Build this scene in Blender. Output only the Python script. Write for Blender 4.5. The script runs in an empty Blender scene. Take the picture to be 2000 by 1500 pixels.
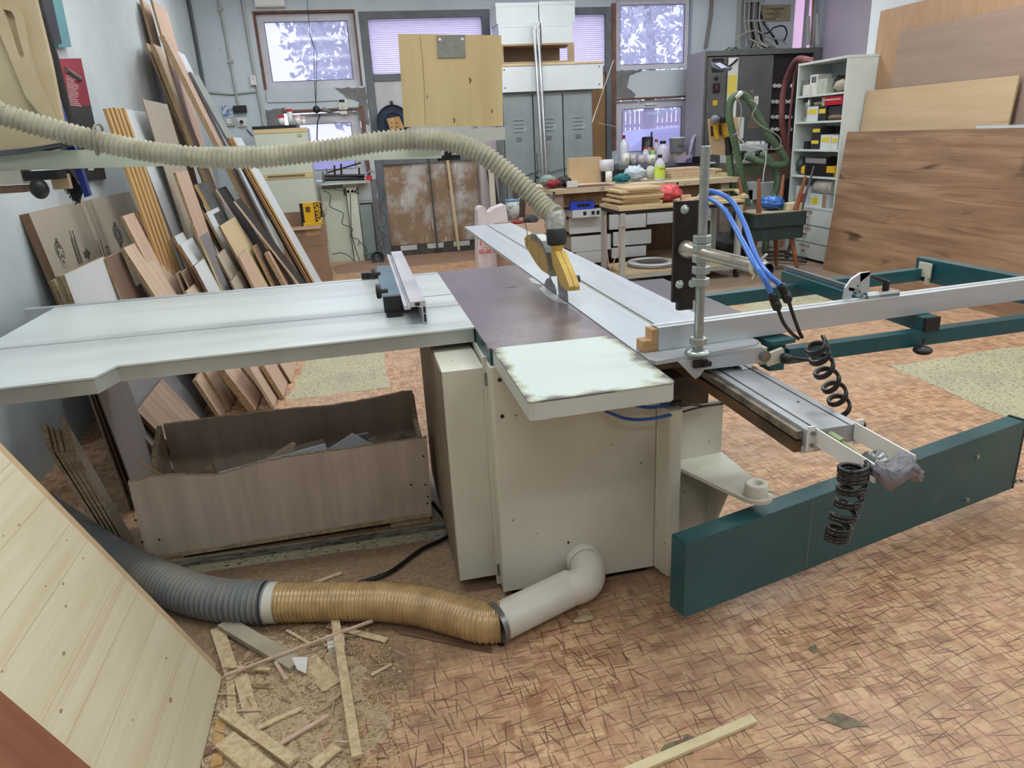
# Woodworking shop with a sliding table saw. All geometry and materials are built in code.
import bpy, bmesh, math, random
from mathutils import Vector, Matrix, noise
R = random.Random(7)
sc = bpy.context.scene
COL = sc.collection
V = Vector
rad = math.radians

# ------------------------------------------------------------------ camera, exposure
EYE = V((0, 0, 1.46))
F = 1385.25
AX = V((0.97615853, -0.11619357, 0.18334006))      # world X in camera space (x right, y down, z forward)
AY = V((-0.2111964, -0.31345289, 0.92582038))
AZ = V((-0.05010591, -0.94246822, -0.33051937))
cam_d = bpy.data.cameras.new('camera'); cam = bpy.data.objects.new('camera', cam_d); COL.objects.link(cam)
cx = V((AX.x, AY.x, AZ.x)); cy = V((AX.y, AY.y, AZ.y)); cz = V((AX.z, AY.z, AZ.z))
cam.matrix_world = Matrix(((cx.x, -cy.x, -cz.x, EYE.x), (cx.y, -cy.y, -cz.y, EYE.y), (cx.z, -cy.z, -cz.z, EYE.z), (0, 0, 0, 1)))
cam_d.sensor_width = 36; cam_d.lens = F / 2000 * 36; cam_d.clip_start = 0.02; cam_d.clip_end = 200
sc.camera = cam
sc.view_settings.view_transform = 'Standard'; sc.view_settings.look = 'None'
sc.view_settings.gamma = 1; sc.view_settings.use_curve_mapping = False
sc.view_settings.exposure = -0.06
# ------------------------------------------------------------------ daylight outside
w = bpy.data.worlds.new('daylight'); sc.world = w; w.use_nodes = True
bg = w.node_tree.nodes['Background']; bg.inputs[0].default_value = (0.66, 0.69, 1.0, 1); bg.inputs[1].default_value = 2.7
# ------------------------------------------------------------------ ceiling lamps (fluorescent fittings, built further down)
CEIL = 3.75
LZ = 3.42
LAMPS = [(-0.4, -0.9), (2.2, -0.9), (4.4, -0.9), (-0.4, 1.9), (1.9, 1.9), (4.2, 1.9), (-0.5, 4.8), (1.9, 4.8), (4.2, 4.8), (-0.4, 7.8), (2.0, 7.8), (4.4, 7.8)]
LAMP_W = 23.0
for k, (lx, ly) in enumerate(LAMPS):
    ld = bpy.data.lights.new('tube_light', 'AREA'); ld.shape = 'RECTANGLE'; ld.size = 1.3; ld.size_y = 0.22
    ld.energy = LAMP_W * (1.1 if ly > 3 else 0.9); ld.color = (0.965, 1.0, 1.0)
    lo = bpy.data.objects.new('tube_light', ld); COL.objects.link(lo); lo.location = (lx, ly, LZ - 0.09)
    lu = ld.copy(); lu.energy = ld.energy * .85; lo = bpy.data.objects.new('tube_light_up', lu); COL.objects.link(lo); lo.location = (lx, ly, LZ + 0.02); lo.rotation_euler = (math.pi, 0, 0)

# ------------------------------------------------------------------ survey helpers: where a sight line meets a wall, floor or table plane
def ray(px, py):
    d = V((px - 1000.0, py - 750.0, F)); return V((AX.dot(d), AY.dot(d), AZ.dot(d)))
def onZ(px, py, z): r = ray(px, py); return EYE + r * ((z - EYE.z) / r.z)
def onY(px, py, y): r = ray(px, py); return EYE + r * (y / r.y)
def onX(px, py, x): r = ray(px, py); return EYE + r * (x / r.x)
def fb(x0, y0, x1, y1, Y):          # a rectangle facing the door side, on the plane Y
    xm, ym = (x0 + x1) / 2, (y0 + y1) / 2
    return onY(x0, ym, Y).x, onY(x1, ym, Y).x, onY(xm, y1, Y).z, onY(xm, y0, Y).z

# ------------------------------------------------------------------ mesh builder
class MB:
    def __init__(s): s.v = []; s.f = []; s.m = []; s.s = []
    def add(s, vs, fs, m=0, smooth=False):
        n = len(s.v); s.v += [V(v) for v in vs]
        for f in fs: s.f.append([n + i for i in f]); s.m.append(m); s.s.append(smooth)
        return s
    def par(s, p, a, b, c, m=0, mtop=None):       # parallelepiped; a,b,c right handed
        p, a, b, c = V(p), V(a), V(b), V(c)
        if a.cross(b).dot(c) < 0: a, b = b, a
        vs = [p, p + a, p + a + b, p + b, p + c, p + a + c, p + a + b + c, p + b + c]
        s.add(vs, [(3, 2, 1, 0), (4, 5, 6, 7)] , m if mtop is None else mtop)
        s.add(vs, [(0, 1, 5, 4), (1, 2, 6, 5), (2, 3, 7, 6), (3, 0, 4, 7)], m)
        return s
    def box(s, x0, x1, y0, y1, z0, z1, m=0):
        return s.par((x0, y0, z0), (x1 - x0, 0, 0), (0, y1 - y0, 0), (0, 0, z1 - z0), m)
    def cbox(s, c, sx, sy, sz, rz=0, m=0):
        c = V(c); a = V((math.cos(rz), math.sin(rz), 0)); b = V((-a.y, a.x, 0)); u = V((0, 0, 1))
        return s.par(c - a * sx / 2 - b * sy / 2 - u * sz / 2, a * sx, b * sy, u * sz, m)
    def prism(s, poly, vec, m=0, mside=None):
        poly = [V(p) for p in poly]; vec = V(vec); n = len(poly)
        nr = V((0, 0, 0))
        for i in range(n): nr += poly[i].cross(poly[(i + 1) % n])
        if nr.dot(vec) < 0: poly = poly[::-1]
        vs = poly + [p + vec for p in poly]
        s.add(vs, [tuple(range(n))[::-1], tuple(range(n, 2 * n))], m)
        s.add(vs, [(i, (i + 1) % n, n + (i + 1) % n, n + i) for i in range(n)], m if mside is None else mside)
        return s
    def tube(s, pts, r, n=10, m=0, closed=False, caps=True, smooth=True, squash=None):
        pts = [V(p) for p in pts]; N = len(pts)
        rs = r if isinstance(r, (list, tuple)) else [r] * N
        t0 = (pts[1] - pts[0]).normalized(); up = V((0, 0, 1)) if abs(t0.z) < 0.9 else V((1, 0, 0))
        u = t0.cross(up).normalized(); vs = []; fs = []
        for i, p in enumerate(pts):
            if closed: t = pts[(i + 1) % N] - pts[i - 1]
            else: t = pts[min(i + 1, N - 1)] - pts[max(i - 1, 0)]
            t = t.normalized() if t.length > 1e-9 else t0
            u = (u - t * u.dot(t)); u = u.normalized() if u.length > 1e-6 else t.orthogonal().normalized()
            w_ = t.cross(u)
            for k in range(n):
                a = 2 * math.pi * k / n; vs.append(p + (u * math.cos(a) + w_ * math.sin(a) * (squash or 1)) * rs[i])
        for i in range(N if closed else N - 1):
            j = (i + 1) % N
            for k in range(n): fs.append((i * n + k, i * n + (k + 1) % n, j * n + (k + 1) % n, j * n + k))
        s.add(vs, fs, m, smooth)
        if caps and not closed:
            s.add(vs[:n], [tuple(range(n))[::-1]], m); s.add(vs[-n:], [tuple(range(n))], m)
        return s
    def cyl(s, p, q, r, n=16, m=0, r2=None):
        return s.tube([p, q], [r, r if r2 is None else r2], n, m, smooth=True)
    def lathe(s, c, prof, axis=(0, 0, 1), n=20, m=0, smooth=True):
        c = V(c); ax = V(axis).normalized(); u = ax.orthogonal().normalized(); w_ = ax.cross(u); vs = []; fs = []
        for (r, h) in prof:
            for k in range(n):
                a = 2 * math.pi * k / n; vs.append(c + ax * h + (u * math.cos(a) + w_ * math.sin(a)) * max(r, 1e-4))
        for i in range(len(prof) - 1):
            for k in range(n): fs.append((i * n + k, i * n + (k + 1) % n, (i + 1) * n + (k + 1) % n, (i + 1) * n + k))
        return s.add(vs, fs, m, smooth)
    def blob(s, c, rx, ry, rz, nu=14, nv=9, amp=0.15, fr=3.0, seed=0, m=0, smooth=True, flat=0.0):
        c = V(c); vs = []; fs = []
        for j in range(nv + 1):
            th = math.pi * j / nv
            for i in range(nu):
                ph = 2 * math.pi * i / nu; d = V((math.sin(th) * math.cos(ph), math.sin(th) * math.sin(ph), math.cos(th)))
                q = 1 + amp * noise.noise(d * fr + V((seed * 7.3, seed, 0))) * 2
                z = max(d.z * rz * q, -rz * (1 - flat)) if flat else d.z * rz * q
                vs.append(c + V((d.x * rx * q, d.y * ry * q, z)))
        for j in range(nv):
            for i in range(nu): fs.append((j * nu + i, (j + 1) * nu + i, (j + 1) * nu + (i + 1) % nu, j * nu + (i + 1) % nu))
        return s.add(vs, fs, m, smooth)
    def build(s, name, mats, parent=None, origin=None, bevel=0, seg=2):
        if not isinstance(mats, (list, tuple)): mats = [mats]
        if origin is None:
            xs = [v.x for v in s.v]; ys = [v.y for v in s.v]; zs = [v.z for v in s.v]
            origin = V(((min(xs) + max(xs)) / 2, (min(ys) + max(ys)) / 2, min(zs)))
        origin = V(origin)
        me = bpy.data.meshes.new(name); me.from_pydata([v - origin for v in s.v], [], s.f)
        for m_ in mats: me.materials.append(m_)
        me.polygons.foreach_set('material_index', s.m); me.polygons.foreach_set('use_smooth', s.s); me.update()
        o = bpy.data.objects.new(name, me); COL.objects.link(o)
        if parent is not None: o.parent = parent; o.location = origin - wloc(parent)
        else: o.location = origin
        if bevel:
            b = o.modifiers.new('bevel', 'BEVEL'); b.width = bevel; b.segments = seg; b.limit_method = 'ANGLE'; b.angle_limit = rad(40)
        return o
def wloc(o):
    p = V((0, 0, 0))
    while o is not None: p = p + o.location; o = o.parent
    return p
def thing(name, label, cat, loc, group=None):
    o = bpy.data.objects.new(name, None); COL.objects.link(o); o.location = loc; o.empty_display_size = 0.1
    o['label'] = label; o['category'] = cat
    if group: o['group'] = group
    return o
def tag(o, label, cat, group=None):
    o['label'] = label; o['category'] = cat
    if group: o['group'] = group
    return o
def struct(o): o['kind'] = 'structure'; return o
def stuff(o): o['kind'] = 'stuff'; return o
def dup(root, loc, label=None, rz=0, group=None, sc_=None):
    r = root.copy(); COL.objects.link(r); r.location = loc; r.rotation_euler = (0, 0, rz)
    if sc_: r.scale = sc_
    if label: r['label'] = label
    if group: r['group'] = group
    for ch in list(root.children):
        c = ch.copy(); COL.objects.link(c); c.parent = r
        for g in list(ch.children):
            d = g.copy(); COL.objects.link(d); d.parent = c
    return r
def spline(pts, n=8):
    pts = [V(p) for p in pts]; out = []
    P = [pts[0] * 2 - pts[1]] + pts + [pts[-1] * 2 - pts[-2]]
    for i in range(1, len(P) - 2):
        a, b, c, d = P[i - 1], P[i], P[i + 1], P[i + 2]
        for k in range(n):
            t = k / n
            out.append(0.5 * ((2 * b) + (c - a) * t + (2 * a - 5 * b + 4 * c - d) * t * t + (3 * b - a - 3 * c + d) * t ** 3))
    out.append(pts[-1]); return out
def resample(pts, step):
    out = [pts[0]]; acc = 0
    for i in range(1, len(pts)):
        a, b = pts[i - 1], pts[i]; L = (b - a).length
        while acc + L >= step and L > 1e-9:
            t = (step - acc) / L; a = a.lerp(b, t); out.append(a); L = (b - a).length; acc = 0
        acc += L
    return out
def ribbed(pts, r, pitch=0.012, depth=0.004, n=20, per=4):
    p = resample(spline(pts, 14), pitch / per); rs = [r - depth * (0.5 + 0.5 * math.cos(2 * math.pi * i / per)) for i in range(len(p))]
    return MB().tube(p, rs, n)
FONT_M = {}
def letters(txt, size, origin, ux, uy, mat_, parent=None, name='lettering', depth=0.0006, align='LEFT', bold=0.0, squash=1.0):
    cu = bpy.data.curves.new('txt', 'FONT'); cu.body = txt; cu.size = size; cu.align_x = align; cu.extrude = depth; cu.offset = bold; cu.resolution_u = 3
    to = bpy.data.objects.new('txt', cu); COL.objects.link(to)
    dg = bpy.context.evaluated_depsgraph_get(); me = bpy.data.meshes.new_from_object(to.evaluated_get(dg))
    bpy.data.objects.remove(to); bpy.data.curves.remove(cu)
    ux = V(ux).normalized(); uy = V(uy).normalized(); un = ux.cross(uy)
    o0 = V(origin)
    for v in me.vertices: v.co = ux * v.co.x * squash + uy * v.co.y + un * (v.co.z + depth)
    me.materials.clear(); me.materials.append(mat_)
    o = bpy.data.objects.new(name, me); COL.objects.link(o)
    if parent is not None: o.parent = parent; o.location = o0 - wloc(parent)
    else: o.location = o0
    return o

# ------------------------------------------------------------------ materials
def lin(c):
    f = lambda x: x / 12.92 if x <= 0.04045 else ((x + 0.055) / 1.055) ** 2.4
    return tuple(f(x / 255) for x in c) + (1,)
MC = {}
def mat(name, c, c2=None, rough=0.5, metal=0.0, sc1=3.0, stretch=(1, 1, 1), amt=0.5, contrast=(0.35, 0.65), fine=None, bump=0.0, bsc=60.0, bstretch=None,
        c3=None, c3sc=1.5, c3rng=(0.55, 0.7), c3stretch=(1, 1, 1), emit=0, alpha=None, trans=0, ior=1.45, detail=6, dist=0.0, coord='Object', spec=0.5):
    if name in MC: return MC[name]
    m = bpy.data.materials.new(name); m.use_nodes = True; nt = m.node_tree; N = nt.nodes; L = nt.links
    b = N['Principled BSDF']; b.inputs['Roughness'].default_value = rough; b.inputs['Metallic'].default_value = metal
    b.inputs['Specular IOR Level'].default_value = spec
    tc = N.new('ShaderNodeTexCoord').outputs[coord]
    def nz(scale, st, det=6, rough_=0.6, distn=0.0):
        mp = N.new('ShaderNodeMapping'); mp.inputs['Scale'].default_value = st; L.new(tc, mp.inputs[0])
        n_ = N.new('ShaderNodeTexNoise'); n_.inputs['Scale'].default_value = scale; n_.inputs['Detail'].default_value = det
        n_.inputs['Roughness'].default_value = rough_; n_.inputs['Distortion'].default_value = distn; L.new(mp.outputs[0], n_.inputs['Vector']); return n_.outputs['Fac']
    def ramp(fac, a, b_):
        r = N.new('ShaderNodeMapRange'); r.inputs[1].default_value = a; r.inputs[2].default_value = b_; L.new(fac, r.inputs[0]); return r.outputs[0]
    def mix(fac, A, B):
        x = N.new('ShaderNodeMix'); x.data_type = 'RGBA'
        for s_, val in ((x.inputs[0], fac), (x.inputs[6], A), (x.inputs[7], B)):
            if isinstance(val, (tuple, float, int)): s_.default_value = val
            else: L.new(val, s_)
        return x.outputs[2]
    col = lin(c)
    if c2 is not None: col = mix(ramp(nz(sc1, stretch, detail, 0.6, dist), *contrast), lin(c), lin(c2))
    if c3 is not None: col = mix(ramp(nz(c3sc, c3stretch, 5, 0.6), *c3rng), col, lin(c3))
    if fine is not None:                      # (scale, dark colour, low, high)
        col = mix(ramp(nz(fine[0], fine[4] if len(fine) > 4 else (1, 1, 1), 2, 0.7), fine[2], fine[3]), col, lin(fine[1]))
    if isinstance(col, tuple): b.inputs['Base Color'].default_value = col
    else: L.new(col, b.inputs['Base Color'])
    if emit: b.inputs['Emission Color'].default_value = lin(c); b.inputs['Emission Strength'].default_value = emit
    if trans: b.inputs['Transmission Weight'].default_value = trans; b.inputs['IOR'].default_value = ior
    if alpha is not None: b.inputs['Alpha'].default_value = alpha
    if bump:
        bp = N.new('ShaderNodeBump'); bp.inputs['Strength'].default_value = bump; bp.inputs['Distance'].default_value = 0.004
        L.new(nz(bsc, bstretch or (1, 1, 1), 4), bp.inputs['Height']); L.new(bp.outputs[0], b.inputs['Normal'])
    MC[name] = m; return m
# grain runs along local Z unless stated
M_wall = mat('wall_paint', (196, 205, 212), (180, 190, 198), 0.85, sc1=1.2, contrast=(0.35, 0.75), fine=(35, (150, 155, 160), 0.69, 0.76), bump=0.5, bsc=14)
M_wall_l = mat('rough_wall_paint', (201, 210, 214), (178, 186, 192), 0.85, sc1=1.6, contrast=(0.35, 0.8), fine=(45, (120, 122, 126), 0.71, 0.77), bump=0.7, bsc=24)
M_pink = mat('lilac_wall_paint', (226, 216, 232), (214, 204, 222), 0.85, sc1=1.0, bump=0.2, bsc=20)
M_plaster = mat('bare_plaster', (128, 128, 130), (105, 105, 108), 0.9, sc1=8, bump=0.6, bsc=40)
M_ceil = mat('ceiling_paint', (205, 210, 212), None, 0.9)
M_tile = mat('white_tile', (196, 204, 206), (184, 192, 194), 0.35, sc1=2)
M_frame = mat('white_window_frame', (205, 205, 215), (190, 188, 200), 0.5, sc1=3)
M_grout = mat('joint_grey', (150, 152, 150), None, 0.9)
M_greyframe = mat('grey_steel_frame', (105, 110, 118), (90, 94, 100), 0.6, sc1=5)
M_rust = mat('rust_brown', (128, 92, 78), (98, 72, 62), 0.85, sc1=12, bump=0.4)
M_black = mat('black_plastic', (26, 27, 30), None, 0.42)
M_blackm = mat('black_rubber', (30, 30, 32), (48, 47, 45), 0.7, sc1=20)
M_steel = mat('steel', (150, 152, 152), (120, 122, 122), 0.32, 0.85, sc1=15)
M_zinc = mat('zinc_plated_steel', (186, 194, 190), (160, 168, 164), 0.3, 0.8, sc1=40, contrast=(0.3, 0.7))
M_darksteel = mat('dark_steel', (52, 48, 46), (78, 66, 58), 0.45, 0.5, sc1=9, contrast=(0.5, 0.7))
M_alu = mat('anodised_aluminium', (200, 204, 208), (184, 188, 192), 0.42, 0.55, sc1=2, stretch=(0.3, 8, 8))
M_white = mat('white_melamine', (212, 218, 222), (204, 210, 214), 0.45, sc1=1.5)
M_whitep = mat('white_plastic', (222, 222, 218), (212, 212, 206), 0.4, sc1=3)
M_card = mat('cardboard', (158, 130, 108), (146, 118, 98), 0.85, sc1=3, fine=(8, (140, 112, 92), 0.55, 0.75, (1, 1, 12)))
M_chip = mat('chipboard_core', (182, 156, 120), (144, 120, 92), 0.85, sc1=75, contrast=(0.38, 0.62), fine=(150, (124, 102, 78), 0.62, 0.74), detail=3)
M_stick = mat('pale_chipboard_strip', (208, 188, 152), (184, 162, 126), .9, sc1=60, contrast=(.4, .62), fine=(150, (140, 116, 86), .66, .76), detail=3)
M_chipd = mat('raw_chipboard', (188, 168, 136), (158, 138, 110), 0.9, sc1=60, contrast=(0.4, 0.62), fine=(130, (116, 98, 76), 0.64, 0.72), detail=3)
M_oak = mat('pale_oak_melamine', (206, 184, 162), (190, 166, 144), 0.55, sc1=26, stretch=(1, 1, 0.05), contrast=(0.35, 0.65), detail=3)
M_pinkoak = mat('pink_oak_melamine', (204, 176, 156), (188, 160, 142), 0.55, sc1=30, stretch=(1, 1, 0.05), detail=3)
M_beige = mat('beige_melamine', (176, 166, 150), (168, 158, 142), 0.5, sc1=2)
M_grey = mat('grey_melamine', (128, 126, 128), (118, 116, 118), 0.5, sc1=2)
M_blackm2 = mat('black_laminate', (40, 38, 40), (30, 28, 30), 0.4, sc1=5)
M_mapleb = mat('maple_board', (206, 188, 148), (192, 172, 132), 0.6, sc1=18, stretch=(1, 1, 0.06), detail=3)
M_pineb = mat('raw_pine_strip', (196, 160, 106), (170, 130, 84), 0.7, sc1=28, stretch=(1, 1, 0.04), detail=3)
M_mdf = mat('mdf', (200, 174, 138), (190, 162, 126), 0.85, sc1=4)
M_brownply = mat('brown_plywood', (136, 108, 84), (112, 86, 68), 0.7, sc1=12, stretch=(1, 1, 0.1))
M_cream = mat('cream_machine_paint', (206, 205, 190), (190, 184, 168), 0.45, sc1=1.6, contrast=(0.4, 0.85), c3=(170, 155, 134), c3sc=2.2, c3rng=(0.58, 0.95), fine=(30, (130, 118, 100), 0.72, 0.77))
M_teal = mat('teal_machine_paint', (20, 74, 84), (26, 86, 94), 0.33, sc1=3, c3=(90, 110, 100), c3sc=9, c3rng=(0.66, 0.95), fine=(180, (120, 130, 118), 0.7, 0.8))
M_yellow = mat('yellow_painted_guard', (205, 172, 84), (182, 146, 70), 0.5, sc1=7, contrast=(0.4, 0.7))
M_blue = mat('blue_hose', (70, 120, 205), None, 0.25)
M_pvc = mat('white_pvc', (208, 205, 194), (198, 194, 182), 0.35, sc1=5, contrast=(0.4, 0.8))
M_woodblk = mat('pine_block', (190, 152, 108), (160, 120, 78), 0.7, sc1=40, stretch=(0.1, 1, 1))
M_plyw = mat('birch_plywood_face', (200, 180, 136), (186, 164, 118), 0.6, sc1=12, stretch=(1, 1, 0.12), c3=(196, 160, 112), c3sc=2.5, c3rng=(0.5, 0.9))
M_text = mat('print_black', (40, 38, 36), None, 0.7)
M_red = mat('red_plastic', (196, 40, 52), None, 0.45)

# ------------------------------------------------------------------ printed linoleum floor
def floor_material():
    m = bpy.data.materials.new('printed_linoleum'); m.use_nodes = True; nt = m.node_tree; N = nt.nodes; L = nt.links
    b = N['Principled BSDF']; b.inputs['Roughness'].default_value = 0.5
    g = bpy.data.node_groups.new('dash_layer', 'ShaderNodeTree')
    for nm, t in (('Vector', 'NodeSocketVector'), ('Angle', 'NodeSocketFloat'), ('Cell', 'NodeSocketVector'), ('Width', 'NodeSocketFloat'), ('Seed', 'NodeSocketFloat'), ('Keep', 'NodeSocketFloat')):
        g.interface.new_socket(nm, in_out='INPUT', socket_type=t)
    g.interface.new_socket('Mask', in_out='OUTPUT', socket_type='NodeSocketFloat')
    gi = g.nodes.new('NodeGroupInput'); go = g.nodes.new('NodeGroupOutput'); GL = g.links
    def mth(op, a, b_=None, c=None):
        n_ = g.nodes.new('ShaderNodeMath'); n_.operation = op
        for i, x in enumerate((a, b_, c)):
            if x is None: continue
            if isinstance(x, (int, float)): n_.inputs[i].default_value = x
            else: GL.new(x, n_.inputs[i])
        return n_.outputs[0]
    def vmt(op, a, b_=None):
        n_ = g.nodes.new('ShaderNodeVectorMath'); n_.operation = op; GL.new(a, n_.inputs[0])
        if b_ is not None: GL.new(b_, n_.inputs[1])
        return n_.outputs[0]
    rot = g.nodes.new('ShaderNodeVectorRotate'); rot.rotation_type = 'Z_AXIS'; GL.new(gi.outputs[0], rot.inputs['Vector']); GL.new(gi.outputs[1], rot.inputs['Angle'])
    v = vmt('DIVIDE', rot.outputs[0], gi.outputs[2])
    sx = g.nodes.new('ShaderNodeSeparateXYZ'); GL.new(v, sx.inputs[0])
    row = mth('FLOOR', sx.outputs[1])
    xs = mth('ADD', sx.outputs[0], mth('MULTIPLY', row, 0.37))
    cb = g.nodes.new('ShaderNodeCombineXYZ'); GL.new(mth('FLOOR', xs), cb.inputs[0]); GL.new(row, cb.inputs[1]); GL.new(gi.outputs[4], cb.inputs[2])
    wn = g.nodes.new('ShaderNodeTexWhiteNoise'); GL.new(cb.outputs[0], wn.inputs['Vector'])
    sc3 = g.nodes.new('ShaderNodeSeparateXYZ'); GL.new(wn.outputs['Color'], sc3.inputs[0])
    u = mth('SUBTRACT', mth('FRACT', xs), 0.5); q = mth('SUBTRACT', mth('FRACT', sx.outputs[1]), 0.5)
    tilt = mth('MULTIPLY', mth('SUBTRACT', sc3.outputs[1], 0.5), 0.3)
    d = mth('ABSOLUTE', mth('SUBTRACT', mth('SUBTRACT', q, mth('MULTIPLY', mth('SUBTRACT', sc3.outputs[0], 0.5), 0.5)), mth('MULTIPLY', u, tilt)))
    taper = mth('SUBTRACT', 1.0, mth('MULTIPLY', mth('ABSOLUTE', u), 1.3))
    wd = mth('MULTIPLY', gi.outputs[3], taper)
    line = mth('LESS_THAN', d, wd)
    ends = mth('LESS_THAN', mth('ABSOLUTE', u), 0.46)
    keep = mth('LESS_THAN', sc3.outputs[2], gi.outputs[5])
    GL.new(mth('MULTIPLY', mth('MULTIPLY', line, ends), keep), go.inputs[0])
    tc = N.new('ShaderNodeTexCoord').outputs['Object']
    def layer(ang, cell, wd_, seed, keep_):
        n_ = N.new('ShaderNodeGroup'); n_.node_tree = g; L.new(tc, n_.inputs[0]); n_.inputs[1].default_value = rad(ang); n_.inputs[2].default_value = cell
        n_.inputs[3].default_value = wd_; n_.inputs[4].default_value = seed; n_.inputs[5].default_value = keep_; return n_.outputs[0]
    def mx(a, b_):
        n_ = N.new('ShaderNodeMath'); n_.operation = 'MAXIMUM'; L.new(a, n_.inputs[0]); L.new(b_, n_.inputs[1]); return n_.outputs[0]
    mask = None
    for a in ((-4, (0.100, 0.034, 1), 0.050, 1, .8), (-14, (0.13, 0.055, 1), 0.034, 2, .7), (80, (0.075, 0.040, 1), 0.046, 3, .75), (95, (0.085, 0.055, 1), 0.036, 4, .6), (8, (0.09, 0.07, 1), 0.03, 5, .5), (66, (0.07, 0.09, 1), 0.03, 6, .35)):
        l = layer(*a); mask = l if mask is None else mx(mask, l)
    def cells(scale, rz, seed):
        mp = N.new('ShaderNodeMapping'); mp.inputs['Scale'].default_value = scale; mp.inputs['Rotation'].default_value = (0, 0, rad(rz)); L.new(tc, mp.inputs[0])
        fl = N.new('ShaderNodeVectorMath'); fl.operation = 'FLOOR'; L.new(mp.outputs[0], fl.inputs[0])
        ad = N.new('ShaderNodeVectorMath'); ad.operation = 'ADD'; L.new(fl.outputs[0], ad.inputs[0]); ad.inputs[1].default_value = (seed, seed * 3, seed)
        wn_ = N.new('ShaderNodeTexWhiteNoise'); L.new(ad.outputs[0], wn_.inputs['Vector']); return wn_.outputs['Value']
    def ramp(fac, stops):
        r = N.new('ShaderNodeValToRGB'); L.new(fac, r.inputs[0]); e = r.color_ramp.elements
        while len(e) < len(stops): e.new(0.5)
        for el, (p, c) in zip(e, stops): el.position = p; el.color = lin(c)
        return r.outputs[0]
    def mix(fac, A, B):
        x = N.new('ShaderNodeMix'); x.data_type = 'RGBA'
        for s_, val in ((x.inputs[0], fac), (x.inputs[6], A), (x.inputs[7], B)):
            if isinstance(val, (tuple, float, int)): s_.default_value = val
            else: L.new(val, s_)
        return x.outputs[2]
    def mr(fac, a, b_, c=0.0, d_=1.0):
        r = N.new('ShaderNodeMapRange'); r.inputs[1].default_value = a; r.inputs[2].default_value = b_; r.inputs[3].default_value = c; r.inputs[4].default_value = d_; L.new(fac, r.inputs[0]); return r.outputs[0]
    def nz(scale, st=(1, 1, 1), det=4):
        mp = N.new('ShaderNodeMapping'); mp.inputs['Scale'].default_value = st; L.new(tc, mp.inputs[0])
        n_ = N.new('ShaderNodeTexNoise'); n_.inputs['Scale'].default_value = scale; n_.inputs['Detail'].default_value = det; L.new(mp.outputs[0], n_.inputs['Vector']); return n_.outputs['Fac']
    A = ramp(cells((22, 30, 0), 3, 1), [(0, (150, 108, 78)), (0.3, (186, 148, 110)), (0.65, (216, 180, 140)), (1, (192, 146, 114))])
    B = ramp(cells((34, 20, 0), -12, 9), [(0, (154, 114, 84)), (0.5, (208, 172, 132)), (1, (186, 140, 116))])
    col = mix(0.42, A, B)
    col = mix(mr(nz(26), 0.54, 0.68, 0, 0.5), col, lin((176, 116, 104)))
    col = mix(mr(nz(40, (1, 2.5, 1)), 0.5, 0.75, 0, 0.6), col, lin((150, 104, 74)))
    sf = N.new('ShaderNodeMath'); sf.operation = 'MULTIPLY'; L.new(mask, sf.inputs[0]); L.new(mr(nz(9), 0.3, 0.6, 0.5, 0.9), sf.inputs[1])
    col = mix(sf.outputs[0], col, lin((84, 50, 36)))
    # pale worn streaks and grey dirt
    col = mix(mr(nz(1.6, (1, 1, 1), 6), 0.45, 0.75, 0, 0.45), col, lin((190, 160, 140)))
    col = mix(mr(nz(3.1, (1, 2, 1), 7), 0.56, 0.75, 0, 0.6), col, lin((128, 110, 92)))
    # sawdust settled round the machine foot
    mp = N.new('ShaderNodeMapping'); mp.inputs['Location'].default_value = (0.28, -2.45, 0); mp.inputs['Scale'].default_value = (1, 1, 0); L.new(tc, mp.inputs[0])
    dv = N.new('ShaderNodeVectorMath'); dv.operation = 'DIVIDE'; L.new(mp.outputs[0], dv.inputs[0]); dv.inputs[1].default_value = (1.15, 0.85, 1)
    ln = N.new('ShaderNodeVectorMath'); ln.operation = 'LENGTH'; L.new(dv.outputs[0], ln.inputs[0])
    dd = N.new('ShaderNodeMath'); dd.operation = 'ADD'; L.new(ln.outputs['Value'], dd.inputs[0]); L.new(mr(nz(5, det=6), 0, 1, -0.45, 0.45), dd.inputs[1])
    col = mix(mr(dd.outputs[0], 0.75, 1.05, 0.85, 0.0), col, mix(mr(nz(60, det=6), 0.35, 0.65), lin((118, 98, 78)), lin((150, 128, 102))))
    L.new(col, b.inputs['Base Color'])
    bp = N.new('ShaderNodeBump'); bp.inputs['Strength'].default_value = 0.25; bp.inputs['Distance'].default_value = 0.003; L.new(nz(30, det=6), bp.inputs['Height']); L.new(bp.outputs[0], b.inputs['Normal'])
    rr = N.new('ShaderNodeMapRange'); rr.inputs[1].default_value = 0.3; rr.inputs[2].default_value = 0.7; rr.inputs[3].default_value = 0.38; rr.inputs[4].default_value = 0.62; L.new(nz(4), rr.inputs[0]); L.new(rr.outputs[0], b.inputs['Roughness'])
    return m
M_floor = floor_material()
WX, BY, RX, RX2, SY = -1.65, 9.75, 5.15, 6.62, 6.86      # left wall, back wall, right wall, recessed right wall, where it steps back
struct(MB().box(WX - .2, RX2 + .2, -4.2, BY + .25, -0.12, 0).build('floor', M_floor, origin=(0, 0, 0)))
struct(MB().box(WX - .2, RX2 + .2, -4.2, BY + .25, CEIL, CEIL + .1).build('ceiling', M_ceil))
struct(MB().box(WX - .2, WX, -4.2, BY + .25, 0, CEIL).build('wall_left', M_wall_l, origin=(WX, 0, 0)))
struct(MB().box(WX, RX2, -4.2, -4.0, 0, CEIL).build('wall_front', M_wall))
struct(MB().box(RX, RX + .12, -4.0, SY, 0, CEIL).build('wall_right', M_white))
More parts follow.
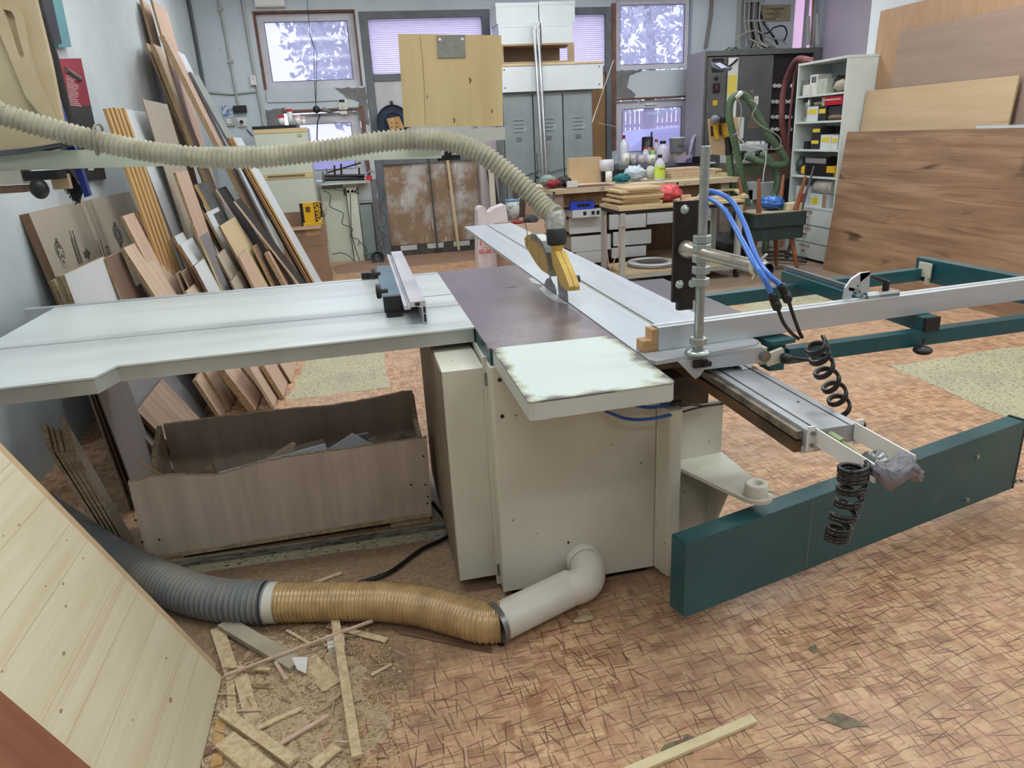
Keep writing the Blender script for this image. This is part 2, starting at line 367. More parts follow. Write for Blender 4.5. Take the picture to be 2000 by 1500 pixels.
def wall_holes(mb, x0, x1, z0, z1, y0, y1, holes, m=0):
    xs = sorted({x0, x1} | {h[0] for h in holes} | {h[1] for h in holes}); zs = sorted({z0, z1} | {h[2] for h in holes} | {h[3] for h in holes})
    for a, b in zip(xs, xs[1:]):
        for c, d in zip(zs, zs[1:]):
            xm, zm = (a + b) / 2, (c + d) / 2
            if not any(h[0] < xm < h[1] and h[2] < zm < h[3] for h in holes): mb.box(a, b, y0, y1, c, d, m)
H1 = (-0.95, 0.24, 2.13, 2.99); HD = (0.28, 3.50, 0.0, 2.96); H2 = (3.56, 4.64, 2.19, 3.06); H3 = (3.56, 4.66, 1.08, 1.84); H1b = (-0.78, 0.17, 1.02, 1.86); HP = (6.14, 6.56, 2.15, 3.2)
mb = MB(); wall_holes(mb, WX, RX2, 0, CEIL, BY, BY + .25, [H1, HD, H2, H3, H1b, HP]); struct(mb.build('wall_back', M_wall))
mb = MB()
mb.box(RX2, RX2 + .2, SY, BY + .25, 2.08, CEIL); mb.box(RX2, RX2 + .2, 8.75, BY + .25, 0, 2.08); mb.box(RX2, RX2 + .2, SY, 7.75, 0, 2.08); mb.box(RX + .12, RX2 + .2, SY - .12, SY, 0, CEIL)
struct(mb.build('wall_right', M_pink))
o = struct(MB().box(RX2 + .12, RX2 + .2, 7.75, 8.75, 0, 2.08).build('door_2', mat('dark_doorway', (52, 36, 34), None, .8)))
o = struct(MB().box(RX2 - .04, RX2 + .02, 7.68, 8.82, 2.03, 2.15).build('trim_1', M_rust, bevel=.01))
# crack in the lilac wall
struct(MB().tube([(RX2 - .002, 8.9, 2.10), (RX2 - .002, 8.6, 2.14), (RX2 - .002, 8.35, 2.12), (RX2 - .002, 7.9, 2.16)], .006, 4).build('trim_2', M_grout))

# ------------------------------------------------------------------ windows
M_glass = bpy.data.materials.new('dusty_glass'); M_glass.use_nodes = True
nt = M_glass.node_tree; N = nt.nodes; L = nt.links; N.clear()
out = N.new('ShaderNodeOutputMaterial'); tr = N.new('ShaderNodeBsdfTransparent'); tr.inputs[0].default_value = (.93, .93, 1, 1)
tl = N.new('ShaderNodeBsdfTranslucent'); tl.inputs[0].default_value = (.9, .86, 1, 1); gl = N.new('ShaderNodeBsdfGlossy'); gl.inputs['Roughness'].default_value = .05
m1 = N.new('ShaderNodeMixShader'); m1.inputs[0].default_value = .32; L.new(tr.outputs[0], m1.inputs[1]); L.new(tl.outputs[0], m1.inputs[2])
m2 = N.new('ShaderNodeMixShader'); fr = N.new('ShaderNodeFresnel'); fr.inputs[0].default_value = 1.4; L.new(fr.outputs[0], m2.inputs[0]); L.new(m1.outputs[0], m2.inputs[1]); L.new(gl.outputs[0], m2.inputs[2]); L.new(m2.outputs[0], out.inputs[0])
M_ribbed = bpy.data.materials.new('ribbed_frosted_sheet'); M_ribbed.use_nodes = True
nt = M_ribbed.node_tree; N = nt.nodes; L = nt.links; N.clear()
out = N.new('ShaderNodeOutputMaterial'); tl = N.new('ShaderNodeBsdfTranslucent'); tl.inputs[0].default_value = (.97, .90, 1, 1); df = N.new('ShaderNodeBsdfDiffuse'); df.inputs[0].default_value = (.8, .75, .85, 1)
m1 = N.new('ShaderNodeMixShader'); m1.inputs[0].default_value = .12; L.new(tl.outputs[0], m1.inputs[1]); L.new(df.outputs[0], m1.inputs[2]); L.new(m1.outputs[0], out.inputs[0])
def window(nm, h, fw, y, glass, fm, split=(), pane='pane', rail=None):
    x0, x1, z0, z1 = h
    mb = MB(); mb.box(x0, x1, y, y + .07, z0, z0 + fw); mb.box(x0, x1, y, y + .07, z1 - fw, z1); mb.box(x0, x0 + fw, y, y + .07, z0 + fw, z1 - fw); mb.box(x1 - fw, x1, y, y + .07, z0 + fw, z1 - fw)
    for s_ in split: mb.box(s_ - fw / 2, s_ + fw / 2, y, y + .07, z0 + fw, z1 - fw)
    o = struct(mb.build(nm, fm, origin=(x0, y, z0), bevel=.006))
    e = [x0 + fw] + [q for s_ in split for q in (s_ - fw / 2, s_ + fw / 2)] + [x1 - fw]
    for a, b in zip(e[::2], e[1::2]):
        g = MB().box(a - .004, b + .004, y + .03, y + .036, z0 + fw - .004, z1 - fw + .004).build(pane, glass, o)
        gk = MB(); t = .006
        gk.box(a, b, y - .003, y, z0 + fw, z0 + fw + t); gk.box(a, b, y - .003, y, z1 - fw - t, z1 - fw); gk.box(a, a + t, y - .003, y, z0 + fw + t, z1 - fw - t); gk.box(b - t, b, y - .003, y, z0 + fw + t, z1 - fw - t)
        gk.build('gasket', M_black, o)
    return o
window('window_1', (-.925, .22, 2.135, 2.968), .085, BY + .09, M_glass, M_frame)
window('window_2', (3.585, 4.62, 2.21, 3.05), .06, BY + .07, M_glass, M_frame)
o = window('window_3', (3.57, 4.64, 1.06, 1.82), .10, BY + .05, M_glass, M_frame)
MB().box(4.0, 4.16, BY + .03, BY + .05, 1.755, 1.775).build('handle', M_whitep, o, bevel=.004)
window('window_4', (-.72, .16, 1.04, 1.84), .12, BY + .07, M_glass, M_frame)
window('window_5', (6.15, 6.55, 2.16, 3.19), .05, BY + .12, mat('pink_glow_curtain', (226, 190, 226), (206, 170, 214), .9, sc1=3, emit=.8), M_frame, split=(6.40,))  # pane emits pink itself, standing in for daylight through the window
# rusty reveals round the openings
mb = MB(); mb.box(-.95, -.925, BY + .02, BY + .24, 2.13, 2.99); mb.box(-.925, .24, BY + .02, BY + .24, 2.97, 2.99); mb.box(.22, .27, BY + .005, BY + .24, 2.13, 2.97)
struct(mb.build('trim_3', M_rust))
mb = MB(); mb.box(-.78, .17, BY - .01, BY + .2, 1.86, 1.89); mb.box(.165, .215, BY - .02, BY + .12, 1.0, 1.9); mb.box(3.54, 4.68, BY - .012, BY + .2, 1.835, 1.855); mb.box(3.5, 3.56, BY - .02, BY + .1, 1.2, 3.0)
struct(mb.build('trim_4', M_rust))
# bare plaster patches where the paint has fallen off
def patch(nm, pts, y, m, t=.006, parent=None, seed=0, axis='y'):
    rr = random.Random(seed); P = []
    n = len(pts)
    for i in range(n):
        a, b = V(pts[i]), V(pts[(i + 1) % n]); k = max(2, int((b - a).length / .05))
        for j in range(k):
            p = a.lerp(b, j / k); P.append((p.x + rr.uniform(-.012, .012), p.y + rr.uniform(-.012, .012)))
    return MB().prism([(x, y, z) for x, z in P], (0, -t, 0), m=0).build(nm, m, parent)
k_ = 0
for pts in ([(-.1, 2.12), (.27, 2.12), (.27, 1.68), (.20, 1.68), (.13, 1.75), (.16, 1.95), (.02, 2.0)], [(-.98, 1.9), (-.74, 1.92), (-.72, 1.85), (-.80, 1.84), (-.80, 1.6), (-.98, 1.6)],
            [(3.5, 2.2), (3.95, 2.2), (3.75, 2.14), (3.72, 1.98), (3.84, 1.9), (3.82, 1.86), (3.5, 1.86)], [(.19, 1.02), (.27, 1.02), (.27, 0), (.2, 0), (.17, .5), (.13, .7)]):
    k_ += 1; struct(patch('trim_%d' % (4 + k_), pts, BY, M_plaster, seed=k_))
# small white tiles below the left window
mb = MB(); k = 0
for i in range(9):
    for j in range(4):
        x = -1.6 + i * .2
        if x > .12: continue
        k += 1
        tl_ = MB().box(x + .003, x + .197, BY - .012, BY, j * .25 + .003, j * .25 + .247).build('tile', M_tile, bpy.data.objects['wall_back'], bevel=.002)

# ------------------------------------------------------------------ steel double door with ribbed transom lights
dr = bpy.data.objects.new('door_1', None); COL.objects.link(dr); dr.location = (1.9, BY, 0); struct(dr)
mb = MB(); y0, y1 = BY - .02, BY + .09
for (a, b, c, d) in ((.28, 3.5, 2.88, 2.96), (.28, .38, 0, 2.88), (3.42, 3.5, 0, 2.88), (1.79, 1.89, 2.22, 2.88), (.38, 3.42, 2.18, 2.26), (.38, 1.95, 1.18, 1.26)): mb.box(a, b, y0, y1, c, d)
mb.build('steel_frame', M_greyframe, dr, bevel=.008)
for (a, b) in ((.38, 1.79), (1.89, 3.42)):
    mb = MB(); n = 26; dz = .62 / n
    for i in range(n):
        z = 2.26 + i * dz
        mb.add([(a, BY + .05, z), (b, BY + .05, z), (b, BY + .035, z + dz * .5), (a, BY + .035, z + dz * .5), (b, BY + .05, z + dz), (a, BY + .05, z + dz)], [(0, 1, 2, 3), (3, 2, 4, 5)])
    mb.build('ribbed_pane', M_ribbed, dr)
M_doorup = mat('pale_door_panel', (196, 196, 198), (180, 178, 180), .7, sc1=3, c3=(150, 140, 132), c3sc=5, c3rng=(.62, .8))
M_doorlo = mat('stained_brown_door_panel', (158, 130, 104), (128, 106, 88), .75, sc1=3.5, contrast=(.3, .7), c3=(182, 180, 176), c3sc=2.2, c3rng=(.47, .60), fine=(14, (205, 205, 205), .62, .72, (3, 1, .4)))
MB().box(.38, 1.8, BY, BY + .05, 1.26, 2.18).build('upper_panel', M_doorup, dr)
MB().box(.38, 1.8, BY + .01, BY + .05, .14, 1.18).build('lower_panel', M_doorlo, dr)
MB().box(1.8, 3.42, BY + .01, BY + .05, .14, 2.18).build('plywood_panel', mat('door_plywood', (166, 128, 88), (144, 108, 74), .7, sc1=6, stretch=(1, 1, .2)), dr)
MB().box(.38, 3.42, BY - .03, BY + .05, 0, .14).build('kick_board', mat('kick_black', (52, 48, 46), (80, 74, 68), .7, sc1=9), dr)
for i in range(4): MB().box(.5 + i * .36, .72 + i * .36, BY - .036, BY - .03, .07, .135).build('white_marking', mat('old_white_marking', (200, 202, 204), (170, 170, 168), .7, sc1=12), dr)
# two bars leaning on the door
tag(MB().cyl((.99, BY - .06, .05), (.97, BY - .04, 1.25), .012, 8).build('steel_rod', mat('dark_green_rod', (70, 80, 80), None, .5)), 'thin dark grey rod leaning against the left half of the stained brown door', 'rod')
tag(MB().par((1.26, BY - .08, .02), (.035, 0, 0), (0, .02, 0), (-.06, .03, 1.26)).build('wooden_stick', M_mapleb), 'thin pale wooden stick leaning against the middle of the stained brown door', 'stick')

# ------------------------------------------------------------------ outside: ground, trees, fence and a parked car
struct(MB().box(-20, 25, BY + .3, 45, -.3, -.05).build('ground', mat('yard_asphalt', (150, 150, 152), (130, 130, 132), .9, sc1=2)))
M_leaf = mat('tree_leaf', (150, 168, 150), (196, 206, 186), .6, sc1=6); M_bark = mat('bark', (110, 92, 78), (80, 66, 58), .9, sc1=9)
def tree(x, y, h, r, lab, seed):
    rr = random.Random(seed); t = thing('tree', lab, 'tree', (x, y, -.05), 'trees outside the windows')
    MB().tube([(x, y, -.05), (x + .1, y, h * .5), (x - .1, y, h * .8)], [.16, .12, .05], 8).build('trunk', M_bark, t)
    mb = MB()
    for i in range(3800):
        d = V((rr.gauss(0, 1), rr.gauss(0, 1), rr.gauss(0, 1))).normalized() * (rr.random() ** .4)
        cl = noise.noise(d * 2.3 + V((seed, 0, 0)))
        if cl < -.12: continue
        p = V((x, y, h * .68)) + V((d.x * r, d.y * r, d.z * h * .42)); a = V((rr.uniform(-1, 1), rr.uniform(-1, 1), rr.uniform(-1, 1))).normalized() * .13; b = a.orthogonal().normalized() * .07
        mb.add([p - a, p + b, p + a, p - b], [(0, 1, 2, 3)])
    stuff(mb.build('foliage', M_leaf, t))
tree(-3.6, 15, 5.6, 2.2, 'leafy tree outside the top left window', 3)
tree(.6, 20, 6.2, 2.0, 'leafy tree behind the ribbed panes above the steel door', 5)
tree(6.9, 16.8, 6.2, 2.6, 'leafy tree filling the top right window', 8)
fc = thing('yard_fence', 'lilac grey metal fence behind the parked car outside the low right window', 'fence', (6.5, 19, -.05))
pk = MB().box(1.0, 1.09, 19, 19.03, -.05, 1.9).build('fence_panel', mat('fence_paint', (150, 120, 130), None, .7), fc)
for i in range(1, 90):
    o = pk.copy(); COL.objects.link(o); o.location.x = pk.location.x + i * .13
MB().box(1, 12.8, 19.03, 19.07, 1.5, 1.58).build('fence_rail', mat('fence_paint', (150, 120, 130), None, .7), fc)
def car(cx_, cy_, lab, col):
    t = thing('car', lab, 'car', (cx_, cy_, -.05)); mc = mat('car_paint_' + lab[:5].strip(), col, None, .25)
    prof = [(-2.1, .35), (-2.1, .8), (-1.9, .95), (-1.15, 1.0), (-.55, 1.42), (.6, 1.48), (1.25, 1.05), (1.95, .92), (2.15, .7), (2.15, .35)]
    MB().prism([(cx_ + a, cy_ - .8, b) for a, b in prof], (0, 1.6, 0)).build('body', mc, t, bevel=.08, seg=3)
    MB().prism([(cx_ + a, cy_ - .81, b) for a, b in ((-1.0, 1.02), (-.52, 1.36), (.52, 1.40), (1.08, 1.04))], (0, 1.62, 0)).build('side_window', mat('car_glass', (120, 126, 160), None, .08), t)
    for sx in (-1.35, 1.35):
        for sy in (-.78, .6): MB().cyl((cx_ + sx, cy_ + sy, .3), (cx_ + sx, cy_ + sy + .2, .3), .33, 20).build('wheel', M_blackm, t)
car(6.1, 14.0, 'silver blue car parked outside the low right window', (150, 158, 190))
car(-.6, 15.5, 'white car parked outside the low left window behind the fridge', (215, 215, 225))

# ------------------------------------------------------------------ ceiling light fittings
M_tube = mat('lit_tube', (255, 255, 255), None, .5, emit=2.5)
first = None
for (lx, ly) in LAMPS:
    if first is None:
        t = thing('ceiling_light', 'white twin tube fluorescent fitting hanging under the workshop ceiling', 'light', (lx, ly, CEIL), 'fluorescent fittings')
        for s_ in (-.5, .5): MB().cyl((lx + s_, ly, LZ), (lx + s_, ly, CEIL - .001), .004, 6).build('suspension_rod', M_steel, t)
        MB().box(lx - .68, lx + .68, ly - .11, ly + .11, LZ - .04, LZ).build('housing', M_whitep, t, bevel=.005)
        for s_ in (-.05, .05): MB().cyl((lx - .62, ly + s_, LZ - .062), (lx + .62, ly + s_, LZ - .062), .014, 10).build('tube', M_tube, t)
        first = t
    else: dup(first, (lx, ly, CEIL))

# ------------------------------------------------------------------ the sliding table saw
TZ = 0.87
M_cast = mat('ground_cast_iron', (136, 124, 130), (106, 96, 98), .25, .4, sc1=5, contrast=(.35, .7), c3=(120, 112, 84), c3sc=3, c3rng=(.55, .85))
M_tabletop = mat('worn_white_table_enamel', (208, 216, 215), (192, 200, 199), .3, 0, sc1=2.2, stretch=(.25, 1.6, 1), contrast=(.4, .7), c3=(128, 130, 138), c3sc=1.9, c3stretch=(.22, 2.8, 1), c3rng=(.52, .85))
M_leaf2 = mat('leaf_worn_enamel', (206, 216, 214), (190, 196, 176), .3, 0, sc1=5, contrast=(.48, .75), c3=(120, 116, 118), c3sc=9, c3rng=(.62, .8))
M_slide = mat('slide_anodised', (196, 204, 212), (182, 188, 196), .34, .35, sc1=2, stretch=(6, .4, 1))
def leaf_mat():      # enamel worn through to bare grey metal along the rims of the leaf
    m = bpy.data.materials.new('rim_worn_enamel'); m.use_nodes = True; nt = m.node_tree; N = nt.nodes; L = nt.links; b = N['Principled BSDF']; b.inputs['Roughness'].default_value = .6; b.inputs['Specular IOR Level'].default_value = .25
    tc = N.new('ShaderNodeTexCoord'); sx = N.new('ShaderNodeSeparateXYZ'); L.new(tc.outputs['Object'], sx.inputs[0])
    def mt(op, a, b_): 
        n_ = N.new('ShaderNodeMath'); n_.operation = op
        for i_, x in enumerate((a, b_)):
            if x is None: continue
            if isinstance(x, (int, float)): n_.inputs[i_].default_value = x
            else: L.new(x, n_.inputs[i_])
        return n_.outputs[0]
    ex = mt('MULTIPLY', mt('ABSOLUTE', sx.outputs[0], None), 1 / .188); ey = mt('MULTIPLY', sx.outputs[1], -1 / .237)
    nz = N.new('ShaderNodeTexNoise'); nz.inputs['Scale'].default_value = 9; nz.inputs['Detail'].default_value = 7; mp = N.new('ShaderNodeMapping'); mp.inputs['Scale'].default_value = (1, 1.6, 1); L.new(tc.outputs['Object'], mp.inputs[0]); L.new(mp.outputs[0], nz.inputs['Vector'])
    e = mt('ADD', mt('MAXIMUM', ex, ey), mt('MULTIPLY', mt('SUBTRACT', nz.outputs['Fac'], .5), .6))
    r = N.new('ShaderNodeValToRGB'); L.new(e, r.inputs[0]); els = r.color_ramp.elements
    for _ in range(2): els.new(.5)
    for el, (p, c) in zip(els, ((.86, (200, 210, 208)), (.92, (176, 182, 158)), (.97, (150, 150, 144)), (1.0, (112, 106, 112)))): el.position = p; el.color = lin(c)
    L.new(r.outputs[0], b.inputs['Base Color']); return m
M_leaf3 = leaf_mat()
saw = thing('panel_saw', 'large cream sliding table saw with long grey extension table and ground iron top', 'table saw', (.6, 2.3, 0))
def rbox(x0, x1, y0, y1, z0, z1, nm, m, par=saw, bev=.004):
    return MB().box(x0, x1, y0, y1, z0, z1).build(nm, m, par, bevel=bev)
body = rbox(.325, .857, 1.966, 2.95, .035, .815, 'body', M_cream, bev=.008)
for (px, py) in ((976, 742), (981, 813)):
    p = onY(px, py, 1.966); MB().cyl(p + V((0, .001, 0)), p - V((0, .0015, 0)), .0065, 14).build('bolt_hole', M_black, body)
for (px, py) in ((1110, 1059), (1163, 1078)):
    p = onY(px, py, 1.966); MB().cyl(p + V((0, .001, 0)), p - V((0, .004, 0)), .004, 8).build('screw', M_darksteel, body)
mb = MB(); mb.tube([(.858, 1.964, .04 + i * .026) for i in range(30)], [.004 + .0015 * (i % 2) for i in range(30)], 6); mb.build('weld_seam', M_cream, body)
rbox(.36, .84, 2.0, 2.9, 0, .036, 'plinth', mat('plinth_black', (24, 22, 22), None, .8))
# column at the right of the body
mb = MB().prism([(.857, 1.966, .03), (.874, 1.905, .03), (.915, 1.905, .03), (.915, 2.2, .03), (.857, 2.2, .03)], (0, 0, .60)); mb.build('column', M_cream, saw, bevel=.005)
mb = MB().prism([(.915, 2.0, .03), (1.115, 2.02, .03), (1.115, 2.035, .03), (.915, 2.015, .03)], (0, 0, .565)); mb.build('mounting_plate', M_cream, saw, bevel=.002)
mb = MB().prism([(1.06, 2.02, .03), (1.075, 2.02, .03), (1.075, 1.80, .39), (1.06, 1.80, .39)] and [(1.07, 2.02, .06), (1.07, 1.86, .39), (1.07, 2.02, .39)], (.012, 0, 0)); mb.build('gusset', M_cream, saw)
pts = [(.915, 2.0), (1.118, 2.02)] + [(1.072 + .05 * math.cos(a), 1.722 + .05 * math.sin(a)) for a in [rad(20 - k * 22) for k in range(9)]] + [(1.0, 1.77)]
hp = MB().prism([(x, y, .392) for x, y in pts], (0, 0, .012)).build('hinge_plate', M_cream, saw, bevel=.002)
mb = MB(); mb.lathe((1.072, 1.722, .404), [(.034, 0), (.034, .034), (.031, .037), (.016, .037), (.016, .006), (0, .006)], n=28); mb.cyl((1.10, 1.70, .42), (1.112, 1.688, .42), .005, 8); mb.build('pivot_boss', M_cream, hp)
# motor cover on the left
mc_ = MB().box(.19, .318, 2.04, 2.90, .055, .795).build('motor_cover', M_cream, saw, bevel=.006)
MB().box(.315, .328, 2.035, 2.05, .02, .83).build('door_edge', M_cream, saw, bevel=.002)
mb = MB()
for z in (.06, .74): mb.cyl((.322, 2.03, z), (.322, 2.03, z + .04), .005, 8)
mb.build('hinge', M_steel, saw)
# brown, vertically streaked side of the cover
MB().box(.186, .19, 2.06, 2.90, .06, .79).build('side_panel', mat('brown_side_panel', (120, 102, 84), (150, 134, 112), .6, sc1=8, stretch=(1, 3, .12), contrast=(.35, .65)), mc_)
# tables
ct = MB(); ct.box(.33, .712, 1.985, 3.34, TZ - .008, TZ).build('cast_table', M_cast, saw, bevel=.003)
MB().box(.332, .710, 1.987, 3.335, .80, TZ - .008).build('table_skirt', M_teal, saw)
mb = MB(); mb.box(.65, .705, 2.46, 2.83, TZ, TZ + .0012); MB().prism([(.708, 2.44, TZ), (.70, 2.44, TZ), (.672, 2.52, TZ), (.668, 2.62, TZ), (.676, 2.75, TZ), (.708, 2.80, TZ)], (0, 0, .0015)).build('blade_insert', mat('insert_plastic', (178, 180, 182), (160, 160, 164), .4, sc1=30), saw)
MB().prism([(.708, 2.83, TZ), (.695, 2.83, TZ), (.68, 2.88, TZ), (.684, 2.97, TZ), (.708, 2.99, TZ)], (0, 0, .0015)).build('blade_insert', MC['insert_plastic'], saw)
MB().box(.56, .60, 2.83, 2.835, TZ, TZ + .0008).build('table_mark', M_black, saw)
ext = [(-1.30, 3.285), (.33, 3.285), (.33, 2.255), (-.76, 2.232), (-.79, 2.13), (-1.30, 2.11)]
MB().prism([(x, y, TZ - .006) for x, y in ext], (0, 0, .006)).build('extension_table', M_tabletop, saw, bevel=.0015)
ext2 = [(-1.298, 3.283), (.329, 3.283), (.329, 2.259), (-.762, 2.236), (-.792, 2.134), (-1.298, 2.114)]
MB().prism([(x, y, TZ - .052) for x, y in ext2], (0, 0, .046)).build('extension_apron', mat('apron_grey', (170, 172, 164), (156, 158, 150), .45, sc1=3, fine=(40, (120, 110, 92), .72, .76)), saw, bevel=.002)
MB().box(-1.25, .329, 2.2485 + .35, 2.2525 + .35, TZ, TZ + .0008).build('table_joint', M_grey, saw)
MB().box(.16, .329, 2.80, 2.803, TZ, TZ + .001).build('table_joint', M_black, saw)
rbox(-1.42, .33, 3.288, 3.325, .815, .872, 'guide_rail', M_alu, bev=.002)
rbox(-1.0, .2, 2.35, 3.1, .80, .818, 'table_bracket', mat('bracket_blue', (40, 66, 110), None, .4), bev=0)
MB().prism([(.338, 1.985, TZ - .004), (.712, 1.985, TZ - .004), (.712, 1.535, TZ - .004), (.70, 1.522, TZ - .004), (.345, 1.512, TZ - .004), (.336, 1.52, TZ - .004)], (0, 0, .004))  .build('table_leaf', M_leaf3, saw, bevel=.0015)
MB().prism([(.339, 1.984, .822), (.711, 1.984, .822), (.711, 1.536, .822), (.699, 1.523, .822), (.346, 1.513, .822), (.337, 1.521, .822)], (0, 0, .0438)).build('leaf_apron', mat('leaf_apron_paint', (200, 206, 196), (190, 194, 184), .4, sc1=3), saw, bevel=.003)
# sliding table with its T slot, on the long lower rail
st = MB(); st.box(.718, .866, 1.80, 5.05, .853, TZ); st.box(.884, 1.06, 1.80, 5.05, .853, TZ); st.box(.866, .884, 1.80, 5.05, .853, .858); st.build('sliding_table', M_slide, saw, bevel=.0015)
MB().box(.867, .883, 1.805, 5.045, .858, .866).build('t_slot', mat('olive_slot_dirt', (128, 130, 120), (150, 150, 138), .5, .2, sc1=20), saw)  # slot strip in its own mottled grey olive
rbox(.725, 1.05, 1.82, 3.3, .80, .852, 'carriage', mat('carriage_alu', (110, 104, 96), (80, 72, 62), .6, .3, sc1=6), bev=0)
r_ = MB(); r_.box(.93, 1.058, 1.303, 3.4, .757, .80); lr = r_.build('lower_rail', mat('ground_rail', (176, 180, 186), (150, 152, 158), .3, .3, sc1=4, stretch=(3, .4, 1)), saw, bevel=.002)
for x in (.952, 1.036): MB().box(x - .0025, x + .0025, 1.305, 3.39, .80, .8006).build('rail_groove', M_black, lr)
for (px, py, r) in ((1441, 719, .012), (1559, 785, .004)):
    p = onZ(px, py, .80); MB().cyl(p, p + V((0, 0, .0012)), r, 18).build('plug', M_darksteel, lr)
mb = MB(); mb.box(.910, .93, 1.32, 3.4, .742, .768); mb.build('oily_lip', mat('oily_brown_steel', (120, 92, 60), (66, 54, 44), .45, .2, sc1=9, stretch=(1, .4, 1)), saw, bevel=.003)
mb = MB(); mb.box(.914, .93, 1.32, 3.4, .774, .793); mb.build('dirty_race', mat('dirty_race', (74, 68, 62), (140, 130, 112), .5, .3, sc1=18), saw)
rbox(.93, 1.05, 1.32, 3.4, .737, .757, 'rail_web', M_cream, bev=.003)
rbox(.74, 1.05, 2.0, 2.9, .60, .70, 'rail_support', mat('rail_support_brown', (92, 76, 62), (60, 50, 42), .7, sc1=7), bev=.004)
MB().cyl((1.062, 1.305, .795), (1.075, 1.305, .795), .007, 10).build('rail_stop', M_darksteel, saw)
rbox(1.066, 1.225, 2.10, 2.78, .838, .858, 'side_shelf', mat('side_shelf_dark', (96, 88, 92), (84, 76, 80), .35, .3, sc1=5), bev=.002)
# blade and riving knife
MB().tube([(.7105, 2.70, .79), (.7135, 2.70, .79)], .128, 48, smooth=False).build('saw_blade', M_steel, saw)
pf = [(2.455, .855), (2.462, .90), (2.49, .96), (2.60, .96), (2.585, .91), (2.575, .855)]
MB().prism([(.7105, y, z) for y, z in pf], (.003, 0, 0)).build('riving_knife', M_steel, saw)
# fork of flat bars at the near end of the rail
for s_, x in ((0, .945), (1, 1.045)):
    yl = 1.10 if s_ == 0 else 1.115
    mb = MB(); mb.box(x, x + .004, yl, 1.30, .766, .806); mb.box(x - .018 if s_ == 0 else x + .004, x if s_ == 0 else x + .022, 1.296, 1.302, .752, .812)
    a = mb.build('end_bracket', M_whitep, saw, bevel=.001)
    for z in (.768, .797): MB().cyl((x + (-.009 if s_ == 0 else .013), 1.296, z), (x + (-.009 if s_ == 0 else .013), 1.290, z), .005, 6).build('bolt', M_steel, a)
mb = MB(); mb.cyl((.935, 1.145, .785), (1.055, 1.145, .785), .005, 8); mb.lathe((.966, 1.145, .785), [(.0, 0), (.026, 0), (.026, .006), (.018, .010), (.018, .018), (.026, .022), (.026, .028), (0, .028)], (1, 0, 0), 24); mb.cyl((.937, 1.128, .783), (.945, 1.128, .783), .011, 6); mb.build('pulley', M_steel, saw)
mb = MB(); mb.cyl((.985, 1.30, .785), (.985, 1.255, .785), .009, 10); mb.cyl((.985, 1.255, .785), (.985, 1.18, .78), .004, 8); mb.build('air_fitting', mat('greenish_brass', (150, 160, 120), None, .4, .4), saw)

# crumpled grey tape at the end of the fork
mb = MB(); c = onY(1752, 920, 1.06); mb.blob(c, .056, .024, .026, 30, 16, .14, 4.2, 4); o = mb.build('tape_wrap', mat('grey_duct_tape', (134, 134, 142), (108, 106, 112), .38, .1, sc1=14, bump=.6, bsc=30)); tag(o, 'crumpled grey duct tape wrapped round the forked bracket end of the saw rail', 'tape')
for v in o.data.vertices: v.co.z += .010 * math.sin(v.co.x * 90) ; v.co.z -= .006 * (v.co.x > .03)

# ------------------------------------------------------------------ blade guard with suction boot
gd = thing('blade_guard', 'yellow wooden blade guard with grey band hanging over the saw blade', 'guard', (.71, 2.62, .92))
side = [(3.038, 1.035), (2.98, 1.058), (2.919, 1.066), (2.813, 1.074), (2.716, 1.060), (2.658, 1.026), (2.62, .962), (2.60, .945), (2.748, .944), (2.839, .957), (2.942, .984), (3.024, 1.005)]
MB().prism([(.69, y, z) for y, z in side], (.010, 0, 0)).build('side_plate', mat('guard_wood', (196, 160, 88), (170, 134, 72), .5, sc1=14, stretch=(1, 1, .1), fine=(20, (150, 120, 74), .6, .7)), gd, bevel=.002)
MB().prism([(.712, y, z) for y, z in side], (.010, 0, 0)).build('side_plate', MC['guard_wood'], gd, bevel=.002)
band = side[3:8]
mb = MB()
for a, b in zip([(2.9, 1.068)] + band[:-1], band): mb.par((.688, a[0], a[1]), (.036, 0, 0), (0, b[0] - a[0], b[1] - a[1]), (0, .004, .004))
for a, b in zip([(2.9, 1.068)] + band[:-1], band): mb.par((.6885, a[0], a[1]), (-.002, 0, 0), (0, b[0] - a[0], b[1] - a[1]), (0, -.004, -.022))
mb.build('metal_band', M_steel, gd)
MB().lathe((.690, 2.99, 1.035), [(0, 0), (.016, 0), (.016, .003), (.009, .003), (.009, .001), (0, .001)], (-1, 0, 0), 18).build('grip_ring', MC['guard_wood'], gd)
nose_ = [(2.62, 1.03), (2.56, 1.045), (2.47, 1.0), (2.40, .958), (2.385, .945), (2.39, .928), (2.44, .924), (2.50, .932), (2.60, .985)]
for x in (.697, .7175): MB().prism([(x, y, z) for y, z in nose_], (.0185, 0, 0)).build('nose', M_yellow, gd, bevel=.003)
MB().lathe((.716, 2.60, 1.035), [(.017, -.012), (.020, .008), (.028, .030), (.030, .055)], (0, .05, 1), 24).build('chimney', M_yellow, gd)
MB().lathe((.716, 2.603, 1.062), [(.031, 0), (.036, .004), (.038, .02), (.038, .052), (.034, .060), (.031, .064)], (0, .06, 1), 28).build('rubber_boot', M_blackm, gd)
MB().cyl((.741, 2.46, .955), (.757, 2.46, .955), .014, 16).build('knob', M_black, gd, bevel=.002)
MB().cyl((.716, 2.61, 1.045), (.716, 2.60, 1.03), .02, 12).build('neck', M_yellow, gd)
tag(MB().tube(spline([(.70, 3.02, 1.045), (.70, 3.03, 1.08), (.69, 3.03, 1.12), (.695, 3.0, 1.19), (.712, 2.86, 1.30), (.70, 2.8, 1.39)], 6), .0016, 5).build('guard_string', M_darksteel), 'thin dark string tied to the back end of the yellow blade guard', 'string')

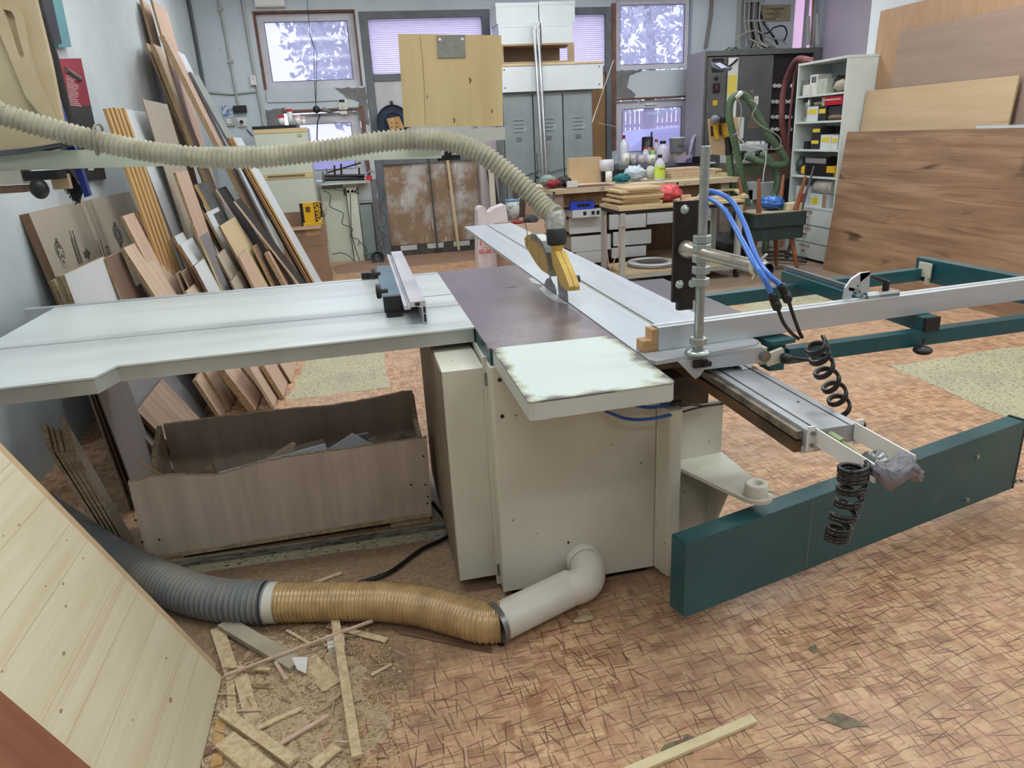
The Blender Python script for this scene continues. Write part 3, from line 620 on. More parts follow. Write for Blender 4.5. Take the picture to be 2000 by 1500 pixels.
# ------------------------------------------------------------------ aluminium crosscut fence on its carrier plate
A0 = V((.776, 1.784, TZ)); fd = V((.9974, .072, 0)).normalized(); fn = V((-fd.y, fd.x, 0)); UP = V((0, 0, 1))
ff = thing('crosscut_fence', 'long aluminium crosscut fence lying across the slide and the teal frame', 'fence', A0)
mb = MB(); mb.par(A0, fd * 2.1, fn * .046, UP * .052); mb.par(A0 + UP * .052, fd * 2.1, fn * .020, UP * .014); mb.par(A0 + UP * .052 + fn * .026, fd * 2.1, fn * .020, UP * .014)
mb.build('fence_profile', M_alu, ff, bevel=.0015)
MB().par(A0 + UP * .0525 + fn * .0205, fd * 2.1, fn * .005, UP * .006).build('fence_slot', M_darksteel, ff)
mb = MB(); mb.prism([A0 + fd * -.001 + fn * .002 + UP * z + fd * x for x, z in ((0, 0), (-.045, 0), (-.045, .032), (-.018, .032), (-.018, .062), (0, .062))], fn * .042)
mb.build('end_block', M_woodblk, ff, bevel=.002)
pl = MB(); P0 = V((.725, 1.715, .862))
pl.prism([(.735, 1.700, .858), (.722, 1.722, .858), (.722, 1.80, .858), (1.075, 1.82, .858), (1.08, 1.775, .858), (1.055, 1.745, .858)], (0, 0, .011)); o = pl.build('carrier_plate', M_alu, ff, bevel=.001)
mb = MB(); mb.prism([(.80, 1.706, .858), (.885, 1.716, .858), (.895, 1.715, .838), (.868, 1.712, .806), (.855, 1.710, .80)], (0, .01, 0)); mb.box(.885, 1.07, 1.735, 1.775, .815, .862); mb.build('carrier_lip', M_alu, ff, bevel=.001)
MB().prism([(1.078, 1.76, .80), (1.10, 1.76, .80), (1.10, 1.80, .80), (1.078, 1.80, .80)], (0, 0, .05)).build('clamp_cheek', M_cream, ff, bevel=.002)
mb = MB(); mb.cyl((1.075, 1.757, .835), (1.075, 1.725, .835), .016, 18); mb.build('eccentric', M_steel, ff)
mb = MB(); q = onY(1535, 700, 1.72); mb.lathe(q, [(0, -.014), (.014, -.012), (.016, 0), (.010, .016), (.006, .02)], (1, -.2, -.05), 16); mb.cyl(q + V((.015, 0, 0)), q + V((.075, -.012, -.010)), .0055, 10); mb.build('clamp_lever', M_black, ff)
MB().prism([onY(1492, 695, 1.735), onY(1530, 680, 1.735), onY(1535, 705, 1.735), onY(1500, 716, 1.735)], (0, .012, 0)).build('lever_plate', M_cream, ff, bevel=.001)
# flip stop on the fence
fs = thing('flip_stop', 'cast aluminium quadrant flip stop with black lever standing on the aluminium fence', 'stop', A0 + fd * .92 + UP * .066)
Ys = (A0 + fd * .95 + fn * .02).y
arc = [(1648, 585), (1652, 562), (1664, 545), (1682, 533), (1700, 531), (1700, 535), (1688, 545), (1672, 560), (1663, 578), (1665, 586)]
MB().prism([onY(x, y, Ys) for x, y in arc], (0, .008, 0)).build('quadrant', M_alu, fs)
MB().prism([onY(x, y, Ys) for x, y in ((1680, 535), (1700, 531), (1697, 572), (1688, 584), (1676, 580), (1681, 558))], (0, .010, 0)).build('quadrant_web', M_alu, fs)
MB().prism([onY(x, y, Ys) for x, y in ((1658, 561), (1680, 566), (1680, 572), (1658, 567))], (0, .007, 0)).build('quadrant_spoke', M_zinc, fs)
a, b = onY(1690, 580, Ys - .01), onY(1752, 573, Ys - .01)
MB().cyl(a, b, .012, 16).build('stop_shaft', M_steel, fs); MB().cyl(a, a.lerp(b, .35), .014, 16).build('stop_collar', M_zinc, fs); MB().cyl(a - fd * .008, a, .008, 6).build('stop_nut', M_zinc, fs)
q = onY(1730, 562, Ys); mb = MB(); mb.cyl(q - UP * .010, q + UP * .022, .010, 14); mb.tube([q + UP * .018, onY(1703, 540, Ys)], [.007, .005], 10); mb.build('stop_lever', M_black, fs)

# ------------------------------------------------------------------ teal outrigger frame
fr_ = thing('outrigger', 'teal steel outrigger frame carrying the right end of the fence', 'frame', (1.75, 2.2, .77))
def bar(a, b, w_, h, nm, par=fr_, m=None, bev=.004, side=1):      # a,b: front top edge
    a, b = V(a), V(b); d = (b - a); n_ = V((-d.y, d.x, 0)).normalized() * side
    return MB().par(a - UP * h, d, n_ * w_, UP * h).build(nm, m or M_teal, par, bevel=bev)
bar((1.19, 1.79, .826), (2.40, 1.838, .826), .04, .046, 'front_tube')
bar((1.28, 2.50, .832), (2.36, 2.60, .832), .04, .05, 'rear_tube')
cb_ = bar((1.655, 1.81, .868), (1.70, 2.66, .868), .055, .045, 'cross_bar', side=-1)
MB().box(1.657, 1.712, 1.803, 1.812, .825, .868).build('end_cap', M_black, cb_, bevel=.003)
bar((1.695, 2.10, .885), (1.725, 2.68, .885), .015, .016, 'bar_strip', m=M_greyframe, side=-1)
bar((2.365, 1.9, .872), (2.345, 2.66, .872), .05, .095, 'end_beam', side=-1, bev=.01)
bar((1.115, 1.765, .862), (1.20, 1.775, .862), .10, .012, 'mount_plate')
MB().box(1.13, 1.18, 1.79, 1.85, .765, .852).build('mount_block', M_teal, fr_, bevel=.006)
mb = MB(); q = onY(1818, 545, 2.62); mb.box(2.33, 2.338, 2.55, 2.62, .80, .86); mb.box(2.328, 2.345, 2.56, 2.575, .77, .82); mb.build('stop_plate', M_cream, fr_, bevel=.002)
mb = MB(); q = onZ(1801, 690, .765); mb.lathe(q, [(0, 0), (.020, 0), (.027, .006), (.027, .014), (.018, .020), (.004, .022), (.004, .045)], n=24); mb.build('levelling_knob', M_black, fr_)

# ------------------------------------------------------------------ long teal swing arm at the front
sa = thing('swing_beam', 'long dusty teal box section swing arm under the fork end of the rail', 'beam', (1.5, 1.8, .1))
a, b = V((.792, 1.604, .35)), V((2.36, 2.02, .35)); d = (b - a).normalized(); n_ = V((-d.y, d.x, 0))
MB().prism([a, b, b - UP * .285, a - UP * .25], n_ * .062).build('arm_tube', mat('dusty_teal_paint', (22, 74, 82), (30, 84, 90), .36, sc1=3, c3=(84, 100, 92), c3sc=5, c3rng=(.62, .95), fine=(150, (140, 144, 128), .68, .78)), sa, bevel=.008, seg=3)
MB().par(b - UP * .285 - n_ * .002, d * .012, n_ * .066, UP * .287).build('end_cap', M_black, sa, bevel=.003)
MB().par(a - UP * .25 + d * .5 - n_ * .0006, d * .004, n_ * .001, UP * .24).build('joint_line', M_greyframe, sa)
for (px, py) in ((1906, 891), (1886, 975), (1982, 938), (1994, 938)):
    # bolts on the front face
    r0 = ray(px, py); t = (a - EYE).dot(n_) / r0.dot(n_); p = EYE + r0 * t
    MB().cyl(p + n_ * .002, p - n_ * .010, .009, 6).build('bolt', M_zinc, sa)

# ------------------------------------------------------------------ threaded post with nuts and clamp plate
RXp, RYp = .864, 1.72
tp = thing('threaded_post', 'tall zinc plated threaded rod standing on the fence carrier with stacked hex nuts', 'threaded rod', (RXp, RYp, .869))
z0, z1 = .875, 1.412; n = int((z1 - z0) / .002); mb = MB()
mb.tube([(RXp, RYp, z0 + i * .002) for i in range(n + 1)], [.0134 if i % 2 else .0106 for i in range(n + 1)], 20); mb.build('rod', M_zinc, tp)
def nut(zc, r=.0235, h=.021):
    return MB().tube([(RXp, RYp, zc - h / 2), (RXp, RYp, zc - h / 2 + .002), (RXp, RYp, zc + h / 2 - .002), (RXp, RYp, zc + h / 2)], [r * .92, r, r, r * .92], 6, smooth=False).build('hex_nut', M_zinc, tp)
for zc in (.906, onY(1368, 550, RYp).z, onY(1368, 527, RYp).z, onY(1369, 502, RYp).z - .004, onY(1370, 484, RYp).z, onY(1370, 467, RYp).z): nut(zc)
MB().lathe((RXp, RYp, .869), [(.012, 0), (.034, 0), (.036, .004), (.034, .010), (.024, .014), (.012, .015)], n=32).build('flange_washer', M_zinc, tp)
mb = MB(); mb.box(RXp - .018, RXp + .022, 1.700, 1.712, .835, .855); mb.box(RXp + .005, RXp + .03, 1.694, 1.706, .838, .85); mb.build('t_nut', M_darksteel, tp, bevel=.001)
cp = thing('clamp_plate', 'black steel plate with four bolts and a welded pipe fixed behind the threaded rod', 'bracket', (.87, 1.80, 1.0))
MB().box(.822, .918, 1.80, 1.812, 1.0, 1.272).build('plate', M_darksteel, cp, bevel=.001)
for (px, py) in ((1337, 409), (1327, 555), (1352, 553), (1377, 409)):
    p = onY(px, py, 1.80); mb = MB(); mb.lathe(p + V((0, .002, 0)), [(0, .014), (.006, .013), (.007, .004), (.012, .004), (.012, 0)], (0, -1, 0), 14); mb.build('bolt', M_zinc, cp)
Pa, Pb = V((.857, 1.80, 1.145)), V((.888, 1.44, 1.145))
MB().tube([Pa, Pa.lerp(Pb, .08), Pa.lerp(Pb, .09), Pb], [.024, .022, .0165, .0165], 24, caps=False).build('pipe', mat('worn_chrome_pipe', (168, 162, 150), (110, 100, 90), .3, .7, sc1=9, contrast=(.5, .7)), cp)
dp = (Pb - Pa).normalized(); MB().tube([Pb, Pb - dp * .05], [.0135, .0135], 20, caps=False).build('pipe_bore', mat('rusty_bore', (70, 44, 34), None, .8), cp); MB().tube([Pb, Pb + dp * .0005], [.0165, .0138], 24, caps=False).build('pipe_rim', M_steel, cp)
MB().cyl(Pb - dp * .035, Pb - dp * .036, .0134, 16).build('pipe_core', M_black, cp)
MB().box(.84, .885, 1.80, 1.82, .975, 1.0).build('foot_block', M_darksteel, cp, bevel=.002)
MB().tube([(RXp, 1.735, 1.145), (RXp, 1.76, 1.145)], .018, 12).build('weld_bead', M_darksteel, cp)
zt = mat('white_cable_tie', (214, 212, 190), None, .5)
mb = MB(); c = Pb - dp * .03
for k in range(3):
    cc = c - dp * .006 * k; mb.tube([cc + V((math.cos(t) * .018, 0, math.sin(t) * .018)) for t in [i * math.pi / 8 for i in range(16)]], .003, 6, closed=True)
mb.tube([c + V((0, 0, .018)), c + V((.008, -.01, .032))], .003, 6); mb.tube([c + V((-.012, 0, -.015)), c + V((-.024, -.01, -.022))], .003, 6)
tag(mb.build('cable_tie', zt), 'white cable ties wrapped round the open end of the welded pipe', 'cable tie')

# ------------------------------------------------------------------ pneumatic hoses
M_blk = mat('black_air_hose', (24, 24, 26), None, .22)
def hose(nm, pts, r, m, lab, cat='hose', n=12, grp=None, k=8): return tag(MB().tube(spline(pts, k), r, n).build(nm, m), lab, cat, grp)
p_end1, p_end2 = onY(1506, 572, 1.40), onY(1524, 556, 1.40)
hose('blue_air_hose', [onY(1366, 377, 1.80), onY(1392, 374, 1.78), onY(1428, 392, 1.70), onY(1455, 440, 1.60), onY(1476, 500, 1.48), onY(1500, 535, 1.42), p_end2], .0064, M_blue, 'upper blue air hose arching from behind the threaded rod to the black connector')
hose('blue_air_hose', [onY(1366, 392, 1.80), onY(1384, 387, 1.78), onY(1415, 410, 1.68), onY(1445, 462, 1.56), onY(1472, 512, 1.45), onY(1490, 540, 1.41), p_end1], .0064, M_blue, 'lower blue air hose arching from behind the threaded rod to the nearer connector')
for i, (p, q) in enumerate(((p_end1, onY(1520, 605, 1.40)), (p_end2, onY(1541, 590, 1.40)))):
    a_ = q - p; o = MB().tube([p, p + a_ * .05, p + a_ * .4, p + a_ * .42, p + a_ * .5, p + a_ * .52, p + a_ * .9, q], [.008, .0105, .0105, .0085, .0085, .011, .0105, .006], 14).build('hose_connector', M_black, bevel=0)
    tag(o, ['black push-in connector on the nearer blue hose', 'black push-in connector on the further blue hose'][i], 'connector')
J = onY(1566, 668, 1.42)
hose('braided_hose', [onY(1520, 605, 1.40), onY(1530, 630, 1.41), onY(1545, 650, 1.42), onY(1560, 662, 1.42)], .0042, M_blk, 'left black air hose running from the connector down to the coil')
hose('braided_hose', [onY(1541, 590, 1.40), onY(1549, 615, 1.41), onY(1560, 645, 1.42), onY(1567, 660, 1.42)], .0042, M_blk, 'right black air hose running from the connector down to the coil')
def coil(nm, path, r, turns, rt, lab, twin=True):
    P = spline(path, 24); N_ = len(P); mb = MB()
    for off in ((0, .0075) if twin else (0,)):
        pts = []
        steps = int(turns * 22)
        for i in range(steps + 1):
            t = i / steps; k = t * (N_ - 1); j = min(int(k), N_ - 2); c = P[j].lerp(P[j + 1], k - j); dd = (P[j + 1] - P[j]).normalized()
            u = dd.cross(V((0, 1, 0))).normalized(); w_ = dd.cross(u); a_ = 2 * math.pi * turns * t
            rr_ = r[0] + (r[1] - r[0]) * t
            pts.append(c + (u * math.cos(a_) + w_ * math.sin(a_)) * rr_ + dd * off)
        mb.tube(pts, rt, 9)
    return tag(mb.build(nm, M_blk), lab, 'hose')
coil('coiled_hose', [onY(1590, 668, 1.43), onY(1600, 692, 1.44), onY(1612, 728, 1.46), onY(1632, 765, 1.48), onY(1642, 798, 1.50)], (.024, .023), 5.4, .0045, 'upper black coiled air hose hanging beside the near end of the rail')
coil('coiled_hose', [onY(1668, 905, 1.08), onY(1665, 935, 1.08), onY(1657, 980, 1.08), onY(1640, 1028, 1.08), onY(1634, 1052, 1.08)], (.026, .020), 7.0, .0044, 'lower black coiled air hose hanging in front of the teal swing arm')
# small blue hoses under the leaf
hose('blue_air_hose', [onY(1225, 788, 1.95), onY(1270, 796, 1.93), onY(1320, 788, 1.93)], .005, mat('dark_blue_hose', (36, 84, 170), None, .25), 'upper short blue air hose under the front leaf of the saw')
hose('blue_air_hose', [onY(1182, 803, 1.95), onY(1225, 818, 1.93), onY(1270, 818, 1.91), onY(1320, 808, 1.91)], .005, MC['dark_blue_hose'], 'lower short blue air hose sagging under the front leaf of the saw')
for i, (x, y) in enumerate(((1318, 788), (1314, 808))):
    p = onY(x, y, 1.92); tag(MB().tube([p - V((.012, 0, 0)), p - V((.010, 0, 0)), p + V((.02, 0, .002))], [.006, .009, .008], 12).build('hose_connector', M_black), ['upper black hose connector by the column of the saw', 'lower black hose connector by the column of the saw'][i], 'connector')
hose('black_cable', [onY(1330, 786, 1.92), onY(1370, 792, 1.93), onY(1418, 786, 1.96)], .003, M_blk, 'upper thin black cable running right under the rail support', 'cable')
hose('black_cable', [onY(1328, 806, 1.92), onY(1370, 795, 1.93), onY(1418, 788, 1.97)], .003, M_blk, 'lower thin black cable running right under the rail support', 'cable')

# ------------------------------------------------------------------ rip fence on the extension table
rf = thing('rip_fence', 'rip fence with silver profile and blue grey block lying across the extension table', 'fence', (.12, 2.9, TZ))
prof = [(.115, .925), (.182, .925 - .053), (.182, .95), (.115, .95)]
mb = MB(); mb.prism([(x, 2.36, z) for x, z in ((.134, .932), (.134, .95), (.186, .95), (.186, .872), (.172, .872), (.172, .925), (.16, .932))], (0, 1.2, 0)); mb.prism([(x, 2.36, z) for x, z in ((.113, .925), (.113, .938), (.124, .938), (.128, .932), (.134, .932), (.134, .925))], (0, 1.2, 0))
mb.build('fence_profile', mat('fence_alu', (206, 204, 212), (190, 188, 198), .4, .4, sc1=2, stretch=(8, .3, 8)), rf, bevel=.001)
mb = MB(); mb.box(.150, .166, 2.356, 2.361, .936, .946); mb.box(.176, .183, 2.356, 2.361, .878, .905); mb.box(.176, .183, 2.356, 2.361, .91, .93); mb.build('profile_hollow', M_black, rf)
MB().box(.052, .112, 2.545, 3.22, .888, .94).build('clamp_body', mat('blue_grey_enamel', (92, 122, 140), (80, 108, 126), .3, sc1=4), rf, bevel=.004)
MB().box(.050, .113, 2.52, 2.548, .885, .942).build('body_end_cap', M_black, rf, bevel=.004)
MB().box(.056, .112, 2.50, 3.2, .871, .886).build('slide_shoe', M_black, rf)
for (px, py) in ((741, 569), (731, 535)):
    p = onX(px, py, .03); mb = MB(); mb.lathe(p, [(0, -.010), (.018, -.008), (.020, -.002), (.018, .004), (.006, .006), (.006, .022)], (1, 0, 0), 20); mb.build('clamp_knob', M_black, rf)
mb = MB(); mb.box(.01, .055, 3.29, 3.345, .872, .90); mb.box(-.02, .01, 3.30, 3.34, .86, .90); mb.build('rail_clamp', M_darksteel, rf, bevel=.003)

# ------------------------------------------------------------------ overhead arm with plywood counterboard
ar = thing('overhead_beam', 'pale horizontal steel arm of the suction hood reaching out over the extension table', 'arm', (-.5, 3.05, 1.4))
mb = MB(); mb.prism([(-1.648, 3.05, 1.442), (-1.648, 3.05, 1.508), (.36, 3.05, 1.452), (.36, 3.05, 1.386)], (0, .07, 0)); mb.build('arm_tube', mat('pale_green_enamel', (196, 204, 186), (184, 190, 172), .4, sc1=3), ar, bevel=.004)
mb = MB(); mb.box(.375, .405, 3.06, 3.09, 1.392, 1.45); mb.box(.345, .44, 3.065, 3.085, 1.375, 1.394); mb.build('tee_knob', M_black, ar, bevel=.003)
MB().box(.215, .625, 3.02, 3.20, 1.444, 1.494).build('ledge', mat('ledge_white', (190, 192, 184), (178, 180, 172), .5, sc1=3), ar, bevel=.003)
pb = thing('plywood_board', 'square birch plywood board with knots and a grey plate standing on the arm ledge', 'board', (.43, 3.05, 1.494))
MB().prism([onY(x, y, 3.05) for x, y in ((778, 66), (979, 69), (983, 246), (790, 248))], (0, .022, 0)).build('panel', [M_plyw], pb, bevel=.001)
MB().prism([onY(x, y, 3.046) for x, y in ((853, 69), (908, 68), (909, 112), (855, 113))], (0, .006, 0)).build('grey_plate', mat('grey_felt_plate', (138, 138, 130), (122, 122, 116), .8, sc1=30), pb)
for p in ((859, 78), (903, 77)): q = onY(*p, 3.046); MB().lathe(q, [(0, .004), (.005, .003), (.006, 0)], (0, -1, 0), 12).build('screw_head', M_whitep, pb)
kn = mat('dark_knot', (78, 56, 38), (120, 92, 62), .8, sc1=60)
for (px, py, w_, h) in ((918, 157, .007, .012), (834, 189, .003, .008), (887, 235, .005, .011), (961, 217, .005, .008)):
    q = onY(px, py, 3.0495); MB().prism([q + V((w_ * math.cos(a_) * (.6 + .4 * math.cos(3 * a_)), 0, h * math.sin(a_))) for a_ in [k * math.pi / 6 for k in range(12)]], (0, .001, 0)).build('knot', kn, pb)
q = onY(826, 75, 3.0495); MB().tube([onY(820, 72, 3.0495), onY(825, 110, 3.0495), onY(829, 180, 3.0495), onY(831, 245, 3.0495)], .0006, 4).build('grain_line', kn, pb)

# ------------------------------------------------------------------ suction hoses
M_hose = mat('dusty_cream_hose', (182, 178, 156), (152, 147, 128), .6, sc1=10, fine=(60, (140, 128, 104), .62, .78))
hp_ = [(-1.62, 2.86, 1.585), onY(-40, 210, 2.93), onY(0, 222, 2.93), onY(60, 240, 2.94), onY(130, 260, 2.95), onY(220, 282, 2.95), onY(320, 300, 2.94), onY(420, 309, 2.93), onY(500, 308, 2.92), onY(580, 300, 2.90), onY(660, 290, 2.87), onY(740, 277, 2.85), onY(810, 272, 2.83), onY(880, 278, 2.80), onY(940, 300, 2.76), onY(1000, 345, 2.72), onY(1045, 385, 2.68), onY(1070, 412, 2.64), V((.716, 2.612, 1.17))]
sh = thing('suction_hose', 'long ribbed cream suction hose running from the left wall over the arm to the guard', 'hose', (0, 2.9, 1.3))
ribbed(hp_, .0400, .0175, .0085, 22, 5).build('hose', M_hose, sh)
MB().tube([(.716, 2.606, 1.112), (.716, 2.611, 1.16), (.712, 2.615, 1.185)], [.032, .039, .037], 24).build('foil_tape', mat('crinkled_foil', (206, 206, 200), (170, 170, 162), .3, .6, sc1=50, bump=1.0, bsc=60), sh)
c = onY(190, 268, 2.95); mb = MB(); mb.tube([c + V((.004 * math.sin(t * 2), math.cos(t) * .05, math.sin(t) * .052 - .008)) + V((.012 * math.sin(t), 0, 0)) for t in [i * math.pi / 12 for i in range(24)]], .0045, 6, closed=True)
mb.build('tie_strap', mat('grey_strap', (140, 138, 124), None, .6), sh)
# floor: white elbow, gold hose, blue grey hose
el = thing('pvc_elbow', 'white plastic elbow pipe leaving the foot of the saw body', 'pipe', (.6, 1.85, 0))
E0 = onY(1138, 1092, 1.966); E1 = V((E0.x, 1.88, E0.z)); E3 = onZ(1105, 1150, .075); E4 = onZ(1055, 1172, .068); E5 = onZ(968, 1219, .066)
Pz = onZ(1110, 1150, .072); Qz = V((E0.x + .01, 1.83, .10)); MB().tube([(E0 * (1 - t_) ** 2 + Qz * 2 * t_ * (1 - t_) + Pz * t_ * t_) for t_ in [k / 16 for k in range(17)]], .056, 28).build('bend', M_pvc, el)
d_ = (E5 - Pz).normalized(); MB().tube([Pz - d_ * .012, E5], [.0585, .0585], 28, caps=False).build('straight_pipe', M_pvc, el)
MB().lathe(E0, [(.059, -.0), (.059, .028), (.056, .030)], (0, -1, 0), 28).build('socket', M_pvc, el)
gp = [E5 - d_ * .02, onZ(940, 1215, .066), onZ(885, 1200, .066), onZ(820, 1184, .066), onZ(750, 1175, .066), onZ(680, 1175, .066), onZ(600, 1176, .066), onZ(530, 1177, .066)]
gh = thing('gold_hose', 'translucent amber wire reinforced hose lying on the floor before the saw', 'hose', (0, 2.0, 0))
ribbed(gp, .064, .0125, .0055, 26, 4).build('hose', mat('amber_hose', (186, 156, 108), (150, 120, 78), .28, .1, sc1=14, contrast=(.4, .7), spec=.8), gh)
MB().tube([E5 - d_ * .012, E5 + d_ * .006], [.067, .067], 28, caps=False).build('hose_clip', M_steel, gh)
q = onZ(530, 1177, .066); d2 = (onZ(560, 1176, .066) - q).normalized(); MB().tube([q - d2 * .012, q + d2 * .022], [.066, .066], 26).build('tape_collar', M_pvc, gh)
gq = [q, onZ(490, 1176, .066), onZ(430, 1172, .066), onZ(370, 1158, .066), onZ(310, 1134, .066), onZ(262, 1112, .066), onZ(205, 1080, .066), onZ(140, 1035, .066), onZ(70, 985, .066)]
bh = thing('grey_hose', 'dark blue grey ribbed suction hose going behind the leaning pine board', 'hose', (-.8, 2.4, 0))
ribbed(gq, .072, .019, .012, 26, 5).build('hose', mat('blue_grey_hose', (110, 116, 120), (136, 130, 116), .5, sc1=4, contrast=(.4, .7)), bh)
MB().tube([q - d2 * .014, q - d2 * .020], [.071, .071], 26).build('collar', mat('navy_collar', (30, 44, 66), None, .4), bh)

# ------------------------------------------------------------------ boards and offcuts leaning along the left wall
GRP = 'boards leaning along the left wall'
def board(pt, p2, pf, xf, t, face, edge, nm, lab, yf=None, L=None, w=None, cat='board', grp=GRP, top=None):
    """near edge of the leaning board runs through pt (top) and p2; xf is where its foot stands; pf is its far top corner"""
    def foot(Y):
        a, b = onY(pt[0], pt[1], Y), onY(p2[0], p2[1], Y); d = a - b; return b - d * (b.z / d.z), a
    if xf is not None and xf > 1.5: yf = xf
    if yf is None:
        lo, hi = 2.0, 9.4
        for _ in range(40):
            mid = (lo + hi) / 2
            if foot(mid)[0].x > xf: lo = mid
            else: hi = mid
        yf = (lo + hi) / 2
    Ft, T = foot(yf)
    if w is None: w = max(.03, onX(pf[0], pf[1], T.x).y - yf)
    ln = (T - Ft).length if L is None else L
    th = math.atan2(T.x - Ft.x, T.z - Ft.z)
    mb = MB()
    tp = [(0, ln), (w, ln + top)] if top else [(0, ln), (w, ln)]
    poly = [(0, 0, 0), (0, w, 0)] + [(0, y, z) for y, z in tp[::-1]]
    mb.prism(poly, (-t, 0, 0), m=0, mside=1)
    me_o = mb.build(nm, [face, edge], origin=(0, 0, 0)); me_o.location = Ft + V((0, 0, .001 + t * abs(math.sin(th)))); me_o.rotation_euler = (0, th, 0)
    me_o['label'] = lab; me_o['category'] = cat
    if grp: me_o['group'] = grp
    return me_o
def zA(x, y): return (200 + x / 6.82, 180 + y / 6.82)
def zB(x, y): return (230 + x / 6.82, 380 + y / 6.82)
def zC(x, y): return (400 + x / 6.82, 380 + y / 6.82)
def z5(x, y): return (260 + x / 7.5, y / 7.5)
# printed sheet standing nearly upright against the wall
Pn = onX(50, 420, -1.60); Pb_ = onX(112, 615, -1.50)
yn = 4.05; zt_ = onY(50, 420, yn).z
ps = thing('printed_board', 'large beige sheet with black printing leaning on the left wall behind the saw table', 'board', (-1.5, yn, 0), GRP)
mb = MB(); Tn, Bn = V((-1.605, yn, 1.215)), V((-1.44, yn, 0)); dn = (Tn - Bn); nn = V((dn.z, 0, -dn.x)).normalized()
mb.par(Bn, (0, 1.75, 0), dn, -nn * .045, m=1, mtop=0); mb.build('sheet', [M_beige, M_brownply], ps)
def onS(u, v): return Bn + dn * v + V((0, u, 0)) + nn * .0006      # u metres away from the near edge, v fraction of the height
def sheet_px(px, py):
    r = ray(px, py); t = (Bn - EYE).dot(nn) / r.dot(nn); p = EYE + r * t + nn * .0008; return p
ink = mat('faded_black_print', (66, 66, 62), (96, 94, 88), .8, sc1=80)
def on_sheet(pts, nm='print_mark', t=.0006):
    return MB().prism([sheet_px(*p) for p in pts], nn * t).build(nm, ink, ps)
def zP(x, y): return (90 + x / 10.71, 440 + y / 10.71)
# oval emblem with ribbon ends (twice), text rows, an arrow and a small frame, printed running down the sheet
for dx, dy, s_ in ((0, 0, 1), (114, -32, .98)):
    cx0, cy0 = zP(280, 540); cx0 += dx; cy0 += dy
    ring = lambda a_, b_, n_=20: [(cx0 + a_ * math.cos(t) * .96 + b_ * math.sin(t) * .33, cy0 + b_ * math.sin(t) + a_ * math.cos(t) * .12) for t in [2 * math.pi * k / n_ for k in range(n_)]]
    o1, o2 = ring(8.6, 18.5), ring(6.9, 15.5)
    mb = MB()
    for k in range(20): mb.prism([sheet_px(*p) for p in (o1[k], o1[(k + 1) % 20], o2[(k + 1) % 20], o2[k])], nn * .0006)
    o3, o4 = ring(5.6, 13), ring(1.5, 8)
    for k in range(0, 20): mb.prism([sheet_px(*p) for p in (o3[k], o3[(k + 1) % 20], o4[(k + 1) % 20], o4[k])], nn * .0006)
    for e in (((-10, -26), (-7.5, -22), (-6, -26.5), (-2, -15), (-7.5, -14)), ((10, 26), (7.5, 22), (5.5, 27), (1, 15), (7, 13))):
        mb.prism([sheet_px(cx0 + a_, cy0 + b_) for a_, b_ in e], nn * .0006)
    mb.build('oval_emblem', ink, ps)
uy_ = -(sheet_px(*zP(600, 300)) - sheet_px(*zP(520, 320))).normalized()
ux_ = (sheet_px(*zP(740, 820)) - sheet_px(*zP(530, 120))).normalized()
letters('KG', .075, sheet_px(*zP(228, 470)) + nn * .001, ux_, (ux_.cross(nn)) * -1, M_beige, ps, 'emblem_letters', .0004, bold=.002)
for i, (x, y, n_) in enumerate(((488, 110, 34), (545, 110, 34), (525, 290, 24), (580, 280, 24))):
    pass
for (xa, ya, xb, yb) in ((485, 110, 715, 830), (545, 110, 765, 800), (515, 280, 690, 830), (575, 250, 740, 815), (1065, 310, 1170, 640), (1125, 320, 1225, 650)):
    a, b = sheet_px(*zP(xa, ya)), sheet_px(*zP(xb, yb)); n_ = 22 if ya < 300 else 10; mb = MB(); d_2 = (b - a); sd = d_2.cross(nn).normalized() * .006; rr = random.Random(xa)
    k = 0.0
    while k < 1:
        l = rr.uniform(.02, .06); 
        if k + l > 1: break
        mb.par(a + d_2 * k - sd, d_2 * l * .82, sd * 2, nn * .0006); k += l
    mb.build('text_row', ink, ps)
on_sheet([zP(*p) for p in ((800, 455), (920, 570), (895, 740), (865, 680), (815, 695), (768, 560), (835, 525))], 'arrow_mark')
mb = MB(); q = [zP(*p) for p in ((1235, 440), (1290, 425), (1338, 600), (1285, 625))]; qi = [zP(*p) for p in ((1252, 475), (1290, 465), (1322, 590), (1290, 600))]
for k in range(4): mb.prism([sheet_px(*p) for p in (q[k], q[(k + 1) % 4], qi[(k + 1) % 4], qi[k])], nn * .0006)
mb.build('frame_mark', ink, ps)

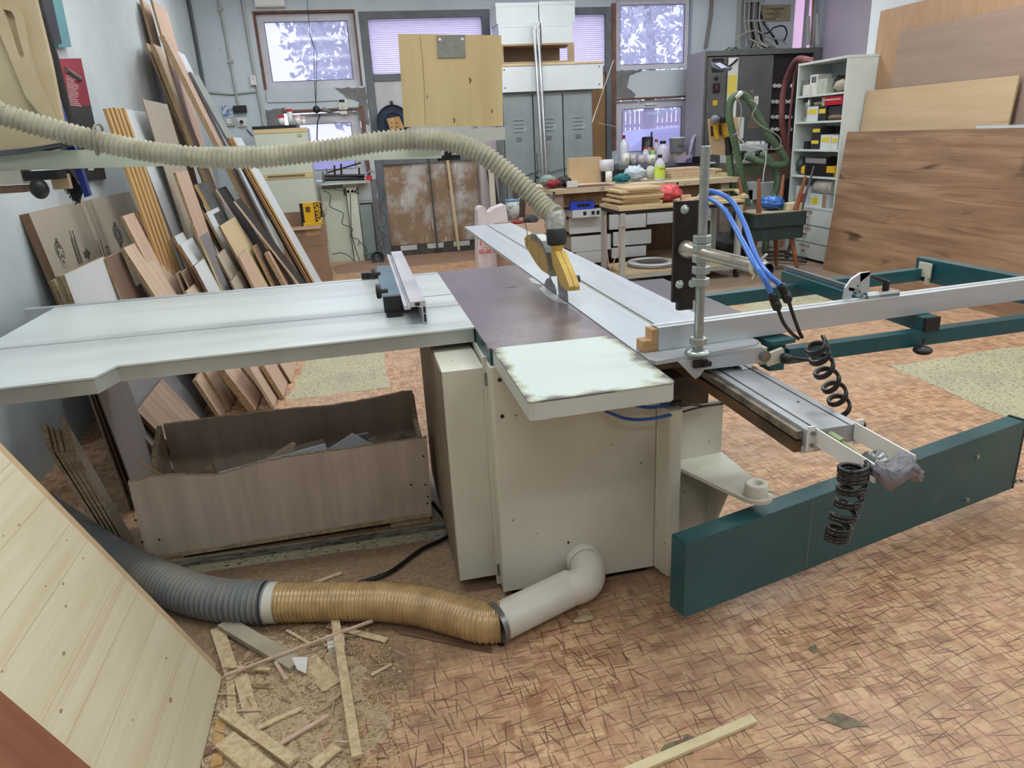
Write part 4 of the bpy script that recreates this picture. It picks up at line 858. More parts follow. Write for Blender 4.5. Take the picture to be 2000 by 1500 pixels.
B_ = [
 # pt, p2, pf, xf, t, face, edge, label
 ((277, 0), (301, 88), (290, -4), 7.35, .022, M_oak, M_chip, 'tall chipboard leftmost of the boards reaching above the photo top, thick raw edge'),
 ((297, 0), (322, 88), (323, 0), 7.3, .018, M_pinkoak, M_chip, 'tall pink oak board standing right of the tall raw edged one by the back corner'),
 ((345, 100), (385, 180), (360, 104), 7.2, .016, M_white, M_white, 'small white board end peeping out behind the tall pink oak board'),
 ((286, 85), (370, 286), (299, 86), 7.05, .018, M_oak, M_chip, 'tall raw edged chipboard strip left in the close pair by the wall'),
 ((300, 87), (379, 287), (313, 80), 6.95, .036, M_oak, M_chip, 'tall thick double chipboard strip right in the close pair by the wall'),
 ((320, 72), (474, 380), (336, 79), 6.75, .040, M_pinkoak, M_chip, 'longest pale pink oak board with thick layered raw edge in the rack of boards'),
 ((372, 142), (503, 380), (389, 149), 7.0, .020, mat('grey_green_board', (150, 156, 146), (136, 142, 132), .5, sc1=3), M_greyframe, 'long grey green board with rounded top just right of the longest pink oak one'),
 ((447, 271), (508, 380), (455, 271), 6.6, .022, M_pineb, mat('brown_edge', (130, 92, 60), None, .7), 'orange brown strip standing between the grey green board and the white one'),
 ((455, 270), (517, 380), (472, 273), 6.65, .018, M_white, M_pineb, 'white board rightmost in the whole leaning row next to the cartons'),
 (zA(535, 95), zA(700, 620), zA(870, 200), 5.4, .006, M_beige, M_brownply, 'thin beige sheet with a curved top among the leaning boards'),
 ((241, 213), (306, 380), (285, 217), 5.2, .012, M_white, M_brownply, 'wide white board beside the bundle of pine strips'),
 ((343, 338), (387, 462), (366, 331), 5.1, .018, M_pinkoak, M_chip, 'short pink oak board with sawn top right of the wide white one'),
 ((384, 362), (412, 412), (405, 354), 5.8, .022, mat('stained_grey_slab', (92, 94, 92), (60, 64, 64), .5, sc1=12), M_pineb, 'dark grey stained slab with an orange wood edge'),
 ((424, 371), (461, 428), (441, 364), 6.2, .016, M_blackm2, M_oak, 'upper black laminate board with oak edge'),
 ((459, 394), (497, 443), (470, 389), 6.1, .016, M_blackm2, M_oak, 'lower black laminate board beside the thick layered edge'),
 ((403, 417), (438, 486), (426, 405), 5.6, .018, M_white, M_chip, 'white board with raw edge above the maple one'),
 ((390, 412), (420, 470), (400, 407), 5.7, .016, M_brownply, M_brownply, 'narrow brown board tucked behind the white one with a raw edge'),
 ((430, 443), (497, 563), (460, 426), 5.4, .016, M_mapleb, M_brownply, 'yellow maple board standing clear in the middle of the leaning row'),
 ((467, 502), (497, 563), (482, 493), 5.2, .018, M_pinkoak, M_chip, 'short pink oak board with chipped edge standing before the maple one'),
 ((424, 500), (462, 568), (441, 487), 5.1, .016, M_beige, M_brownply, 'short pinkish beige board left of the maple one'),
 ((398, 505), (433, 571), (413, 491), 4.9, .020, M_oak, M_chip, 'oak board with thick raw edge close to the table edge'),
 ((451, 551), (460, 568), (469, 532), 4.95, .012, M_beige, M_brownply, 'very short beige board corner just showing above the saw table'),
 ((352, 480), (378, 521), (388, 460), 4.75, .018, M_white, M_chip, 'middle white offcut in the fan of white offcuts'),
 ((341, 464), (360, 500), (357, 452), 4.85, .018, M_white, M_chip, 'topmost white offcut in the fan of white offcuts'),
 ((380, 521), (407, 572), (400, 508), 4.6, .018, M_white, M_brownply, 'lowest white offcut in the fan of white offcuts'),
 ((390, 463), (404, 495), (406, 456), 4.9, .014, M_grey, M_mapleb, 'grey beige offcut behind the white offcuts'),
 ((347, 535), (358, 562), (356, 531), 4.6, .012, M_brownply, M_beige, 'left small brown offcut below the pine strips'),
 ((357, 532), (368, 556), (369, 527), 4.62, .012, M_brownply, M_beige, 'right small brown offcut below the pine strips'),
 ((364, 572), (370, 580), (381, 558), 4.4, .018, M_oak, M_chip, 'tiny oak offcut corner at the rim of the saw table'),
 ((497, 484), (534, 560), (503, 481), 5.9, .018, M_brownply, M_chip, 'short raw edged strip at the foot of the black laminate boards'),
 ((524, 496), (557, 557), (531, 493), 6.0, .034, M_pinkoak, M_chip, 'layered raw edged stack left of the longest board near the table'),
 ((240, 424), (266, 474), (278, 407), 4.4, .020, M_pinkoak, M_chip, 'wide pink oak board with raw edge overlapping the printed sheet'),
 ((242, 487), (305, 583), (277, 472), 4.2, .020, M_oak, M_chip, 'wide pale oak board nearest the printed sheet'),
 ((206, 506), (236, 575), (236, 489), -1.12, .014, mat('pinkish_brown_board', (128, 102, 88), (112, 88, 76), .6, sc1=12, stretch=(1, 1, .1)), M_chip, 'brown board between the white panel and the pale oak one'),  # the board's own pinkish brown, with long grain
 ((235, 582), (240, 590), (275, 557), -1.04, .012, M_grey, M_beige, 'grey beige board corner below the pale oak one'),
 ((126, 538), (149, 599), (203, 502), -1.20, .018, M_white, M_chip, 'large white panel standing before the printed sheet'),
 ((116, 540), (139, 600), (130, 532), -1.23, .018, M_beige, M_chip, 'raw edged chipboard right behind the large white panel'),
 ((106, 549), (129, 602), (120, 543), -1.27, .020, M_beige, M_chip, 'second raw edged chipboard behind the large white panel'),
 # feet that show under the saw table
 ((383, 744), (430, 815), (420, 715), -.90, .022, M_oak, M_chip, 'pale oak offcut under the saw table with its raw edge to the left'),
 ((434, 722), (499, 805), (453, 720), -.72, .040, M_pinkoak, M_chip, 'double raw edged board foot under the saw table'),
 ((486, 717), (537, 799), (505, 712), -.62, .018, M_oak, M_oak, 'oak board foot under the table right of the dark gap'),
 ((514, 714), (556, 781), (540, 708), -.58, .026, M_pinkoak, M_chip, 'raw edged board foot under the table third from the right'),
 ((546, 710), (570, 749), (580, 700), -.555, .010, M_oak, M_brownply, 'rightmost board foot standing on the bare floor patch'),
]
for pt, p2, pf, xf, t, fm, em, lab in B_:
    board(pt, p2, pf, xf, t, fm, em, 'leaning_board' if 'strip' not in lab else 'leaning_strip', lab)
for i in range(5):
    board((207 + i * 8.5, 213 - (i % 3)), (266 + i * 8.2, 380), None, -1.09 + i * .004, .018, M_pineb, M_pineb, 'pine_strip', ['leftmost', 'second', 'middle', 'fourth', 'rightmost'][i] + ' of the five tall orange pine strips bundled beside the wide white board', w=.045, grp='bundle of tall pine strips', cat='strip')
# thin sheets, dark panels and rotated offcuts below the table
def free_board(pts, n_vec, t, face, edge, nm, lab, cat='board', grp=GRP):
    mb = MB(); mb.prism([V(p) for p in pts], V(n_vec).normalized() * t, m=0, mside=1); return tag(mb.build(nm, [face, edge]), lab, cat, grp)
for i, (dx, m_, lab) in enumerate(((0, M_beige, 'left thin pale sheet leaning on the wall under the saw table'), (9, M_brownply, 'middle thin brown sheet leaning on the wall under the saw table'), (17, M_grey, 'right thin grey sheet leaning on the wall under the saw table'))):
    board((166 + dx, 745), (222 + dx * 1.2, 905), None, -1.12 + i * .02, .006, m_, m_, 'thin_sheet', lab, w=.35)
board((199, 763), (292, 868), (300, 715), -1.0, .018, M_grey, M_brownply, 'leaning_board', 'wide grey panel leaning under the left half of the saw table')
board((208, 800), (262, 905), (250, 780), -1.10, .018, M_brownply, M_brownply, 'leaning_board', 'dark brown panel in the shade behind the broken wooden bin')
board((268, 806), (312, 850), (318, 747), -.94, .020, mat('lined_oak', (170, 148, 128), (146, 124, 106), .55, sc1=22, stretch=(1, 1, .08)), M_brownply, 'leaning_board', 'oak board with slanted top leaning just behind the broken bin')
# low stack of raw chipboards near the bin
for i in range(5):
    board((150 - i * 12, 887 - i * 2 - (3 if i > 3 else 0)), (258 - i * 9, 1075 - i * 2), (118 - i * 6 + (0 if i else -10), 822 if i else 800), None, .018, M_beige if i == 0 else M_brownply, M_chipd, 'chipboard_offcut', ['front raw chipboard of the low stack by the wall, the tallest one', 'second raw chipboard of the low stack by the wall', 'third raw chipboard of the low stack by the wall', 'fourth raw chipboard of the low stack by the wall', 'rearmost raw chipboard of the low stack by the wall'][i], yf=2.72, grp='low chipboard stack', w=.055, top=(.13 if i == 0 else .08))

# ------------------------------------------------------------------ broken chipboard bin full of offcuts
M_bin = mat('worn_oak_laminate', (206, 188, 170), (188, 170, 152), .6, sc1=24, stretch=(1, 1, .06), detail=3, c3=(166, 148, 130), c3sc=2.5, c3rng=(.5, .8))
bn = thing('wooden_bin', 'broken wooden bin of grey oak laminate with ragged edges holding offcuts', 'bin', (-.39, 2.8, 0))
rr = random.Random(5)
def ragged(xa, xb, ztop, amp, n_, dips=()):
    out = []
    for i in range(n_ + 1):
        x = xa + (xb - xa) * i / n_; z = ztop(i / n_) + rr.uniform(-amp, amp)
        for (c_, w_, d_) in dips: z -= d_ * math.exp(-((x - c_) / w_) ** 2)
        out.append((x, z))
    return out
top = ragged(-.925, .158, lambda s: .356 + .016 * s, .0022, 60, ((-.62, .12, .028), (-.90, .03, .01)))
MB().prism([(x, 2.55, z) for x, z in [(-.925, .036), (.148, .046)] + top[::-1]], (0, .018, 0), m=0, mside=1).build('front_panel', [M_bin, M_chipd], bn)
top = ragged(-.90, .142, lambda s: .392 + .018 * s, .002, 50, ((-.2, .22, .015), (.1, .05, -.006)))
MB().prism([(x, 3.0, z) for x, z in [(-.90, .02), (.14, .022)] + top[::-1]], (0, .018, 0), m=0, mside=1).build('back_panel', [M_bin, M_chipd], bn)
side = [(2.568, .35), (2.60, .34), (2.66, .25), (2.72, .30), (2.80, .24), (2.86, .33), (2.93, .36), (3.0, .39)]
MB().prism([(-.925, 2.568, .015), (-.925, 3.0, .015)] + [(-.925, y, z) for y, z in side[::-1]], (.018, 0, 0), m=0, mside=1).build('side_panel', [M_bin, M_chipd], bn)
MB().prism([(.128, 2.568, .02), (.128, 3.0, .02)] + [(.128, y, z) for y, z in ((3.0, .40), (2.97, .41), (2.93, .38), (2.85, .33), (2.70, .33), (2.568, .35))], (.018, 0, 0), m=0, mside=1).build('side_panel', [M_bin, M_chipd], bn)
MB().prism([(-.925, 2.548, .018), (.148, 2.548, .028), (.148, 2.548, .046), (-.925, 2.548, .036)], (0, .452, 0)).build('base_panel', M_chipd, bn)
MB().box(-.90, -.80, 2.555, 3.0, 0, .0178).build('skid', M_chipd, bn); MB().box(-.02, .14, 2.56, 3.0, 0, .0265).build('skid', M_chipd, bn)
for (px, py) in ((252, 971), (265, 1016), (278, 1059), (298, 1083), (311, 1054), (827, 891), (803, 947), (831, 947), (836, 970), (835, 983)):
    q = onY(px, py, 2.55); MB().cyl(q + V((0, .001, 0)), q - V((0, .001, 0)), .0045, 8).build('screw_hole', M_darksteel, bn)
scr = [((430, 918), (635, 868), (640, 880), (470, 925), M_white, 'long white offcut sticking out of the broken bin'), ((500, 905), (570, 866), (577, 868), (540, 895), M_oak, 'oak offcut leaning behind the long white one in the bin'),
       ((632, 880), (688, 848), (730, 870), (655, 885), M_white, 'pointed white offcut in the middle of the bin'), ((640, 872), (690, 852), (720, 846), (712, 858), M_grey, 'grey offcut with a sharp tip in the bin'),
       ((700, 862), (733, 855), (737, 870), (710, 872), M_oak, 'small oak offcut right of the pointed white one in the bin'), ((765, 864), (785, 850), (806, 858), (795, 868), M_grey, 'grey offcut at the right end of the bin'),
       ((395, 912), (411, 905), (420, 920), (400, 925), M_chipd, 'little raw chipboard offcut at the left of the bin'), ((570, 872), (600, 866), (632, 858), (634, 875), M_beige, 'beige offcut laid under the long white one in the bin')]
for i, (a, b, c, d, m_, lab) in enumerate(scr):
    y = 2.70 + .03 * i; pts = [onY(*a, y + .03), onY(*b, y), onY(*c, y), onY(*d, y - .02)]
    lo = min(p.z for p in pts)
    pts2 = [pts[0] - V((0, 0, .10)), pts[0], pts[1], pts[2], pts[3] - V((0, 0, .10))]
    mb = MB(); mb.prism([V((p.x, y, max(p.z, .06))) for p in pts2], (0, .014, 0)); tag(mb.build('wood_offcut', m_), lab, 'offcut', 'offcuts in the broken bin')
tag(MB().tube([onY(268, 900, 2.6), onY(320, 930, 2.6)], .004, 5).build('wood_splinter', M_pineb), 'thin splinter poking out at the left corner of the bin', 'splinter')

# old trodden strips and worn patches of floor covering
M_patch = mat('speckled_old_vinyl', (186, 180, 148), (172, 166, 140), .6, sc1=3, fine=(42, (84, 70, 52), .58, .63, (1, 2.0, 1)), c3=(150, 148, 140), c3sc=3, c3rng=(.55, .75))
def flat(pts, m, z, nm, t=.0015, jit=.02, step=.12, seed=1):
    rr_ = random.Random(seed); P = []
    for i in range(len(pts)):
        a, b = V(pts[i]), V(pts[(i + 1) % len(pts)]); k = max(1, int((b - a).length / step))
        for j in range(k): p = a.lerp(b, j / k); P.append((p.x + rr_.uniform(-jit, jit), p.y + rr_.uniform(-jit, jit), z))
    return struct(MB().prism(P, (0, 0, t)).build(nm, m))
g = lambda x, y: tuple(onZ(x, y, 0)[:2])
flat([g(1738, 716), g(2000, 832), g(2150, 830), g(2150, 690), g(1985, 678)], M_patch, 0, 'floor_patch', seed=2)
flat([g(560, 782), g(757, 757), g(748, 688), g(600, 700)], M_patch, 0, 'floor_patch', seed=3)
flat([g(1430, 606), g(1545, 612), g(1700, 560), g(1640, 545), g(1500, 575)], M_patch, 0, 'floor_patch', seed=4)
flat([g(1240, 545), g(1420, 590), g(1540, 540), g(1700, 545), g(1600, 500), g(1450, 470)], mat('old_board_floor', (150, 130, 112), (126, 108, 92), .7, sc1=6, stretch=(.4, 3, 1)), 0, 'floor_patch', seed=6, t=.001)
flat([g(300, 1100), g(870, 1020), g(868, 1050), g(520, 1100), g(330, 1130)], M_patch, 0, 'floor_patch', seed=5, jit=.006)
flat([g(660, 535), g(930, 508), g(930, 488), g(745, 503), g(650, 520)], mat('dusty_doorstep', (150, 118, 98), (136, 108, 90), .8, sc1=3), 0, 'floor_patch', t=.001, seed=7)
mb = MB(); a, b = onZ(330, 1112, 0), onZ(872, 1034, 0); mb.par(a, b - a, (0, .03, 0), (0, 0, .012)); tag(mb.build('metal_strip', mat('worn_strip', (150, 150, 148), (66, 62, 58), .5, .3, sc1=14, stretch=(1, 4, 4))), 'long scuffed flat strip lying on the floor in front of the broken bin', 'strip')
tag(MB().tube(spline([onZ(690, 1142, .012), onZ(760, 1118, .012), onZ(820, 1075, .012), onZ(880, 1038, .02), V((.16, 2.62, .05))], 8), .008, 8).build('power_cable', M_blk), 'thick black cable curving over the floor to the saw cover', 'cable')
tag(MB().tube([(-1.45, 2.62, .62), (-1.5, 2.72, .60), (-1.6, 3.2, .80)], .008, 8).build('power_cable', M_blk), 'black cable beside the left wall under the table corner', 'cable')

# ------------------------------------------------------------------ pine laminated board and brown board leaning in the near left corner
def plank(Y0, Y1, foot_x, slope, L, off, face, edge, nm, lab):
    th = -math.atan(slope); mb = MB(); t = .03
    mb.prism([(0, 0, 0), (0, Y1 - Y0, 0), (0, Y1 - Y0, L), (0, 0, L)], (-t, 0, 0), m=0, mside=1)
    o = mb.build(nm, [face, edge], origin=(0, 0, 0), bevel=.002); o.location = (foot_x + off, Y0, .002 + t * .44); o.rotation_euler = (0, th, 0)
    return tag(o, lab, 'board')
M_pinelam = mat('laminated_pine', (212, 203, 176), (200, 186, 154), .5, sc1=6, stretch=(1, .22, 3.2), contrast=(.38, .72), detail=5, dist=.9, c3=(184, 158, 124), c3sc=3.4, c3stretch=(1, .12, 6), c3rng=(.6, .74))
po = plank(1.28, 1.825, -.545, .49, 2.25, 0, M_pinelam, M_pineb, 'pine_board', 'wide pale laminated pine board with knots leaning in the near left corner')
for k in range(1, 24):
    x = k * .09 + .02 * math.sin(k * 2.3); MB().box(.0003, .0009, .003, .542, x, x + .0009).build('lamella_joint', mat('lamella_line', (190, 172, 136), None, .7), po).location = (0.0006, .2725, x)
knm = mat('pine_knot', (140, 118, 92), (176, 150, 116), .7, sc1=70)
for i in range(26):
    y = R.uniform(.03, .51); z = R.uniform(.06, 1.2); r = R.choice((.002, .003, .003, .004, .006)); 
    o = MB().lathe((0, 0, 0), [(r, 0), (r * .8, .0012), (0, .0014)], (1, 0, 0), 10).build('knot', knm, po); o.location = (.0004, y, z); o.scale = (1, 1.7, 1)
tag(MB().prism([(-.575, 1.30, .004), (-.575, 1.90, .004), (-1.56, 1.90, 2.02), (-1.56, 1.30, 2.02)], (-.018, 0, -.009)).build('mdf_backing', M_mdf), 'brown mdf sheet just behind the pale pine board', 'board')
po2 = plank(.70, 1.272, -.545, .49, 1.9, .018, mat('reddish_brown_board', (150, 98, 72), (130, 82, 60), .5, sc1=20, stretch=(1, 1, .06)), M_chip, 'brown_board', 'reddish brown board in front of the pine one at the bottom left')

# ------------------------------------------------------------------ sawdust, shavings and sticks on the floor
M_dust = mat('sawdust', (196, 176, 142), (172, 150, 120), .95, sc1=90, fine=(220, (112, 92, 68), .6, .75), detail=3, bump=.8, bsc=200)
dc = V((-.40, 1.60, 0)); mb = MB(); n1, n2 = 60, 60; vs = []; idx = {}
for i in range(n1 + 1):
    for j in range(n2 + 1):
        x = -.72 + i * .66 / n1 ; y = 1.30 + j * .72 / n2
        d = math.sqrt(((x + .38) / .26) ** 2 + ((y - 1.62) / .34) ** 2); h = max(-.004, .018 * (1 - d) + .012 * noise.noise(V((x * 14, y * 14, 0))) + .006 * noise.noise(V((x * 60, y * 60, 3)))) if d < 1.3 else -.004
        vs.append((x, y, h))
mb.add(vs, [(i * (n2 + 1) + j, (i + 1) * (n2 + 1) + j, (i + 1) * (n2 + 1) + j + 1, i * (n2 + 1) + j + 1) for i in range(n1) for j in range(n2)], 0, True)
o = stuff(mb.build('sawdust_pile', M_dust)); tag(o, 'low heap of sawdust on the floor right of the pine board', 'sawdust')
mb = MB(); rr = random.Random(11)
for i in range(9000):
    a_ = rr.uniform(0, 6.28); q = rr.random() ** .55; x = -.38 + math.cos(a_) * q * .36; y = 1.62 + math.sin(a_) * q * .46
    if i % 4 == 0: x += rr.gauss(0, .2); y += rr.gauss(0, .22)
    if x < -.62: continue
    d = math.sqrt(((x + .38) / .26) ** 2 + ((y - 1.62) / .34) ** 2); z = max(.001, .018 * (1 - d) + .012 * noise.noise(V((x * 14, y * 14, 0)))) + rr.uniform(0, .003)
    l = rr.uniform(.002, .006); b_ = rr.uniform(0, 6.28); u = V((math.cos(b_), math.sin(b_), rr.uniform(-.4, .4))) * l; s_ = V((-u.y, u.x, rr.uniform(-1, 1) * .002)).normalized() * l * .35
    c = V((x, y, z)); mb.add([c - u, c + s_, c + u, c - s_], [(0, 1, 2, 3)], rr.choice((0, 0, 1)))
o = stuff(mb.build('wood_chips', [mat('pale_chip', (206, 184, 146), None, .9), mat('brown_chip', (150, 122, 88), None, .9)])); tag(o, 'scattered loose wood chips and dust over the sawdust heap', 'wood chips')
def stick(a, b, w_, t, z, m, lab, nm='wood_stick', tilt=0):
    A, B = onZ(a[0], a[1], z), onZ(b[0], b[1], z); d = B - A; s_ = V((-d.y, d.x, 0)).normalized() * w_
    mb = MB(); mb.par(A - s_ / 2, d + V((0, 0, tilt)), s_, (0, 0, t)); return tag(mb.build(nm, m, bevel=.0008, seg=1), lab, 'offcut', 'sticks and offcuts on the floor')
S = [((655, 1213), (698, 1482), .026, .010, .026, M_stick, 'long straight chipboard stick lying towards the camera on the floor'), ((440, 1222), (580, 1305), .050, .018, .012, mat('dusty_white_strip', (178, 168, 150), (160, 148, 128), .7, sc1=9), 'thick whitish offcut in front of the grey hose'),
     ((438, 1322), (728, 1214), .009, .007, .032, M_pinkoak, 'long thin stick lying across the thick whitish offcut'), ((424, 1228), (452, 1312), .040, .005, .008, M_stick, 'chipboard strip running down beside the pine board corner'),
     ((440, 1303), (528, 1310), .012, .006, .020, M_stick, 'short splintered strip across the chipboard ones'), ((436, 1395), (575, 1492), .030, .012, .018, M_stick, 'chipboard strip slanting to the bottom of the photo'),
     ((470, 1320), (495, 1410), .038, .006, .012, M_stick, 'broad thin chipboard strip in the dust left of the heap'), ((450, 1325), (455, 1398), .022, .006, .009, M_stick, 'narrow chipboard strip beside the pine board'),
     ((440, 1450), (520, 1515), .055, .014, .016, M_stick, 'thick chipboard offcut at the bottom edge'), ((548, 1455), (640, 1400), .012, .006, .020, M_pinkoak, 'thin brown strip rising to the right below the heap'),
     ((395, 1472), (440, 1460), .028, .006, .010, M_brownply, 'small brown offcut poking out under the pine board'), ((500, 1425), (590, 1385), .016, .005, .022, M_stick, 'splinter of chipboard on the heap'),
     ((780, 1235), (960, 1272), .016, .005, .002, M_brownply, 'flat brown strip lying in front of the amber hose'), ((612, 1140), (668, 1120), .014, .005, .003, M_stick, 'small chip of wood behind the amber hose'),
     ((725, 1320), (765, 1298), .010, .004, .003, M_stick, 'small stick right of the long straight one'), ((560, 1232), (612, 1262), .010, .004, .004, M_stick, 'thin dark sliver right of the thick whitish offcut'),
     ((538, 1295), (560, 1330), .010, .006, .024, M_pinkoak, 'tiny sliver standing out by the paper label'), ((640, 1222), (756, 1252), .022, .004, .006, M_stick, 'splintered chipboard piece under the long straight stick'),
     ((432, 1410), (424, 1500), .026, .008, .006, M_pineb, 'pine strip half under the corner of the pine board'), ((600, 1292), (650, 1345), .06, .010, .004, M_stick, 'broad chipboard chunk half buried in the dust'),
     ((610, 1500), (660, 1460), .034, .006, .010, M_stick, 'broad thin piece at the bottom edge of the heap')]
for s_ in S: stick(*s_[:6], s_[6])
mbp = MB(); q = [onZ(*p, .030) for p in ((570, 1284), (601, 1284), (598, 1316), (580, 1308))]; tag(MB().prism(q, (0, 0, .001)).build('paper_label', M_whitep), 'torn white paper label on the sawdust heap', 'label')
q = [onZ(*p, .004) for p in ((638, 1250), (672, 1243), (675, 1268), (642, 1276))]; tag(MB().prism(q, (0, 0, .018)).build('white_block', M_whitep), 'small white block under the long straight stick', 'block')
# loose slivers, individually countable but tiny
mb = MB(); rr = random.Random(3)
for i in range(170):
    x = rr.gauss(-.40, .16); y = rr.gauss(1.60, .22)
    if x < -.58 or y < 1.2: continue
    l = rr.uniform(.02, .07); a_ = rr.uniform(0, 6.28); u = V((math.cos(a_), math.sin(a_), 0)) * l; s_ = V((-u.y, u.x, 0)).normalized() * rr.uniform(.002, .006)
    mb.par(V((x, y, rr.uniform(.004, .024))), u + V((0, 0, rr.uniform(-.006, .006))), s_, (0, 0, .0015), m=rr.choice((0, 1)))
o = stuff(mb.build('wood_slivers', [M_chip, M_pinkoak])); tag(o, 'loose wood slivers strewn over the sawdust', 'slivers')
A, B = onZ(1480, 1408, .012), onZ(1265, 1500, .012); d = (B - A).normalized(); s_ = V((-d.y, d.x, 0)) * .026
tag(MB().par(A, d * .62, -s_, (0, 0, -.010)).build('pine_batten', mat('clean_pine', (222, 208, 168), (206, 190, 148), .55, sc1=20, stretch=(.4, 1, 1))), 'clean pale pine batten lying alone at the bottom right of the floor', 'batten')
flat([g(1290, 1465), g(1340, 1435), g(1365, 1440), g(1350, 1470), g(1310, 1480)], mat('torn_floor', (96, 82, 68), (134, 124, 104), .9, sc1=30), 0, 'floor_scar', t=.002, jit=.006, step=.02, seed=9)
flat([g(1595, 1405), g(1640, 1392), g(1675, 1408), g(1690, 1418), g(1650, 1424)], MC['torn_floor'], 0, 'floor_scar', t=.002, jit=.006, step=.02, seed=10)
flat([g(1578, 1266), g(1590, 1260), g(1600, 1272), g(1590, 1277)], MC['torn_floor'], 0, 'floor_scar', t=.002, jit=.003, step=.02, seed=11)
q = onZ(1140, 1208, .004); tag(MB().blob(q, .04, .018, .006, 12, 6, .2, 4, 2).build('dust_lump', M_dust), 'lump of sawdust under the white elbow pipe', 'sawdust')

# ------------------------------------------------------------------ back left: fridge, cartons, wall fittings
M_fridge = mat('pale_green_fridge', (205, 212, 196), (196, 202, 186), .4, sc1=2); M_trim = mat('cream_fridge_trim', (206, 186, 140), None, .5)
fg = thing('fridge', 'pale two door fridge with cream trim standing under the left windows', 'fridge', (-.77, 9.3, 0))
MB().box(-1.06, -.47, 9.04, 9.66, .03, 1.66).build('cabinet', M_fridge, fg, bevel=.01)
MB().box(-1.06, -.47, 8.99, 9.035, 1.17, 1.62).build('freezer_door', M_fridge, fg, bevel=.01)
MB().box(-1.06, -.47, 8.99, 9.035, .08, 1.11).build('door', M_fridge, fg, bevel=.01)
MB().box(-1.062, -.468, 8.985, 9.04, 1.62, 1.665).build('top_trim', M_trim, fg, bevel=.004)
a = MB().box(-1.062, -.468, 8.985, 9.035, 1.112, 1.168).build('middle_trim', M_trim, fg, bevel=.004); MB().box(-.98, -.56, 8.975, 8.99, 1.14, 1.155).build('grip', mat('grip_brown', (120, 98, 66), None, .6), a, bevel=.003)  # grip bar in one even brown, darker than the trim
q = onY(585, 264, 8.985); MB().tube([q, q - V((0, .002, 0))], .028, 20, squash=.6).build('oval_badge', mat('badge_gold', (196, 186, 130), (150, 140, 96), .4, sc1=60), fg)
tag(MB().box(-1.07, -.58, 9.0, 9.5, 1.666, 1.70).build('black_tray', M_black, bevel=.008), 'flat black tray lying on top of the fridge', 'tray')
for i, (x0, y0, x1, y1, lab) in enumerate(((543, 225, 556, 243, 'leftmost small white tub with red lid on the fridge'), (561, 213, 572, 243, 'tallest white box with red top on the fridge'), (575, 224, 588, 243, 'white paper cup stack with red dots on the fridge'), (587, 227, 598, 246, 'rightmost white paper cup stack on the fridge'))):
    a, b, c, d = fb(x0, y0, x1, y1, 9.35); c = 1.701; t = thing('white_tub', lab, 'tub', ((a + b) / 2, 9.35, c), 'tubs on the fridge')
    MB().lathe(((a + b) / 2, 9.35, c), [(0, 0), ((b - a) * .42, 0), ((b - a) / 2, d - c - .03), (0, d - c - .03)], n=16).build('tub', M_whitep, t)
    MB().cyl(((a + b) / 2, 9.35, d - .03), ((a + b) / 2, 9.35, d), (b - a) * .52, 16).build('lid', M_red if i < 2 else mat('pink_lid', (210, 170, 175), None, .5), t)
# conduits, cables and fittings on the back wall
M_cond = mat('grey_conduit', (172, 174, 170), None, .6)
def wallcable(pts, r, m, nm, lab, cat='cable', y=None): return tag(MB().tube([onY(p[0], p[1], (BY - r - .002) if y is None else y) for p in pts], r, 6).build(nm, m), lab, cat)
tag(MB().cyl((WX + .03, BY - .03, 1.9), (WX + .03, BY - .03, CEIL - .02), .018, 10).build('corner_pipe', mat('dark_corner_pipe', (92, 96, 100), None, .6)), 'dark grey vertical pipe running down the back left corner', 'pipe')
wc = wallcable([(424, -12), (430, 16), (437, 50), (449, 118), (457, 160), (466, 206)], .014, M_cond, 'wall_cable', 'vertical grey cable with clips running down to the black box on the back wall')
for (px, py) in ((430, 17), (450, 119)): q = onY(px, py, BY - .03); MB().box(q.x - .03, q.x + .03, BY - .035, BY - .001, q.z - .015, q.z + .015).build('clip', M_cond, wc)
wallcable([(471, -12), (492, 115), (503, 175), (511, 215), (515, 245)], .018, M_cond, 'conduit_pipe', 'grey conduit running down beside the top left window', 'pipe')
wallcable([(404, 180), (450, 184), (498, 179), (505, 184), (512, 215)], .012, M_cond, 'conduit_pipe', 'thin grey conduit running level along the back wall by the boards', 'pipe')
wallcable([(518, 176), (520, 195), (524, 200), (590, 199), (660, 196)], .006, M_cond, 'signal_cable', 'thin white cable running below the top left window to the keypad')
def wbox(x0, y0, x1, y1, dep, m, nm, lab, cat, parts=(), bev=.005, y=None):
    Y = (BY if y is None else y) - dep; a, b, c, d = fb(x0, y0, x1, y1, Y); t = thing(nm, lab, cat, ((a + b) / 2, Y + dep, (c + d) / 2))
    MB().box(a, b, Y, Y + dep - .001, c, d).build('housing', m, t, bevel=bev)
    for (u0, v0, u1, v1, m2, n2) in parts: MB().box(a + (b - a) * u0, a + (b - a) * u1, Y - .006, Y, c + (d - c) * v0, c + (d - c) * v1).build(n2, m2, t, bevel=.001)
    return t
wbox(488, 147, 500, 166, .05, M_whitep, 'alarm_sensor', 'small white sensor box on the back wall left of the top window', 'sensor', ((.2, .55, .8, .85, M_frame, 'lens'),))
wbox(456, 206, 481, 220, .06, M_black, 'junction_box', 'black junction box under the clipped grey cable', 'junction box', ((.1, .2, .9, .8, M_blackm, 'cover'),))
t = wbox(464, 232, 481, 247, .03, M_whitep, 'wall_socket', 'cream wall socket with a black plug below the black junction box', 'socket', ((.15, .15, .85, .85, M_whitep, 'face_plate'),))
q = onY(472, 238, BY - .05); MB().cyl(q + V((0, .01, 0)), q - V((0, .03, 0)), .02, 12).build('plug', M_black, t)
